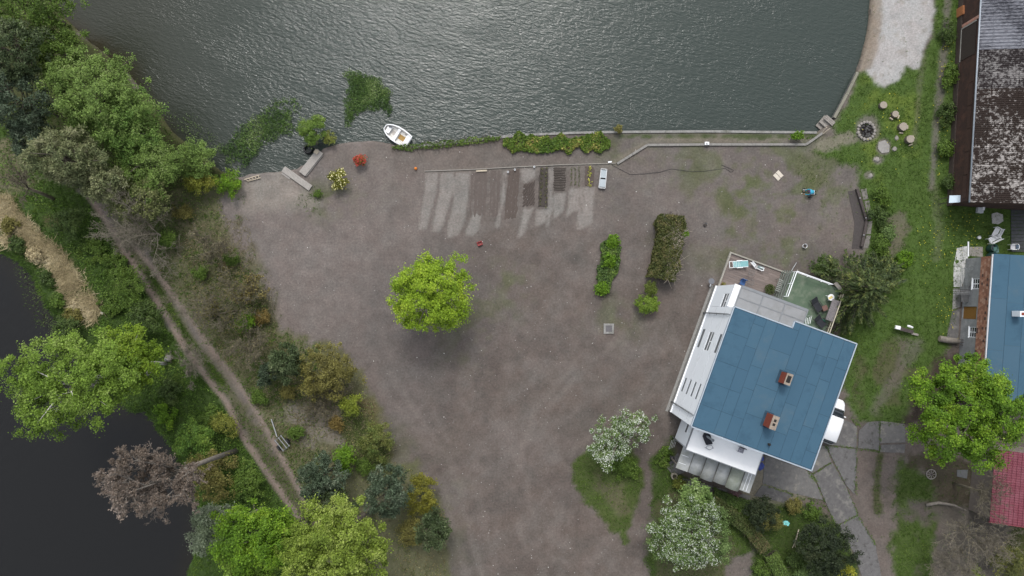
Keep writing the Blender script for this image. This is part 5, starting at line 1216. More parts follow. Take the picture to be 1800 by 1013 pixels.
undergrowth('scrub_undergrowth', 'low olive green undergrowth between track and yard', SCRUBP, 17000, leaf_mat('undergrowth_leaves', (.055, .075, .022), (.095, .115, .035), (.14, .14, .05), nscale=.7), 331)
undergrowth('ochre_undergrowth', 'low ochre dry growth between track and yard', SCRUBP, 9000, leaf_mat('ochre_undergrowth_leaves', (.085, .072, .030), (.135, .112, .05), (.17, .15, .08), nscale=.7), 332, thr=.46)
undergrowth('bank_undergrowth', 'lush green undergrowth on the river bank', [(0, 200), (60, 300), (165, 360), (245, 490), (330, 630), (395, 712), (465, 835), (505, 905), (350, 905), (300, 790), (222, 722), (150, 620), (190, 545), (120, 440), (40, 350), (0, 330)], 24000, leaf_mat('bank_leaves', (.040, .080, .012), (.075, .135, .020), (.12, .18, .035), nscale=.7), 333, thr=.36)
def flowers(name, label, spots, n, mat, size, seed):
    rs = np.random.RandomState(seed); k = rs.randint(0, len(spots), n); S = np.array(spots, float)[k]
    px = S[:, 0]+rs.randn(n)*S[:, 2]; py = S[:, 1]+rs.randn(n)*S[:, 3]
    pts = np.array([P(a, b_, .2)[:] for a, b_ in zip(px, py)])
    return tag(np_mesh(name, leaf_quads(pts, size*(.6+.8*rs.rand(n)), rs, 2.0, .9), 4, mat), label, 'flowers', kind='stuff')
flowers('dandelions', 'yellow dandelion flowers dotted over the meadow', [(1665, 75, 5, 10), (1660, 125, 5, 10), (1690, 400, 22, 22), (1660, 430, 16, 20), (1625, 430, 10, 30), (1665, 550, 8, 30), (1560, 230, 30, 50), (1655, 250, 6, 50), (1700, 410, 20, 20)], 300, DANDY, .085, 311)
def reeds(name, label, poly, n, seed, mat=REED, size=.3, edge=14):
    rs = np.random.RandomState(seed); A = np.array(poly)
    x = A[:, 0].min()-15+rs.rand(n*3)*(np.ptp(A[:, 0])+30); y = A[:, 1].min()-15+rs.rand(n*3)*(np.ptp(A[:, 1])+30)
    size = size*.62
    d = sdf(x, y, poly)+edge*(fbm(x, y, 16, seed)-.5)*2
    k = rs.rand(n*3) < np.clip(.5-d/edge, 0, 1)*(.25+.9*fbm(x, y, 7, seed+5))
    pts = np.array([P(a, b_, -.4+.25*rs.rand())[:] for a, b_ in zip(x[k], y[k])])
    return tag(np_mesh(name, leaf_quads(pts, size*(.5+rs.rand(len(pts))), rs, .5, .3), 4, mat), label, 'reeds', kind='stuff')
reeds('water_reeds', 'dark green reed bed running along the left lake shore', [(388, 268), (420, 235), (455, 205), (492, 188), (516, 184), (516, 226), (490, 232), (462, 255), (440, 280), (415, 288)], 9500, 321, edge=20)
reeds('water_reeds', 'square dark green reed patch standing out in the lake', [(611, 126), (640, 132), (668, 140), (684, 160), (683, 200), (672, 192), (652, 190), (630, 200), (612, 216), (609, 170)], 8500, 322, edge=10)
reeds('water_reeds', 'thin reeds in brown water beside the willows', [(292, 200), (330, 205), (372, 235), (385, 262), (350, 255), (310, 232)], 900, 323, APPLE, .22)
reeds('river_weed', 'floating dark weed along the river edge', [(20, 455), (60, 470), (95, 520), (110, 570), (70, 575), (40, 520)], 900, 324, DARKG, .3)
# ================================================================== SHORE WALLS, KERBS, PAVING
CONC = pm('concrete', (.26, .255, .245), (.18, .178, .168), 3, .9, .3, 30, c3=(.12, .12, .10), s3=1.2, t3=.6, w3=.1)
CONC_D = pm('dark_concrete', (.125, .121, .119), (.085, .082, .082), 3.2, .9, .5, 30, c3=(.175, .168, .155), s3=1.1, t3=.57, w3=.07)
WOOD = pm('weathered_wood', (.27, .25, .225), (.18, .165, .15), 5, .9, .3, 30)
WOODP = pm('pale_wood', (.46, .40, .31), (.35, .30, .23), 6, .85, .2)
WOODD = pm('dark_wood', (.075, .062, .058), (.045, .038, .036), 6, .9, .3)
PLW = pm('white_plastic', (.72, .73, .74), (.66, .67, .68), 3, .45)
BLACKP = pm('black_plastic', (.018, .018, .020), (.03, .03, .032), 4, .5)
BLACKF = pm('black_fabric', (.018, .019, .024), (.028, .03, .036), 5, .85, .2)
METAL = pm('galvanised_metal', (.45, .46, .47), (.36, .37, .38), 4, .4, metal=.6)
RUSTY = pm('rusty_iron', (.10, .055, .035), (.06, .035, .025), 8, .85)
BLUEPL = pm('blue_plastic', (.03, .085, .22), (.025, .065, .17), 3, .5)
TEAL = pm('teal_cloth', (.20, .38, .38), (.14, .30, .32), 5, .85)
TURQ = pm('turquoise_sheet', (.12, .62, .62), (.35, .68, .66), 4, .6)
GREENPL = pm('green_plastic', (.02, .055, .045), (.03, .075, .06), 3, .5)
REDPL = pm('red_plastic', (.30, .035, .04), (.22, .025, .03), 3, .5)
ORANGE = pm('orange_paint', (.62, .20, .03), (.5, .15, .025), 4, .5)
STONE = pm('field_stone', (.27, .25, .23), (.18, .17, .155), 5, .9, .4, 15)
def one(mb, name, label, cat, mat, group=None, **k): return tag(mb.build(name, mat, **k), label, cat, group)
def gpts(pts, z=0): return [P(x, y, z) for x, y in pts]
def strip(mb, pts, half, z0, z1):
    """mitred band along a polyline (world points)"""
    W = [Vector(p).xy for p in pts]; n = len(W); L_, R_ = [], []
    for i in range(n):
        d = (W[min(i+1, n-1)]-W[max(i-1, 0)]).normalized(); nn = Vector((-d.y, d.x))
        L_.append(W[i]+nn*half); R_.append(W[i]-nn*half)
    for i in range(n-1): mb.prism([L_[i], L_[i+1], R_[i+1], R_[i]], z0, z1)
    return mb
def wall_thing(name, label, cat, pts, half, z0, z1, mat, piece, pname, body=None):
    """a wall of separate blocks with joints"""
    W = [P(x, y, z1) for x, y in pts]
    t = thing(name, label, cat, W[len(W)//2].xy.to_3d())
    if body: strip(MB(), W, half-.03, z0, z1-.09).build('wall_core', body, t)
    rs = random.Random(len(label))
    for a, b_ in zip(W, W[1:]):
        L = (b_-a).length; n = max(1, round(L/piece)); d = (b_-a)/n
        for k in range(n):
            p, q = a+d*k, a+d*(k+1); u = d.normalized()*.008
            mb = MB(); mb.beam(p+u-Vector((0, 0, .04)), q-u-Vector((0, 0, .04+.012*rs.random())), half*2*(1+.06*rs.random()), .09); mb.build(pname, mat, t)
    return t
wall_thing('lake_wall', 'pale concrete lake wall along the south shore', 'wall', [(725, 258), (800, 251), (870, 242), (930, 237), (1000, 234), (1090, 232), (1250, 231), (1330, 232), (1436, 233)], .11, -1.4, .10, CONC, 1.5, 'coping_stone', CONC_D)
wall_thing('lake_wall', 'slanting lake wall beside the meadow', 'wall', [(1467, 207), (1489, 166), (1508, 127)], .13, -1.4, .12, pm('mossy_concrete', (.22, .21, .17), (.14, .14, .11), 4, .9, .3), 1.4, 'coping_stone', CONC_D)
wall_thing('garden_kerb', 'low grey kerb wall running parallel to the lake wall', 'kerb', [(1085, 288), (1112, 271), (1138, 255), (1250, 254), (1340, 254), (1417, 254), (1432, 244), (1447, 233)], .11, -.1, .16, pm('grey_kerb', (.23, .22, .205), (.165, .16, .15), 4, .9, .3), 1.0, 'kerb_stone')
wall_thing('garden_edging', 'thin grey edging board at the top of the garden beds', 'edging', [(746, 301), (830, 298), (900, 294), (980, 290), (1083, 287)], .035, -.05, .10, pm('edging_board', (.26, .245, .215), (.2, .185, .165), 5, .9), 2.4, 'edging_board')
# concrete drive: separate slabs with open joints
dv_t = thing('concrete_driveway', '', '', P(1470, 840))
dv_t['kind'] = 'structure'; dv_t.name = 'driveway'; ORG['driveway'] = Vector(dv_t.location)
def slabs(parent, polys, mat, z=.05, shrink=.016, name='slab'):
    for i, q in enumerate(polys):
        W = [P(x, y, z).xy for x, y in q]; c = sum(W, Vector((0, 0)))/len(W)
        W = [p+(c-p).normalized()*shrink*1.4 for p in W]
        # ragged broken edge
        R_ = []; rs = random.Random(i*7+len(W))
        for a, b_ in zip(W, W[1:]+W[:1]):
            n = max(1, int((b_-a).length/.5))
            for k in range(n):
                p = a+(b_-a)*k/n
                if k: p = p+Vector((rs.uniform(-.025, .025), rs.uniform(-.025, .025)))
                R_.append(p)
        MB().prism(R_, -.08, z+.012*rs.random()).build(name, mat[i % len(mat)], parent)
CS = [CONC_D, pm('grey_slab', (.138, .134, .133), (.095, .092, .092), 3.0, .9, .5, 30, c3=(.062, .06, .055), s3=1.6, t3=.6, w3=.05), pm('worn_slab', (.108, .104, .102), (.15, .146, .14), 2.6, .9, .5, 30, c3=(.20, .19, .165), s3=1.2, t3=.6, w3=.06)]
slabs(dv_t, [[(1440, 735), (1480, 735), (1500, 745), (1507, 752), (1506, 788), (1455, 782), (1440, 775)], [(1452, 784), (1506, 789), (1505, 835), (1502, 870), (1486, 852), (1470, 820)],
             [(1440, 782), (1452, 785), (1462, 812), (1428, 832), (1418, 826), (1425, 790)], [(1430, 834), (1463, 813), (1487, 855), (1508, 905), (1470, 925), (1452, 885)],
             [(1470, 926), (1508, 906), (1540, 960), (1552, 1030), (1520, 1030), (1500, 970)], [(1345, 800), (1415, 826), (1428, 834), (1448, 880), (1395, 868), (1340, 850)], [(1340, 852), (1394, 870), (1378, 884), (1325, 872)],
             [(1510, 757), (1525, 742), (1547, 740), (1545, 792), (1508, 788)], [(1548, 740), (1590, 745), (1592, 778), (1546, 780)], [(1549, 782), (1592, 781), (1590, 797), (1546, 794)],
             [(1192, 795), (1170, 820), (1184, 838), (1205, 830)], [(1187, 838), (1320, 872), (1318, 882), (1240, 866), (1188, 848)]], CS)
pv = thing('paved_strip', '', '', P(1680, 520)); pv['kind'] = 'structure'; pv.name = 'paving'; ORG['paving'] = Vector(pv.location)
slabs(pv, [[(1682, 436), (1702, 432), (1702, 470), (1690, 505), (1676, 505), (1676, 465)], [(1676, 507), (1690, 507), (1688, 540), (1674, 545)], [(1674, 547), (1688, 543), (1684, 600), (1664, 592)], [(1704, 434), (1728, 434), (1728, 452), (1704, 450)]],
      [pm('whitewashed_paving', (.50, .50, .49), (.38, .38, .37), 1.6, .9, .3, 30, c3=(.2, .2, .19), s3=1.0, t3=.6, w3=.06), CONC, CONC_D, STONE])
slabs(pv, [[(1722, 812), (1744, 812), (1742, 855), (1722, 850)], [(1722, 852), (1742, 857), (1740, 900), (1726, 893), (1704, 884), (1706, 866)], [(1682, 826), (1702, 826), (1700, 842), (1682, 838)]], [pm('damp_slab', (.125, .13, .135), (.095, .10, .105), 3, .8, .3), CONC_D])
# weeds rooted in the joints of the drive
def joint_weeds(lines, n, seed):
    rs = np.random.RandomState(seed); pts = []
    for _ in range(n):
        a, b_ = lines[rs.randint(len(lines))]; f = rs.rand(); w = P(a[0]+(b_[0]-a[0])*f+rs.randn()*1.3, a[1]+(b_[1]-a[1])*f+rs.randn()*1.3, .07); pts.append(w[:])
    pts = np.repeat(np.array(pts), 4, 0)+rs.randn(n*4, 3)*np.array([.05, .05, .02])
    tag(np_mesh('joint_weeds', leaf_quads(pts, .10*(.5+rs.rand(len(pts))), rs, .8, .4), 4, GRASS), 'weeds growing in the joints of the concrete drive', 'weeds', kind='stuff')
joint_weeds([((1452, 784), (1506, 789)), ((1452, 784), (1487, 855)), ((1463, 812), (1428, 834)), ((1470, 926), (1508, 906)), ((1506, 752), (1505, 870)), ((1340, 851), (1394, 869)), ((1430, 834), (1448, 880)), ((1546, 742), (1546, 795)), ((1487, 855), (1508, 905)), ((1508, 905), (1540, 960)),
             ((1420, 830), (1432, 845)), ((1495, 735), (1512, 750)), ((1508, 789), (1545, 794)), ((1506, 790), (1503, 868)), ((1448, 880), (1470, 925)), ((1390, 870), (1448, 882)), ((1395, 872), (1452, 890))], 650, 5)
# gravel drip strip along the west wall of the house
tag(strip(MB(), [HU(-.20, -.1), HU(-.20, VN)], .12, -.05, .03).build('gravel_strip', PLINTH), kind='structure')

# ================================================================== GARDEN BEDS
def bed(label, q, mat, h=.07, fur=.22, amp=.035, along=True, seed=1, plants=None):
    W = [np.array(P(*p)[:2]) for p in q]; rs = np.random.RandomState(seed)
    l1 = np.linalg.norm(W[3]-W[0]); l0 = np.linalg.norm(W[1]-W[0]); ny_, nx_ = max(6, int(l1/.055)), max(6, int(l0/.055))
    S, T = np.meshgrid(np.linspace(0, 1, nx_), np.linspace(0, 1, ny_))
    XY = (W[0]*(1-S)[..., None]+W[1]*S[..., None])*(1-T)[..., None]+(W[3]*(1-S)[..., None]+W[2]*S[..., None])*T[..., None]
    ed_ = np.minimum(np.minimum(S, 1-S)*l0, np.minimum(T, 1-T)*l1)
    XY = XY+np.stack([fbm(XY[..., 0], XY[..., 1], .6, seed)-.5, fbm(XY[..., 0]+9, XY[..., 1], .6, seed+1)-.5], -1)*.26
    co = (S*l0 if along == 1 else T*l1 if along == 0 else (S*l0+T*l1*.8))
    Z = np.clip(ed_/.16+.3*(fbm(XY[..., 0], XY[..., 1], .3, seed+7)-.3), 0, 1)*(h+amp*np.sin(co*2*math.pi/fur)+.05*(fbm(XY[..., 0], XY[..., 1], .22, seed+2)-.5))-.03
    idx = np.arange(S.size).reshape(S.shape); qd = np.stack([idx[:-1, :-1], idx[1:, :-1], idx[1:, 1:], idx[:-1, 1:]], -1).reshape(-1, 4)
    c = sum(W)/4
    t = thing('garden_bed', label, 'garden bed', (c[0], c[1], 0), 'vegetable beds by the shore')
    np_mesh('soil', np.concatenate([XY, Z[..., None]], -1).reshape(-1, 3), 4, mat, t, idx=qd, smooth=True)
    if plants:
        m, rows, n, sz = plants
        for r_ in range(rows):
            nn = n; s_ = (r_+.5)/rows+rs.randn(nn)*.03; tt = np.linspace(.06, .94, nn)+rs.randn(nn)*.02
            B = (W[0]*(1-s_)[:, None]+W[1]*s_[:, None])*(1-tt)[:, None]+(W[3]*(1-s_)[:, None]+W[2]*s_[:, None])*tt[:, None]
            C = np.repeat(np.c_[B, np.full(nn, h+.06)], 7, 0)+rs.randn(nn*7, 3)*np.array([sz*.45, sz*.45, .03])
            np_mesh('plant_row', leaf_quads(C, sz*(.5+.7*rs.rand(len(C))), rs, .8, .55), 4, m, t)
    return t
def soil(n, c): return pm('soil_'+n, tuple(x*.80 for x in c), tuple(x*.62 for x in c), 5, .97, .6, 25)
bed('broad brown bed with a loose plank at its top', [(828, 301), (859, 299), (856, 380), (824, 384)], soil('tan', (.135, .112, .10)), along=1, fur=.45, amp=.015, seed=1, h=.04)
bed('narrow brown bed right of the plank bed', [(862, 299), (884, 297), (877, 382), (858, 384)], soil('tan', (.1,)*3), along=1, fur=.4, amp=.015, seed=2, h=.04)
bed('long brown bed with two white pots at its top', [(893, 298), (915, 296), (909, 384), (886, 388)], soil('brown', (.115, .092, .080)), along=1, fur=.35, amp=.02, seed=3, h=.05)
bed('short dark bed with slanting furrows', [(920, 324), (941, 316), (940, 362), (917, 364)], soil('dark', (.092, .075, .066)), along=2, fur=.3, amp=.045, seed=4)
bed('dark bed with bushy herbs in its lower half', [(948, 294), (965, 294), (964, 365), (945, 365)], soil('deep', (.075, .064, .056)), along=1, fur=.4, amp=.02, seed=5, plants=(leaf_mat('herb_leaves', (.045, .05, .018), (.09, .09, .035)), 2, 12, .14))
bed('short dark bed with cross furrows', [(973, 295), (996, 295), (995, 337), (972, 337)], soil('deep', (.075, .064, .056)), along=0, fur=.24, amp=.04, seed=6)
bed('pale bed with three rows of seedlings', [(1001, 293), (1021, 292), (1021, 328), (1001, 328)], soil('pale', (.185, .165, .148)), along=1, fur=.4, amp=.02, seed=7, h=.04, plants=(leaf_mat('seedling_leaves', (.045, .055, .02), (.075, .085, .03)), 3, 16, .09))
bed('brown bed with yellow lettuce next to the cold frame', [(1027, 292), (1046, 291), (1046, 329), (1027, 329)], soil('brown', (.115, .092, .080)), along=1, fur=.5, amp=.015, seed=8, plants=(leaf_mat('lettuce_leaves', (.16, .17, .03), (.30, .29, .06)), 1, 7, .20))

# ================================================================== SHORE OBJECTS
# rowing boat
bc = P(697.5, 236.5, 0); ba = math.atan2(-(250-222), 720-676)+math.pi      # bow points up-left
bt = thing('rowing_boat', 'white dinghy with brown stained floor moored at the shore', 'boat', Vector((bc.x, bc.y, -.42)))
def bo(x, y, z): c, s_ = math.cos(ba), math.sin(ba); return (bc.x+x*c-y*s_, bc.y+x*s_+y*c, -.42+z)
st_ = [(-1.42, .60, .0), (-1.0, .70, 0), (-.4, .755, 0), (.2, .74, 0), (.75, .62, 0), (1.15, .42, 0), (1.36, .22, .02)]
prof = [(0.0, .02), (.55, .05), (.82, .18), (1.0, .52)]      # outer
vs, fs = [], []; M_ = len(prof)*2-1
for x, w, dz in st_:
    row = [(-k*w, z) for k, z in prof[::-1]]+[(k*w, z) for k, z in prof[1:]]
    for y, z in row: vs.append(bo(x, y, z+dz+(.06*max(0, x)/1.4)))
for i in range(len(st_)-1):
    for k in range(M_-1): a = i*M_+k; fs.append((a, a+M_, a+M_+1, a+1))
fs.append(tuple(range(M_))); fs.append(tuple((len(st_)-1)*M_+k for k in range(M_))[::-1])
MB().add(vs, fs).build('hull', PLW, bt, smooth=False)
vs, fs = [], []; prof2 = [(0.0, .10), (.62, .12), (.80, .24), (.90, .50)]
for x, w, dz in [(a*.93, b_, c) for a, b_, c in st_]:
    row = [(-k*w, z) for k, z in prof2[::-1]]+[(k*w, z) for k, z in prof2[1:]]
    for y, z in row: vs.append(bo(x, y, z+dz+(.06*max(0, x)/1.4)))
for i in range(len(st_)-1):
    for k in range(M_-1): a = i*M_+k; fs.append((a+1, a+M_+1, a+M_, a))
fs.append(tuple(range(M_))[::-1]); fs.append(tuple((len(st_)-1)*M_+k for k in range(M_)))
MB().add(vs, fs).build('inner_shell', pm('boat_inside', (.66, .65, .62), (.56, .54, .5), 4, .5), bt)
vs, fs = [], []
for x, w, dz in st_:
    for k in (-1.04, -.88, .88, 1.04): vs.append(bo(x*(1.0 if abs(k) > 1 else .95), k*w, .525+dz+.06*max(0, x)/1.4))
for i in range(len(st_)-1):
    for k in (0, 2): a = i*4+k; fs.append((a, a+1, a+5, a+4))
fs += [(0, 3, 2, 1), (24, 25, 26, 27)]
MB().add(vs, fs).build('gunwale', PLW, bt)
def bbox(x0, x1, y, z0, z1): return MB().prism([bo(x0, -y, 0), bo(x1, -y, 0), bo(x1, y, 0), bo(x0, y, 0)], -.42+z0, -.42+z1)
bbox(-.12, .16, .64, .30, .40).build('thwart', PLW, bt); bbox(-1.3, -.92, .56, .30, .42).build('stern_seat', PLW, bt); bbox(.72, 1.15, .36, .34, .46).build('bow_seat', PLW, bt)
bbox(-.85, -.2, .24, .12, .135).build('stained_floor', pm('brown_stain', (.42, .26, .07), (.24, .15, .05), 5, .6), bt)
bbox(.25, .62, .2, .12, .135).build('stained_floor', pm('grey_stain', (.35, .32, .29), (.5, .48, .45), 5, .6), bt)
oa = thing('oar', 'small dark paddle lying in the bow of the dinghy', 'paddle', Vector(bo(.6, -.3, .5)))
mb = MB(); mb.tube([bo(.72, -.36, .56), bo(-.7, -.42, .60)], .02, 6); mb.build('shaft', METAL, oa); MB().add([bo(.72, -.42, .57), bo(1.05, -.34, .58), bo(1.1, -.25, .58), bo(.98, -.17, .58), bo(.74, -.3, .57), bo(.72, -.42, .55), bo(1.05, -.34, .56), bo(1.1, -.25, .56), bo(.98, -.17, .56), bo(.74, -.3, .55)], [(0, 1, 2, 3, 4), (9, 8, 7, 6, 5), (0, 5, 6, 1), (1, 6, 7, 2), (2, 7, 8, 3), (3, 8, 9, 4), (4, 9, 5, 0)]).build('blade', pm('paddle_grey', (.06, .065, .07), (.09, .095, .1)), oa)
# planks at the old jetty
def plank(name, label, a, b_, w, t, z, mat, group=None, cat='plank'):
    mb = MB(); mb.beam(P(*a, z), P(*b_, z), w, t); o = mb.build(name, mat, bevel=.012)
    return tag(o, label, cat, group)
PLK = pm('grey_plank', (.33, .31, .285), (.22, .205, .19), 4, .9, .3, 30, stretch=(4, 1, 1, .7))
plank('wooden_plank', 'wide grey plank lying across the jetty foot', (498, 297), (546, 331), .62, .09, .12, PLK)
plank('wooden_plank', 'short pale plank under the wide grey one', (496, 304), (510, 314), .26, .06, .03, PLK)
plank('jetty_plank', 'grey plank jetty leading to the pollard willow', (531, 306), (563, 266), .75, .09, .22, PLK)
plank('jetty_plank', 'narrow second board beside the jetty plank', (537, 309), (566, 272), .28, .08, .10, PLK)
plank('wooden_board', 'pale square board on top of the jetty end', (554, 270), (558, 264), .42, .05, .31, WOODP, cat='board')
mb = MB(); mb.lathe(P(543, 263, -.5), [(.36, 0), (.46, .08), (.50, .2), (.46, .34), (.36, .40), (.31, .3), (.31, .08), (.36, 0)], 24); one(mb, 'rubber_tyre', 'black tyre in the water by the jetty', 'tyre', BLACKP, smooth=True)
# driftwood frame on the beach
lt = thing('driftwood_ladder', 'pale ladder-like wooden frame on the beach', 'frame', P(442, 312))
A, B = P(429, 316, .1), P(456, 308, .1); C, D = P(435, 319, .1), P(458, 313, .1)
mb = MB(); mb.beam(A, B, .07, .07); mb.build('rail', WOODP, lt); mb = MB(); mb.beam(C, D, .07, .07); mb.build('rail', WOODP, lt)
for k in range(5): f = .08+.21*k; MB().beam(A.lerp(B, f)+Vector((0, 0, .065)), C.lerp(D, f)+Vector((0, 0, .065)), .06, .05).build('rung', WOODP, lt)
mb = MB(); mb.lathe(P(731, 297, 0), [(.01, 0), (.11, .04), (.15, .14), (.11, .24), (.01, .29)], 14); one(mb, 'orange_ball', 'small orange ball left of the garden beds', 'ball', ORANGE, smooth=True)
# cold frame
cf = thing('cold_frame', 'long glazed cold frame beside the garden beds', 'cold frame', P(1059, 315))
q = [P(1056, 298).xy, P(1066, 299).xy, P(1063, 332).xy, P(1052, 331).xy]
mb = MB()
for a, b_ in zip(q, q[1:]+q[:1]): mb.beam((*a, .15), (*b_, .15), .07, .34)
mb.build('frame', METAL, cf)
for k in range(2):
    f0, f1 = .04+.48*k, .48+.48*k; c4 = [q[0].lerp(q[3], f0), q[1].lerp(q[2], f0), q[1].lerp(q[2], f1), q[0].lerp(q[3], f1)]; m_ = sum(c4, Vector((0, 0)))/4
    MB().prism([p.lerp(m_, .08) for p in c4], .285+.02*k, .30+.02*k).build('pane', pm('milky_glass', (.36, .40, .42), (.30, .34, .36), 2, .2), cf)
plank('wooden_plank', 'pale plank at the top of the broad brown bed', (837, 301), (856, 300), .16, .05, .12, WOODP)
for i, (x, y, lb) in enumerate([(893, 303, 'left white pot on the long brown bed'), (905, 299, 'right white pot on the long brown bed'), (939, 294, 'tiny white pot at the edging board')]):
    mb = MB(); mb.lathe(P(x, y, .04), [(.07, 0), (.10, .2), (.085, .2), (.06, .05)], 10); one(mb, 'white_pot', lb, 'pot', PLW, 'white pots at the beds')
cr = thing('red_crate', 'small red plastic crate on the dirt yard', 'crate', P(843.5, 428.5))
mb = MB(); c = P(843.5, 428.5); a_ = .35; R2 = Matrix.Rotation(a_, 3, 'Z')
for dx, dy, sx, sy in ((0, .17, .5, .04), (0, -.17, .5, .04), (.23, 0, .04, .30), (-.23, 0, .04, .30)): mb.box(c+R2@Vector((dx, dy, .14)), (sx, sy, .26), a_)
mb.build('sides', REDPL, cr); MB().box(c+Vector((0, 0, .03)), (.42, .30, .03), a_).build('bottom', pm('faded_red', (.34, .12, .11), (.26, .08, .075)), cr)
MB().box(P(1243, 253, .2), (.42, .3, .10), .0).build('x', PLW) if False else None
bx_ = thing('white_box', 'white box with dark vent sitting on the kerb wall', 'box', P(1242.5, 253, .16)); MB().box(P(1242.5, 252.5, .26), (.42, .30, .18)).build('case', PLW, bx_, bevel=.015); MB().box(P(1242.5, 253, .355), (.16, .08, .012)).build('vent', BLACKP, bx_)
one(MB().box(P(1072, 285, .14), (.36, .14, .1), .1), 'white_block', 'small white block at the corner of the garden kerb', 'block', PLW, bevel=.01)
hs2 = MB(); hp = gpts([(1075, 290), (1088, 297), (1108, 307), (1130, 306), (1160, 303), (1180, 297), (1215, 302), (1240, 301), (1262, 298), (1275, 296), (1285, 303), (1290, 300), (1284, 297), (1268, 290)], .03)
hs2.tube(hp, .018, 6); one(hs2, 'garden_hose', 'thin dark hose winding across the upper yard', 'hose', BLACKP)
for i, (a, b_, lb) in enumerate([((1361, 306.5), (1370, 316), 'left board of the cream pair on the dirt'), ((1366, 301.5), (1375, 311), 'right board of the cream pair on the dirt')]):
    plank('cream_board', lb, a, b_, .36, .04, .035, pm('cream_board', (.52, .47, .40), (.44, .40, .34), 4, .8), 'pair of cream boards', 'board')
def bucket(name, label, px, py, r, h, mat, inner, cat='bucket'):
    t = thing(name, label, cat, P(px, py)); c = P(px, py)
    mb = MB(); mb.lathe(c, [(r*.8, 0), (r, h), (r*.93, h), (r*.8, .08), (.01, .08)], 18); mb.build('shell', mat, t, smooth=False)
    MB().lathe(c+Vector((0, 0, .09)), [(r*.79, 0), (r*.85, h*.35), (.01, h*.36)], 16).build('content', inner, t)
    mb = MB(); mb.tube([c+Vector((r*math.cos(k), r*math.sin(k)*.55, h+.01-.03*math.sin(k))) for k in np.linspace(0, math.pi, 9)], .008, 5); mb.build('handle', METAL, t)
    return t
bucket('white_bucket', 'white bucket with dark earth in the upper yard', 1413, 433, .22, .34, PLW, soil('deep', (.075, .064, .056)))
bucket('black_pot', 'small black pot right of the long hedge', 1239, 395, .17, .2, BLACKP, soil('deep', (.075, .064, .056)), 'pot')
# timber beams and edging slabs at the yard's right end
for i, (a, b_, lb) in enumerate([((1506, 332), (1523, 388), 'upper of two dark timber beams at the yard edge'), ((1523, 389), (1514, 434), 'lower of two dark timber beams at the yard edge')]):
    t = thing('timber_beam', lb, 'beam', P((a[0]+b_[0])/2, (a[1]+b_[1])/2), 'timber beams at the yard edge')
    mb = MB(); mb.beam(P(*a, .16), P(*b_, .16), .26, .3); mb.build('beam', WOODD, t, bevel=.02)
    for f in (.3, .92) if i == 0 else (.55,):
        mb = MB(); p = P(*a, .31).lerp(P(*b_, .31), f); mb.lathe(p, [(.055, 0), (.06, .10), (.01, .13)], 8); mb.build('lamp', METAL, t)
tag(strip(MB(), gpts([(1500, 335), (1512, 392), (1507, 438)]), .55, -.05, .035).build('dark_soil', soil('damp', (.085, .075, .072))), kind='structure')
ks = thing('edging_slabs', 'row of grey edging slabs behind the timber beams', 'slabs', P(1528, 385)); slabs(ks, [[(1513, 333), (1523, 331), (1527, 350), (1518, 352)], [(1519, 354), (1528, 352), (1533, 385), (1527, 387)], [(1527, 389), (1534, 388), (1531, 412), (1523, 412)], [(1523, 414), (1531, 414), (1527, 436), (1517, 436)]], [pm('edging_slab', (.185, .17, .16), (.14, .13, .12), 4, .9, .3)], .06)
# fire pit and stumps
fp = thing('fire_pit', 'round fire pit with ash inside a stone ring', 'fire pit', P(1523, 230)); rs = random.Random(3)
def stone(mb, c, r, rs, fl=.6):
    n, m = 7, 5; vs, fs = [], []
    ph = rs.random()*6
    for i in range(m):
        a = math.pi*i/(m-1)
        for k in range(n):
            b_ = 2*math.pi*k/n+ph; q = r*(.8+.35*rs.random()) if 0 < i < m-1 else r*.8
            vs.append((c[0]+q*math.sin(a)*math.cos(b_), c[1]+q*math.sin(a)*math.sin(b_), c[2]-q*math.cos(a)*fl))
    for i in range(m-1):
        for k in range(n): fs.append((i*n+k, i*n+(k+1) % n, (i+1)*n+(k+1) % n, (i+1)*n+k))
    return mb.add(vs, fs)
for k in range(17):
    a = 2*math.pi*k/17; c = P(1523, 230, .1)+Vector((math.cos(a)*.82, math.sin(a)*.86, 0)); stone(MB(), c, .15+.05*rs.random(), rs).build('stone', STONE, fp)
mb = MB()
for k in range(26): a, r_ = rs.random()*6.28, rs.random()**.5*.6; stone(mb, P(1523, 230, .05)+Vector((math.cos(a)*r_, math.sin(a)*r_, 0)), .07+.06*rs.random(), rs)
mb.build('charcoal', pm('charcoal', (.02, .02, .02), (.09, .088, .085), 6, .95), fp)
CUT = pm('cut_wood', (.30, .265, .22), (.22, .19, .155), 9, .9, .2)
for i, (x, y, r_, h, lb) in enumerate([(1553.5, 184.5, .36, .42, 'stump seat nearest the sand, topmost of the row'), (1574.5, 200.5, .34, .45, 'stump seat with split pale bark, second from top'), (1588.5, 222.5, .42, .5, 'largest stump seat, third from the top'), (1600.5, 244.5, .39, .5, 'lowest stump seat of the row')]):
    t = thing('tree_stump', lb, 'stump', P(x, y), 'stump seats by the fire pit'); c = P(x, y, h).xy.to_3d()
    rr = random.Random(i); n = 16; poly = [c+Vector((r_*(.93+.12*rr.random())*math.cos(2*math.pi*k/n), r_*(.93+.12*rr.random())*math.sin(2*math.pi*k/n), 0)) for k in range(n)]
    MB().prism(poly, -.05, h-.02).build('bark', BARK, t); MB().prism([c+(p-c)*.96 for p in poly], h-.02, h+.002).build('cut_face', CUT, t)
    if i:
        for k in range(2):
            a = 3.6+1.7*k+i*.5; p = c+Vector((math.cos(a)*(r_+.14), math.sin(a)*(r_+.14), .12)); MB().box(p, (.34, .1, .2), a+math.pi/2, ).build('bark_slab', WOODP, t)
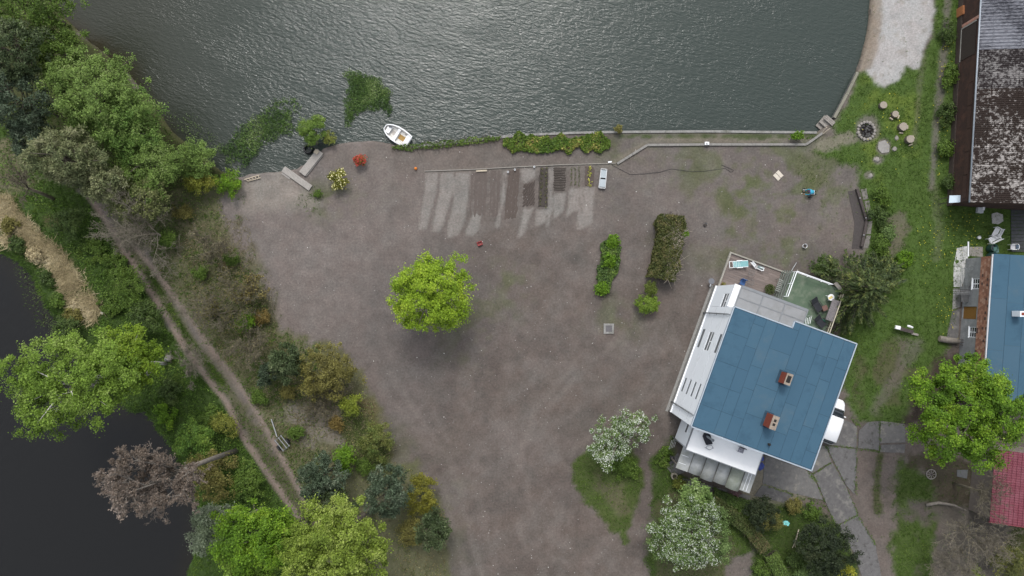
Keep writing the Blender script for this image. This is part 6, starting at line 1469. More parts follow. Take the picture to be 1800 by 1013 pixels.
for i, (x, y, r_, lb) in enumerate([(1576, 243, .26, 'grey stone left of the lowest stump'), (1572, 262, .28, 'dark round stone below the fire pit'), (1530, 309, .24, 'flat stone at the edge of the yard grass'), (180, 549, .28, 'white stone on dry straw by the river'), (1541, 281, .3, 'pale stone below the flat slab')]):
    one(stone(MB(), P(x, y, .03), r_, random.Random(i+20), .5), 'field_stone', lb, 'stone', STONE if i != 3 else pm('white_stone', (.5, .48, .42), (.4, .38, .34), 5))
slb = thing('stone_slab', 'flat grey stone slab beside the fire pit', 'slab', P(1553, 258)); slabs(slb, [[(1544, 250), (1556, 246), (1564, 256), (1563, 268), (1550, 270), (1543, 262)]], [pm('flat_stone', (.27, .26, .245), (.2, .19, .18), 4, .9, .3)], .07)
# landing block at the corner of the lake
jb = thing('landing_steps', 'grey wooden landing steps at the lake corner', 'steps', P(1450, 215))
for k, (x, y, w, l, z) in enumerate([(1448, 222, 1.3, 1.0, -.35), (1453, 216, 1.25, .9, -.1), (1458, 212, 1.1, .5, .12)]):
    for j in range(3): c = P(x, y, z); MB().box(c+Vector((math.cos(.85)*(j-1)*l/3, math.sin(.85)*(j-1)*l/3, 0)), (l/3-.02, w, .1), .85).build('step_board', WOOD, jb)
for i, (a, b_, lb) in enumerate([((1445, 234), (1453, 224), 'left pale pole leaning at the lake corner'), ((1446, 236), (1459, 226), 'right pale pole leaning at the lake corner')]):
    mb = MB(); mb.tube([P(*a, .1), P(*b_, .7)], .05, 7); one(mb, 'wooden_pole', lb, 'pole', WOODP, 'poles at the lake corner')
mh = thing('manhole', 'square concrete manhole with metal grate in the yard', 'manhole', P(1070, 578)); c = P(1070, 578)
mb = MB()
for dx, dy, sx, sy in ((0, .40, 1.0, .2), (0, -.40, 1.0, .2), (.40, 0, .2, .6), (-.40, 0, .2, .6)): mb.box(c+Vector((dx, dy, .02)), (sx, sy, .16), 0)
mb.build('concrete_frame', CONC, mh, bevel=.01); MB().box(c+Vector((0, 0, .03)), (.6, .6, .06)).build('cover', pm('iron_cover', (.10, .095, .10), (.075, .07, .075), 8, .7), mh)
for k in range(5): MB().box(c+Vector((-.22+.11*k, 0, .068)), (.05, .52, .018)).build('grate_bar', pm('grate_iron', (.15, .145, .15), (.12, .115, .12), 8, .6), mh)
# boat trailer beside the track
tr_ = thing('boat_trailer', 'small grey metal trailer frame beside the dirt track', 'trailer', P(494, 772))
A, B = P(477, 737, .35), P(487, 768, .4); MB().beam(A, B, .09, .09).build('drawbar', METAL, tr_)
d = (P(504, 788)-P(488, 768)).normalized(); n_ = Vector((-d.y, d.x, 0))
for k in (-1, 0, .75): p = P(489, 769, .42)-n_*(.0)+n_*(-.35*-k*1.2); MB().beam(p, p+d*1.35, .06, .08).build('side_rail', METAL, tr_)
for k in (.05, 1.3): p = P(489, 769, .42)+d*k; MB().beam(p-n_*.5, p+n_*.42, .07, .07).build('cross_bar', pm('dark_steel', (.08, .085, .09), (.12, .125, .13)), tr_)
for k in (-.58, .52):
    p = P(489, 769, .28)+d*.85+n_*k; ax = n_.to_track_quat('Z', 'Y').to_matrix(); m1 = MB(); m1.lathe((0, 0, 0), [(.12, -.06), (.27, -.07), (.28, 0), (.27, .07), (.12, .06)], 18); m1.v = [tuple(p+ax@Vector(v)) for v in m1.v]; w_ = m1.build('wheel', BLACKP, tr_)
one(MB().tube([P(294, 632, 0), P(295, 630, .25), P(296, 629, .9)], [.28, .28, .26], 12), 'concrete_post', 'grey concrete post between birch and track', 'post', CONC, smooth=False)
# barrier, log
br = thing('barrier_beam', 'low wooden barrier with white box at the meadow end', 'barrier', P(1588, 580))
MB().beam(P(1575, 576, .45), P(1605, 584, .5), .34, .12).build('beam', WOODD, br); MB().box(P(1578, 576, .62), (.5, .34, .2), -.2).build('white_box', PLW, br, bevel=.02); MB().beam(P(1602, 586, .2), P(1614, 589, .2), .2, .1).build('foot', WOOD, br)
mb = MB(); mb.tube([P(1595, 573, .62), P(1599, 574, .74), P(1604, 576, .64)], [.1, .12, .1], 8); mb.build('pale_bundle', PLW, br)
lg = thing('cut_log', 'thick grey log lying at the corner of the small house', 'log', P(1668, 598)); mb = MB(); mb.tube([P(1652, 595.5, .3), P(1666, 598, .32), P(1685, 600, .3)], [.30, .30, .27], 12); mb.build('trunk_piece', GREYBARK, lg, smooth=True); mb = MB(); mb.lathe((0, 0, 0), [(.27, 0), (.26, .02), (.01, .025)], 12); ax = (P(1652, 595.5)-P(1685, 600)).normalized().to_track_quat('Z', 'Y').to_matrix(); mb.v = [tuple(P(1652, 595.5, .3)+ax@Vector(v)) for v in mb.v]; mb.build('cut_face', CUT, lg)
for k in range(3): plank('dark_pole', ['upper', 'middle', 'lower'][k]+' dark pole leaning out beside the grey log', (1684, 597+4*k), (1698, 598+5*k), .07, .07, .5, WOODD, 'dark poles by the log', 'pole')
# ------------------------------------------------------------------ yard of the small house
wb = thing('garden_bench', 'white plastic corner bench on the grass by barrels', 'bench', P(1743, 414))
def bench_part(a, b_, back_off, seat_w=.5):
    A, B = P(*a, 0), P(*b_, 0); d = (B-A).normalized(); n_ = Vector((-d.y, d.x, 0))
    if n_.dot(Vector(back_off)) < 0: n_ = -n_
    L = (B-A).length; up = Vector((0, 0, 1))
    for k in range(4): MB().beam(A+n_*(-.18+.12*k)+up*.42, B+n_*(-.18+.12*k)+up*.42, .10, .035).build('seat_slat', PLW, wb)
    for k in range(3): MB().beam(A+n_*(.30+.03*k)+up*(.55+.13*k), B+n_*(.30+.03*k)+up*(.55+.13*k), .03, .10).build('back_slat', PLW, wb)
    for p in (A, B):
        MB().beam(p+n_*-.2+up*.62, p+n_*.34+up*.62, .06, .05).build('arm_rest', PLW, wb)
        MB().beam(p+n_*-.2, p+n_*-.2+up*.62, .05, .05).build('leg', PLW, wb); MB().beam(p+n_*.30, p+n_*.36+up*.9, .05, .05).build('leg', PLW, wb)
bench_part((1749, 402), (1741, 417), (1, .2, 0)); bench_part((1733, 424), (1750, 416), (.2, -1, 0))
pc = thing('garden_chair', 'white and blue plastic chair beside the dark decking', 'chair', P(1775, 435)); c = P(1775, 435)
MB().box(c+Vector((0, 0, .42)), (.46, .48, .05)).build('seat', pm('pale_seat', (.55, .55, .58), (.48, .48, .5)), pc, bevel=.015)
for s_ in (-1, 1):
    MB().box(c+Vector((.0, s_*.26, .62)), (.5, .05, .04)).build('arm_rest', PLW, pc); MB().beam(c+Vector((-.22, s_*.24, 0)), c+Vector((-.2, s_*.24, .6)), .05, .05).build('leg', PLW, pc); MB().beam(c+Vector((.24, s_*.24, 0)), c+Vector((.22, s_*.24, .6)), .05, .05).build('leg', PLW, pc)
mb = MB(); pts = [c+Vector((.22+.16*math.sin(a), .26*math.cos(a), .75)) for a in np.linspace(0, math.pi, 9)]; mb.tube(pts, .035, 6); mb.build('back_rim', PLW, pc, smooth=True)
for k in range(3): MB().box(c+Vector((.30, -.13+.13*k, .62)), (.03, .07, .34)).build('back_slat', pm('blue_white', (.30, .42, .60), (.25, .36, .52)), pc)
for i, (x, y, lb) in enumerate([(1738, 437, 'upper dark green water barrel with open top'), (1738, 451, 'lower dark green water barrel half under the eave')]):
    t = thing('water_barrel', lb, 'barrel', P(x, y), 'water barrels'); c = P(x, y); mb = MB(); mb.lathe(c, [(.30, 0), (.34, .12), (.36, .45), (.34, .8), (.36, .84), (.33, .84), (.31, .6), (.01, .6)], 22); mb.build('barrel', GREENPL, t, smooth=True)
    MB().lathe(c, [(.31, .6), (.01, .61)], 20).build('water', DARKGLASS, t)
one(MB().box(P(1747, 440, .35), (.5, .6, .7), .1), 'green_box', 'green plastic box right of the water barrels', 'box', pm('sea_green', (.07, .14, .13), (.05, .11, .10), 3, .6), bevel=.03)
one(MB().beam(P(1702, 425, .9), P(1702, 451, .9), .10, .09), 'white_beam', 'white beam beside the whitewashed paving', 'beam', PLW)
bucket('white_tub', 'small white lidded tub standing in the grass', 1719, 418, .16, .26, PLW, PLW, 'tub')
one(MB().box(P(1722, 370, .2), (.55, .52, .4), -.15), 'pale_box', 'pale grey box on the grass below the barn', 'box', pm('pale_box', (.46, .48, .5), (.4, .42, .44)), bevel=.02)
one(MB().box(P(1727, 367, .22), (.22, .34, .42), -.15), 'pale_box', 'small white box leaning on the pale grey box', 'box', PLW, bevel=.02)
sp = thing('stone_pad', 'ragged pale stone pad in the barn yard', 'slab', P(1752, 384)); slabs(sp, [[(1743, 376), (1752, 373), (1763, 377), (1764, 389), (1755, 395), (1744, 393)]], [pm('pale_pad', (.42, .41, .39), (.32, .31, .3), 4, .9, .3)], .06)
bs = thing('sheet_canopy', 'pale blue sheet canopy at the barn corner', 'canopy', P(1685, 350)); MB().prism([P(1669, 344, 1.8), P(1701, 343, 2.0), P(1700, 355, 2.0), P(1668, 357, 1.8)], [1.78, 1.98, 1.98, 1.78], [1.82, 2.02, 2.02, 1.82]).build('sheet', pm('pale_blue_sheet', (.52, .62, .70), (.46, .56, .64), 2, .5), bs)
for p in ((1670, 346), (1670, 355), (1698, 345), (1698, 353)): MB().beam(P(*p, 1.8).xy.to_3d(), P(*p, 1.8)-Vector((0, 0, .03)), .06, .06).build('post', WOODD, bs)
wp = MB(); wp.lathe(P(1704, 310, .8), [(.2, -.8), (.42, -.7), (.5, .2), (.36, .9), (.1, 1.2)], 14, .75, 1.9); one(wp, 'wrapped_bundle', 'bundle wrapped in white plastic against the barn wall', 'bundle', pm('plastic_wrap', (.50, .54, .58), (.36, .40, .44), 3, .35, .5, 9), smooth=True)
wbn = thing('waste_bin', 'dark waste bin with orange front at the barn', 'bin', P(1692, 24)); c = P(1692, 24); MB().lathe(c, [(.36, 0), (.40, .9), (.38, 1.0), (.3, 1.04), (.02, 1.06)], 18).build('drum', pm('bin_dark', (.03, .035, .045), (.045, .05, .06)), wbn, smooth=True); MB().box(c+Vector((-.52, -.02, .5)), (.2, .85, .95)).build('orange_front', pm('faded_orange', (.36, .15, .06), (.28, .11, .05), 5), wbn); mb = MB(); mb.tube([c+Vector((.38*math.cos(a), .38*math.sin(a), 1.03)) for a in np.linspace(-.3, 2.2, 10)], .03, 6); mb.build('rim', METAL, wbn)
dkk = thing('dark_decking', 'dark wet plank decking at the right edge', 'decking', P(1792, 405))
for k in range(12): y = 372+6.2*k; MB().box(P(1794, y, .06), (1.9, .31, .08)).build('deck_board', pm('wet_planks', (.050, .052, .058), (.035, .037, .042), 4, .6), dkk)
fr_ = thing('wire_cage', 'grey wire frame cage against the small house wall', 'cage', P(1697, 490)); 
for k in range(6): MB().beam(P(1690+2.6*k, 472, 1.2), P(1688+2.6*k, 508, 1.2), .03, .03).build('bar', pm('cage_wire', (.16, .18, .18), (.12, .135, .135)), fr_)
for y in (472, 484, 496, 508): MB().beam(P(1689, y, 1.23), P(1704, y, 1.23), .03, .03).build('bar', pm('cage_wire'), fr_)
one(MB().box(P(1697, 517, .9), (.95, 1.5, .08), .05), 'dark_mat', 'dark grey mat on a rack beside the ochre door', 'mat', pm('dark_mat', (.06, .062, .064), (.085, .087, .09), 6, .9))
for k in range(3): plank('metal_pipe', ['top', 'middle', 'bottom'][k]+' grey pipe sticking out over the dark mat', (1675, 511+3*k), (1721, 513+2*k), .045, .045, 1.1+.1*k, METAL, 'pipes by the small house', 'pipe')
mb = MB(); mb.tube([P(1704+8.5*math.cos(a), 471+4*math.sin(a), 1.4) for a in np.linspace(0, 6.283, 20)], .02, 5); one(mb, 'wire_hoop', 'thin oval wire hoop on the cage', 'hoop', pm('cage_wire'))
# timber and wheel at bottom right
sw = thing('cart_wheel', 'old wooden cart wheel lying under the large green tree', 'wheel', P(1637, 834)); c = P(1637, 834, .1)
mb = MB(); mb.tube([c+Vector((.46*math.cos(a), .46*math.sin(a), 0)) for a in np.linspace(0, 6.283, 21)], .05, 6); mb.build('rim', WOOD, sw)
for k in range(8): a = k*math.pi/4; MB().beam(c, c+Vector((.44*math.cos(a), .44*math.sin(a), 0)), .05, .05).build('spoke', WOOD, sw)
MB().lathe(c-Vector((0, 0, .08)), [(.09, 0), (.1, .18), (.02, .2)], 10).build('hub', WOODD, sw)
mb = MB(); mb.tube([P(1628, 888, .2), P(1650, 884, .3), P(1676, 888, .5), P(1700, 898, .9)], [.16, .15, .11, .05], 8); one(mb, 'fallen_branch', 'thick fallen branch lying above the bare patch', 'branch', GREYBARK, smooth=True)
# ------------------------------------------------------------------ van beside the house
van_u, _ = loc(1481, 718, 1.0); _, vv0 = loc(1450, 778, .9); _, vv1 = loc(1479, 703, .8)
vx = van_u-.55
vt = thing('parked_van', 'white van parked half under the east roof edge', 'van', HU(vx, (vv0+vv1)/2))
L_ = vv1-vv0
def loft(stations, mat, name, parent, close=True):
    """stations: (v, [(half width, z), ...]) from rear to front; shape mirrored about the middle"""
    vs, fs = [], []; m = len(stations[0][1])*2
    for v_, pr in stations:
        for w, z in pr: vs.append(HU(vx+w, vv0+v_, z))
        for w, z in pr[::-1]: vs.append(HU(vx-w, vv0+v_, z))
    for i in range(len(stations)-1):
        for k in range(m): a = i*m+k; b_ = i*m+(k+1) % m; fs.append((a, b_, b_+m, a+m))
    fs += [tuple(range(m))[::-1], tuple((len(stations)-1)*m+k for k in range(m))]
    return MB().add(vs, fs).build(name, mat, parent, smooth=True)
CARW = pm('white_car_paint', (.74, .75, .76), (.72, .73, .745), 1, .25, spec=.5)
k_ = L_/4.4
bodyst = [(0, [(.70, .35), (.80, .5), (.80, .85), (.70, .95)]), (.12, [(.80, .25), (.88, .5), (.87, .95), (.78, 1.05)]), (1.2, [(.84, .22), (.90, .5), (.89, .98), (.80, 1.06)]), (3.0, [(.84, .22), (.90, .5), (.89, .98), (.80, 1.06)]),
          (3.5, [(.84, .22), (.90, .5), (.87, .92), (.74, 1.0)]), (4.05, [(.80, .25), (.86, .45), (.78, .78), (.6, .86)]), (4.32, [(.66, .3), (.70, .45), (.62, .66), (.45, .72)]), (4.4, [(.5, .35), (.55, .45), (.5, .58), (.4, .62)])]
bd = loft([(v_*k_, p) for v_, p in bodyst], CARW, 'body', vt)
cabst = [(.16, [(.80, 1.03), (.74, 1.2), (.62, 1.3)]), (.38, [(.82, 1.04), (.75, 1.68), (.62, 1.78)]), (1.5, [(.83, 1.04), (.75, 1.72), (.64, 1.83)]), (2.5, [(.83, 1.04), (.74, 1.70), (.62, 1.79)]), (2.72, [(.82, 1.04), (.72, 1.6), (.6, 1.68)])]
cb = loft([(v_*k_, p) for v_, p in cabst], CARW, 'cabin', vt)
ws = loft([(2.70*k_, [(.74, 1.50), (.70, 1.60), (.58, 1.665)]), (3.5*k_, [(.80, .98), (.76, 1.0), (.6, 1.02)])], DARKGLASS, 'windscreen', vt)
loft([(.03*k_, [(.70, 1.02), (.66, 1.08), (.55, 1.10)]), (.36*k_, [(.72, 1.60), (.70, 1.72), (.58, 1.80)])], DARKGLASS, 'rear_window', vt)
for s_ in (-1, 1):
    for a, b_ in ((.45, 1.35), (1.42, 2.4)): MB().add([HU(vx+s_*.835, vv0+a*k_, 1.1), HU(vx+s_*.835, vv0+b_*k_, 1.1), HU(vx+s_*.77, vv0+b_*k_, 1.58), HU(vx+s_*.77, vv0+a*k_, 1.6)], [(0, 1, 2, 3)]).build('side_window', DARKGLASS, vt)
    MB().box(HU(vx+s_*.98, vv0+2.95*k_, 1.12), (.2, .12, .16), HOUSE_A).build('mirror', CARW, vt, bevel=.03)
    MB().box(HU(vx+s_*.58, vv0+4.12*k_, .74), (.26, .22, .12), HOUSE_A).build('headlight', pm('headlight', (.55, .57, .6), (.48, .5, .53), 4, .15), vt, bevel=.03)
    for v_ in (.8, 3.55):
        ax = UD.to_track_quat('Z', 'Y').to_matrix(); m1 = MB(); m1.lathe((0, 0, 0), [(.2, -.09), (.30, -.1), (.32, 0), (.30, .1), (.2, .09)], 20); m1.v = [tuple(HU(vx+s_*.80, vv0+v_*k_, .32)+ax@Vector(v)) for v in m1.v]; w_ = m1.build('wheel', BLACKP, vt)
        m1 = MB(); m1.lathe((0, 0, 0), [(.19, 0), (.17, .012*s_), (.02, .02*s_)], 14); m1.v = [tuple(HU(vx+s_*.905, vv0+v_*k_, .32)+ax@Vector(v)) for v in m1.v]; m1.build('rim', METAL, w_)
# ------------------------------------------------------------------ garden south of the house
mb = MB(); gx = [P(1375, 916, .1), P(1384, 915.5, .1), P(1388, 920, .1), P(1386, 925, .1), P(1376, 922, .1)]; mb.prism([p.xy for p in gx], .06, [.16, .22, .14, .1, .18]); one(mb, 'turquoise_sheet', 'small turquoise plastic sheet on the dark lawn', 'sheet', TURQ)
ple = thing('swing_frame', 'pale wooden pole with crossbar lying in the dark lawn', 'pole', P(1399, 948)); mb = MB(); mb.tube([P(1404, 931, .5), P(1397, 957, .4)], .06, 8); mb.build('pole', WOODP, ple); mb = MB(); mb.tube([P(1393, 963, .2), P(1397, 955, .45), P(1398, 962, .2)], .045, 6); mb.build('crossbar', WOODP, ple)
for i, (x, y, r_, lb) in enumerate([(1184, 836, .30, 'left stone ring planter at the carport corner'), (1220, 844, .28, 'right stone ring planter below the carport')]):
    t = thing('ring_planter', lb, 'planter', P(x, y), 'stone ring planters'); c = P(x, y); MB().lathe(c, [(r_, 0), (r_*1.1, .3), (r_*1.05, .46), (r_*.72, .46), (r_*.68, .3), (.01, .3)], 18).build('ring', pm('pale_planter', (.33, .30, .24), (.22, .20, .16), 6, .9, .3), t, smooth=False); MB().lathe(c, [(r_*.66, .3), (.01, .34)], 14).build('soil', soil('deep', (.075, .064, .056)), t)
shrub('leafy_shrub', 'small olive bush between the two ring planters', 1192, 850, .5, 14, .45, leaf_mat('planter_bush_leaves', (.06, .075, .012), (.11, .125, .02)), 1300, .12, 231, clump=.2)
hr = thing('step_railing', 'small metal stair railing at the annex corner', 'railing', P(1181, 783))
for k in range(4): MB().beam(P(1176+3*k, 790-1.2*k, .9), P(1181+3*k, 774-1.2*k, .9), .035, .035).build('bar', METAL, hr)
for p in ((1177, 789), (1188, 775)): MB().beam(P(*p, .9).xy.to_3d(), P(*p, .9), .04, .04).build('post', METAL, hr)
bq = thing('kettle_grill', 'black kettle grill on the slab beside the carport', 'grill', P(1179, 803)); c = P(1179, 803); mb = MB(); mb.lathe(c+Vector((0, 0, .55)), [(.05, -.12), (.2, -.02), (.24, .1), (.2, .22), (.06, .3)], 16); mb.build('kettle', BLACKP, bq, smooth=True)
for k in range(3): a = 2.1*k; MB().beam(c+Vector((.25*math.cos(a), .25*math.sin(a), 0)), c+Vector((.12*math.cos(a), .12*math.sin(a), .5)), .03, .03).build('leg', METAL, bq)
for i, (x, y, r_, lb) in enumerate([(1338, 806, .32, 'blue chair cushion under the roof edge, upper one'), (1336, 820, .42, 'crumpled blue tarpaulin below the balcony corner')]):
    one(stone(MB(), P(x, y, .45), r_, random.Random(i+70), .5), 'blue_bundle', lb, 'bundle', pm('blue_cloth', (.035, .055, .20), (.06, .085, .30), 5, .8, .4, 8))
shrub('leafy_shrub', 'small pink flowering plants below the carport', 1290, 868, .3, 14, .25, leaf_mat('pink_plants', (.10, .07, .06), (.22, .12, .14)), 700, .11, 232, clump=.2, ratio=.5)
shrub('leafy_shrub', 'green weeds along the edge left of the railing', 1165, 800, .3, 16, .3, MIDG, 1100, .16, 233, clump=.25, ratio=1.8)
# ------------------------------------------------------------------ balcony things
bp_ = lambda px, py, z=BZ: Vector((*HU(*loc(px, py, z))[:2], z))
sg = thing('black_cover', 'black folded lounger cover on the white balcony', 'cover', bp_(1244, 775))
q = [(1239, 762, .35), (1249, 764, .4), (1253, 781, .3), (1242, 783, .25), (1236, 768, .3)]
A = [bp_(x, y, BZ+h) for x, y, h in q]; MB().prism([p.xy for p in A], BZ+.02, [p.z for p in A]).build('cloth', BLACKF, sg, bevel=.03)
gc = thing('folding_chair', 'pale folding chair frame next to the black cover', 'chair', bp_(1248, 788)); pts = [bp_(1241, 788, BZ+.35), bp_(1247, 791, BZ+.3), bp_(1254, 788, BZ+.35), bp_(1251, 783, BZ+.4), bp_(1243, 784, BZ+.4)]
mb = MB(); mb.tube(pts+pts[:1], .035, 6); mb.build('frame', pm('chair_frame_grey', (.35, .36, .38), (.3, .31, .33)), gc); 
for p in (pts[0], pts[2]): MB().beam(p, p.xy.to_3d()+Vector((0, 0, BZ)), .04, .04).build('leg', pm('chair_frame_grey'), gc)
st2 = thing('stove_pipe', 'grey stove pipe rising at the house corner', 'chimney pipe', HU(.7, -.25, 3.0)); mb = MB(); mb.tube([bp_(1241, 766, BZ), bp_(1241, 766, BZ+.4)+Vector((0, 0, 1.6))], .09, 12); mb.build('pipe', GREYMET, st2, smooth=True); mb = MB(); mb.lathe(bp_(1241, 766, BZ)+Vector((0, 0, 2.0)), [(.13, 0), (.14, .1), (.1, .12), (.09, .02)], 14); mb.build('cowl', GREYMET, st2)
dc = thing('patterned_chair', 'dark patterned garden chair on the white balcony', 'chair', bp_(1301, 789)); c = bp_(1300, 790)
MB().box(c+Vector((0, 0, .4)), (.5, .45, .06), HOUSE_A).build('seat', pm('patterned_cloth', (.05, .05, .07), (.45, .45, .5), 9, .8, detail=2), dc); MB().box(c+VD*.27+Vector((0, 0, .68)), (.52, .06, .5), HOUSE_A).build('backrest', BLACKF, dc)
for s_ in (-1, 1):
    for t_ in (-1, 1): MB().beam(c+UD*s_*.22+VD*t_*.2, c+UD*s_*.22+VD*t_*.2+Vector((0, 0, .38)), .035, .035).build('leg', METAL, dc)
# ------------------------------------------------------------------ deck furniture
def lounger(name, label, px, py, z, ang, frame, cloth, back=.45, L=1.75, w=.6, group=None):
    c = P(px, py, z); R_ = Matrix.Rotation(ang, 3, 'Z'); t = thing(name, label, 'lounger', c, group)
    X = lambda x, y, h: c+R_@Vector((x, y, h))
    for s_ in (-1, 1):
        MB().beam(X(-L/2, s_*w/2, .32), X(L/2, s_*w/2, .32), .045, .045).build('side_rail', frame, t); MB().beam(X(L*.18, s_*w/2, .34), X(L*.5, s_*w/2, .34+back), .045, .045).build('back_rail', frame, t)
        for x in (-L*.4, L*.15): MB().beam(X(x, s_*w/2, 0), X(x, s_*w/2, .3), .04, .04).build('leg', frame, t)
        MB().beam(X(-L*.12, s_*(w/2+.05), .52), X(L*.2, s_*(w/2+.05), .52), .06, .03).build('arm_rest', frame, t)
    for x in (-L/2, -L*.3): MB().beam(X(x, -w/2, .33), X(x, w/2, .33), .045, .045).build('cross_bar', frame, t)
    m1 = MB(); m1.add([X(-L*.28, -w*.46, .36), X(L*.18, -w*.46, .37), X(L*.5, -w*.46, .37+back), X(L*.5, w*.46, .37+back), X(L*.18, w*.46, .37), X(-L*.28, w*.46, .36)]+[X(-L*.28, -w*.46, .32), X(L*.18, -w*.46, .33), X(L*.5, -w*.46, .33+back), X(L*.5, w*.46, .33+back), X(L*.18, w*.46, .33), X(-L*.28, w*.46, .32)],
                     [(0, 1, 4, 5), (1, 2, 3, 4), (11, 10, 7, 6), (10, 9, 8, 7), (0, 6, 7, 1), (1, 7, 8, 2), (2, 8, 9, 3), (3, 9, 10, 4), (4, 10, 11, 5), (5, 11, 6, 0)]); m1.build('cushion', cloth, t)
    for k in range(4): x = -L*.2+k*.16; MB().beam(X(x, -w*.44, .372), X(x, w*.44, .372), .02, .01).build('cushion_seam', frame if cloth is TEAL else cloth, t)
    return t
lounger('sun_lounger', 'teal striped sun lounger with white frame on the deck', 1296, 465, DZ, .06, PLW, TEAL, .2)
fc = thing('folding_chair', 'white folded deck chair at the deck beam', 'chair', P(1330, 470, DZ)); 
for a, b_ in (((1319, 461), (1329, 473)), ((1323, 460), (1331, 471))): mb = MB(); mb.tube([P(*a, .7), P(*b_, .3)], .035, 6); mb.build('rail', PLW, fc)
for a, b_ in (((1328, 471), (1340, 476)), ((1331, 468), (1342, 472))): mb = MB(); mb.tube([P(*a, .35), P(*b_, .45)], .035, 6); mb.build('rail', PLW, fc)
MB().prism([P(1330, 467).xy, P(1340, 470).xy, P(1340, 475).xy, P(1329, 472).xy], .36, .42).build('seat', pm('grey_green_seat', (.10, .14, .14), (.14, .18, .18)), fc); mb = MB(); mb.tube([P(1338, 476, .5), P(1342, 476, .5), P(1343, 471, .5)], .04, 6); mb.build('foot_bar', PLW, fc)
MB().beam(P(1322, 461, .6), P(1328, 468, .4), .3, .03).build('backrest', PLW, fc)
bl = thing('blue_chair', 'blue plastic chair at the corner of the veranda', 'chair', P(1303, 497, DZ)); c = P(1303, 497, DZ); MB().box(c+Vector((0, 0, .42)), (.5, .5, .06), HOUSE_A).build('seat', BLUEPL, bl, bevel=.02); MB().box(c-UD*.02+VD*.28+Vector((0, 0, .7)), (.5, .06, .55), HOUSE_A).build('backrest', BLUEPL, bl, bevel=.02)
for s_ in (-1, 1):
    for t_ in (-1, 1): MB().beam(c+UD*s_*.2+VD*t_*.2, c+UD*s_*.2+VD*t_*.2+Vector((0, 0, .4)), .05, .05).build('leg', BLUEPL, bl)
for i, (x, y, ang, lb) in enumerate([(1318, 480, .3, 'dark wire deck table below the folded chair'), (1317, 497, .1, 'dark wire garden chair right of the blue chair')]):
    t = thing('wire_table', lb, 'table' if i == 0 else 'chair', P(x, y, DZ)); c = P(x, y, DZ); IR = pm('dark_wire', (.10, .095, .09), (.14, .13, .125), 6, .6)
    mb = MB(); mb.tube([c+Vector((.3*math.cos(a), .26*math.sin(a), .55)) for a in np.linspace(0, 6.283, 15)], .02, 5); mb.build('rim', IR, t)
    for k in range(5): MB().beam(c+Vector((-.24+.12*k, -.2, .55)), c+Vector((-.24+.12*k, .2, .55)), .02, .015).build('slat', IR, t)
    for k in range(4): a = .78+1.57*k; MB().beam(c+Vector((.3*math.cos(a), .3*math.sin(a), 0)), c+Vector((.22*math.cos(a), .2*math.sin(a), .55)), .022, .022).build('leg', IR, t)
rt = thing('round_table', 'round grey blue table with white leg at the deck corner', 'table', P(1247, 495)); c = P(1247, 495); MB().lathe(c+Vector((0, 0, .68)), [(.28, 0), (.29, .03), (.02, .035)], 20).build('table_top', pm('slate_top', (.135, .14, .155), (.115, .12, .135), 4, .5), rt); MB().beam(c+Vector((.05, -.05, .0)), c+Vector((0, 0, .67)), .05, .05).build('leg', PLW, rt); MB().box(c+Vector((.1, -.3, .04)), (.1, .42, .06), -.3).build('foot', PLW, rt)
def pot_plant(label, px, py, r_, mat, n, z=0, pot=None, seed=1):
    t = thing('potted_plant', label, 'potted plant', P(px, py, z)); c = P(px, py, z); MB().lathe(c, [(r_*.7, 0), (r_, .34), (r_*.85, .34), (r_*.8, .28), (.01, .28)], 14).build('pot', pot or pm('clay_pot', (.24, .11, .06), (.18, .085, .05), 5), t)
    rs = np.random.RandomState(seed); C = np.array(c)+unit(rs.randn(n, 3))*rs.rand(n, 1)**.5*np.array([r_*1.5, r_*1.5, .25])+np.array([0, 0, .5]); o = np_mesh('leaves', leaf_quads(C, .15*(.6+.8*rs.rand(n)), rs, .8, .5), 4, mat, t); return t
pot_plant('big potted plant with dark leaves on the deck', 1350, 509, .36, leaf_mat('dark_pot_leaves', (.03, .042, .012), (.065, .08, .025)), 420, DZ, pm('stone_pot', (.20, .18, .12), (.14, .13, .09), 5))
pot_plant('small clay pot at the deck corner post', 1269, 500, .15, OLIVE, 60, 0)
pk_ = thing('slatted_rack', 'grey slatted potting rack between deck and terrace', 'rack', P(1367, 503, DZ)); c = P(1367, 503, DZ)
for k in range(7): MB().box(c+VD*(-.55+.18*k)+Vector((0, 0, .8)), (.75, .09, .03), HOUSE_A).build('slat', pm('rack_wood', (.26, .27, .25), (.2, .21, .195), 5), pk_)
for s_ in (-1, 1):
    for t_ in (-1, 1): MB().beam(c+UD*s_*.36+VD*t_*.58, c+UD*s_*.36+VD*t_*.58+Vector((0, 0, .79)), .05, .05).build('leg', pm('rack_wood'), pk_)
bucket('black_pot', 'black watering pot on the slatted rack', 1370.5, 503, .13, .2, BLACKP, SOOT_SHADE, 'pot').location.z = .98
plank('wooden_board', 'pale board standing against the terrace steps', (1377, 508), (1380, 501), .12, .05, .9, WOODP, cat='board')
mb = MB(); mb.tube([P(1389, 480, .6), P(1400, 462, .3)], .035, 6); one(mb, 'metal_pole', 'thin pale pole leaning at the terrace corner', 'pole', METAL)
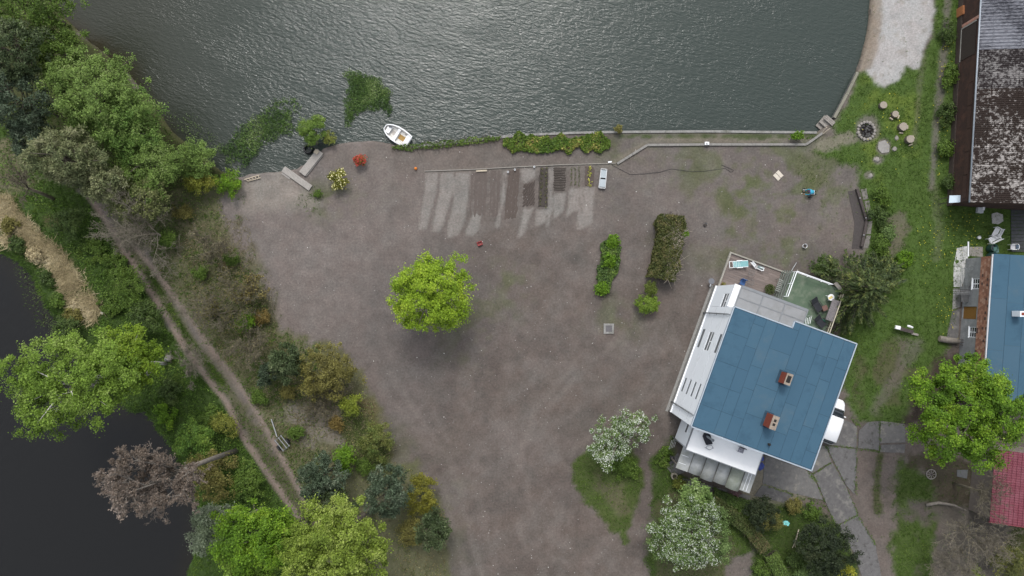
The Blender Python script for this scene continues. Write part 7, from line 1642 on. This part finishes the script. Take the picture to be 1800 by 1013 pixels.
# ------------------------------------------------------------------ terrace furniture
lounger('sun_lounger', 'black cushioned lounger in the middle of the green terrace', 1434, 538, TZ, 2.15, BLACKP, BLACKF, .35, 1.7, .62, 'black loungers on the terrace')
lounger('sun_lounger', 'black cushioned lounger at the house side of the terrace', 1440, 567, TZ, 2.3, BLACKP, BLACKF, .35, 1.5, .62, 'black loungers on the terrace')
tb = thing('stone_table', 'long grey speckled table at the terrace railing', 'table', P(1464, 546, TZ)); c = P(1464, 546, TZ+.7); aa = math.atan2(-(566-526), -(1471-1456)*-1)
tdir = (P(1471, 527, 0)-P(1457, 566, 0)).normalized(); an_ = math.atan2(tdir.y, tdir.x)
MB().box(c, (2.05, .75, .09), an_).build('table_top', pm('speckled_cloth', (.20, .185, .185), (.09, .082, .088), 9, .8, detail=8), tb, bevel=.03)
for s_ in (-1, 1):
    for t_ in (-1, 1): p = c+Matrix.Rotation(an_, 3, 'Z')@Vector((s_*.9, t_*.3, 0)); MB().beam(p-Vector((0, 0, .7)), p-Vector((0, 0, .05)), .07, .07).build('leg', WOODD, tb)
sd2 = thing('side_table', 'round white side table with yellow cloth on the terrace', 'table', P(1456, 523, TZ)); c = P(1456, 523, TZ); MB().lathe(c+Vector((0, 0, .55)), [(.30, 0), (.31, .03), (.02, .035)], 20).build('table_top', PLW, sd2); MB().box(c+Vector((-.06, -.03, .592)), (.4, .22, .01), .5).build('cloth', pm('yellow_cloth', (.55, .42, .14), (.6, .5, .25), 5), sd2)
for k in range(3): a = 2.1*k+.4; MB().beam(c+Vector((.3*math.cos(a), .3*math.sin(a), 0)), c+Vector((.1*math.cos(a), .1*math.sin(a), .55)), .03, .03).build('leg', PLW, sd2)
plank('timber_bench', 'mossy plank bench at the terrace corner under the conifer', (1468, 497), (1481, 513), .36, .07, TZ+.45, WOOD, cat='bench')
one(MB().box(P(1449, 542, TZ+.2), (.5, .45, .4), .4), 'brown_crate', 'brown crate between the black loungers and grey table', 'crate', pm('brown_crate', (.16, .09, .075), (.12, .07, .06), 5), bevel=.02)
one(stone(MB(), P(1448, 564, TZ+.15), .2, random.Random(5), .6), 'green_bag', 'small bright green bag beside the black lounger', 'bag', pm('green_bag', (.02, .22, .13), (.015, .17, .10), 5))
wf = thing('white_rack', 'white metal rack on the terrace beside the house', 'rack', P(1420, 563, TZ)); 
for k in range(4): MB().beam(P(1417+3*k, 560-k, TZ+.9), P(1415+3*k, 572-k, TZ+.9), .035, .035).build('bar', PLW, wf)
for p in ((1418, 559), (1427, 556)): MB().beam(Vector((*P(*p, TZ+.9).xy, TZ)), P(*p, TZ+.9), .04, .04).build('post', PLW, wf)

# ================================================================== PERSON kneeling in the upper yard
pe = P(1424, 339); pw = thing('person', 'person in blue jacket kneeling and bending over the dirt', 'person', pe)
skel = {}
V_, E_, R_ = [], [], []
def jv(p, r, link_=None):
    V_.append(p); R_.append(r); i = len(V_)-1
    if link_ is not None: E_.append((link_, i))
    return i
# facing -x, kneeling, trunk bent forward; y is sideways
pel = jv((.20, 0, .42), .155); sp1 = jv((.02, 0, .56), .150, pel); sp2 = jv((-.18, 0, .66), .165, sp1); nk = jv((-.33, 0, .68), .06, sp2); hd0 = jv((-.40, 0, .68), .075, nk); hd1 = jv((-.47, 0, .66), .100, hd0); hd2 = jv((-.53, 0, .61), .078, hd1)
for s_ in (-1, 1):
    sh = jv((-.22, s_*.19, .62), .075, sp2); el = jv((-.38, s_*.27, .40), .050, sh); wr = jv((-.56, s_*.16, .18), .032, el); pa = jv((-.62, s_*.14, .11), .034, wr)
    for k in range(4): f1 = jv((-.67-.004*k, s_*(.11+.022*k), .075), .010, pa); f2 = jv((-.70, s_*(.11+.022*k), .04), .009, f1); jv((-.70+.01*k, s_*(.11+.022*k), .015), .008, f2)
    th = jv((-.63, s_*.09, .08), .011, pa); jv((-.67, s_*.075, .05), .009, th)
    hp_ = jv((.20, s_*.10, .40), .115, pel); kn = jv((-.02, s_*.15, .09), .075, hp_); an2 = jv((.42, s_*.15, .08), .050, kn); ft = jv((.54, s_*.15, .055), .045, an2); jv((.60, s_*.15, .03), .038, ft)
me = bpy.data.meshes.new('body'); me.from_pydata(V_, E_, []); me.update()
bo_ = link('body', me, pw); sm = bo_.modifiers.new('skin', 'SKIN'); sm.use_smooth_shade = True
for i, sv in enumerate(me.skin_vertices[0].data): sv.radius = (R_[i], R_[i]*(.85 if i in (sp1, sp2, pel) else 1)); sv.use_root = (i == pel)
su = bo_.modifiers.new('sub', 'SUBSURF'); su.levels = 1; su.render_levels = 1
dg = bpy.context.evaluated_depsgraph_get(); m2 = bpy.data.meshes.new_from_object(bo_.evaluated_get(dg)); bo_.modifiers.clear(); bo_.data = m2; m2.name = 'body'
m2.materials.clear()
for m in (pm('blue_jacket', (.045, .33, .46), (.03, .25, .38), 6, .7), pm('pale_trousers', (.55, .55, .58), (.42, .42, .46), 6, .8), BLACKF, pm('skin', (.42, .26, .19), (.38, .23, .17), 6, .6), pm('purple_collar', (.06, .03, .16), (.09, .04, .2), 6, .8)): m2.materials.append(m)
for p in m2.polygons:
    c = p.center
    if c.x < -.585 and c.z < .2: p.material_index = 3
    elif c.x < -.37 and abs(c.y) < .13 and c.z > .5: p.material_index = 3
    elif c.x < -.24 and c.z > .54 and abs(c.y) < .2: p.material_index = 4
    elif c.x > .40 and c.z < .2: p.material_index = 2
    elif c.x > .14 or (c.z < .32 and c.x > -.2): p.material_index = 1
    p.use_smooth = True
mb = MB(); mb.lathe(Vector(pe)+Vector((-.455, 0, .63)), [(.095, 0), (.118, .05), (.105, .12), (.06, .155), (.01, .165)], 14, 1.1, .95); mb.build('hair', pm('dark_hair', (.025, .014, .035), (.04, .02, .05), 9, .7), pw, smooth=True)
tg2 = thing('garden_trug', 'small dark trug in front of the kneeling person', 'basket', P(1413, 335)); c = P(1413, 335); MB().lathe(c, [(.16, 0), (.22, .18), (.19, .18), (.15, .04), (.01, .04)], 14).build('bowl', pm('trug_green', (.05, .065, .05), (.07, .085, .065)), tg2); mb = MB(); mb.tube([c+Vector((.2*math.cos(a), .04, .17+.14*math.sin(a))) for a in np.linspace(0, math.pi, 9)], .015, 5); mb.build('handle', PLW, tg2)
bucket('black_pot', 'black bucket at the side of the kneeling person', 1422.5, 346.5, .15, .24, BLACKP, SOOT_SHADE, 'bucket')

# loose pebbles and twigs on the dirt
rs = np.random.RandomState(9); n = 2600
px, py = 430+rs.rand(n)*1060, 255+rs.rand(n)*760
X = np.array([P(a, b_)[:2] for a, b_ in zip(px, py)]); i = np.searchsorted(GX, X[:, 0]); j = np.searchsorted(GY, X[:, 1])
k = (GR[j, i] < .3) & (lake_m[j, i] < .1); X = X[k]; Z = ZZ[j, i][k]
r_ = .02+.05*rs.rand(len(X))**3
ang = rs.rand(len(X), 1)*6.28+np.arange(4)[None]*1.571
ring = np.stack([X[:, :1]+r_[:, None]*np.cos(ang), X[:, 1:]+r_[:, None]*np.sin(ang), np.repeat(Z[:, None], 4, 1)], -1)
topv = np.concatenate([X, (Z+r_*.9)[:, None]], 1)
VV = np.concatenate([ring, topv[:, None]], 1).reshape(-1, 3); b5 = np.arange(len(X))[:, None]*5
tri = np.concatenate([b5+np.array([[q, (q+1) % 4, 4]]) for q in range(4)], 0)
tag(np_mesh('pebbles', VV, 3, leaf_mat('pebble_tones', (.08, .075, .07), (.18, .17, .16), (.32, .31, .29), transl=0), idx=tri), 'scattered small pebbles on the bare dirt yard', 'pebbles', kind='stuff')
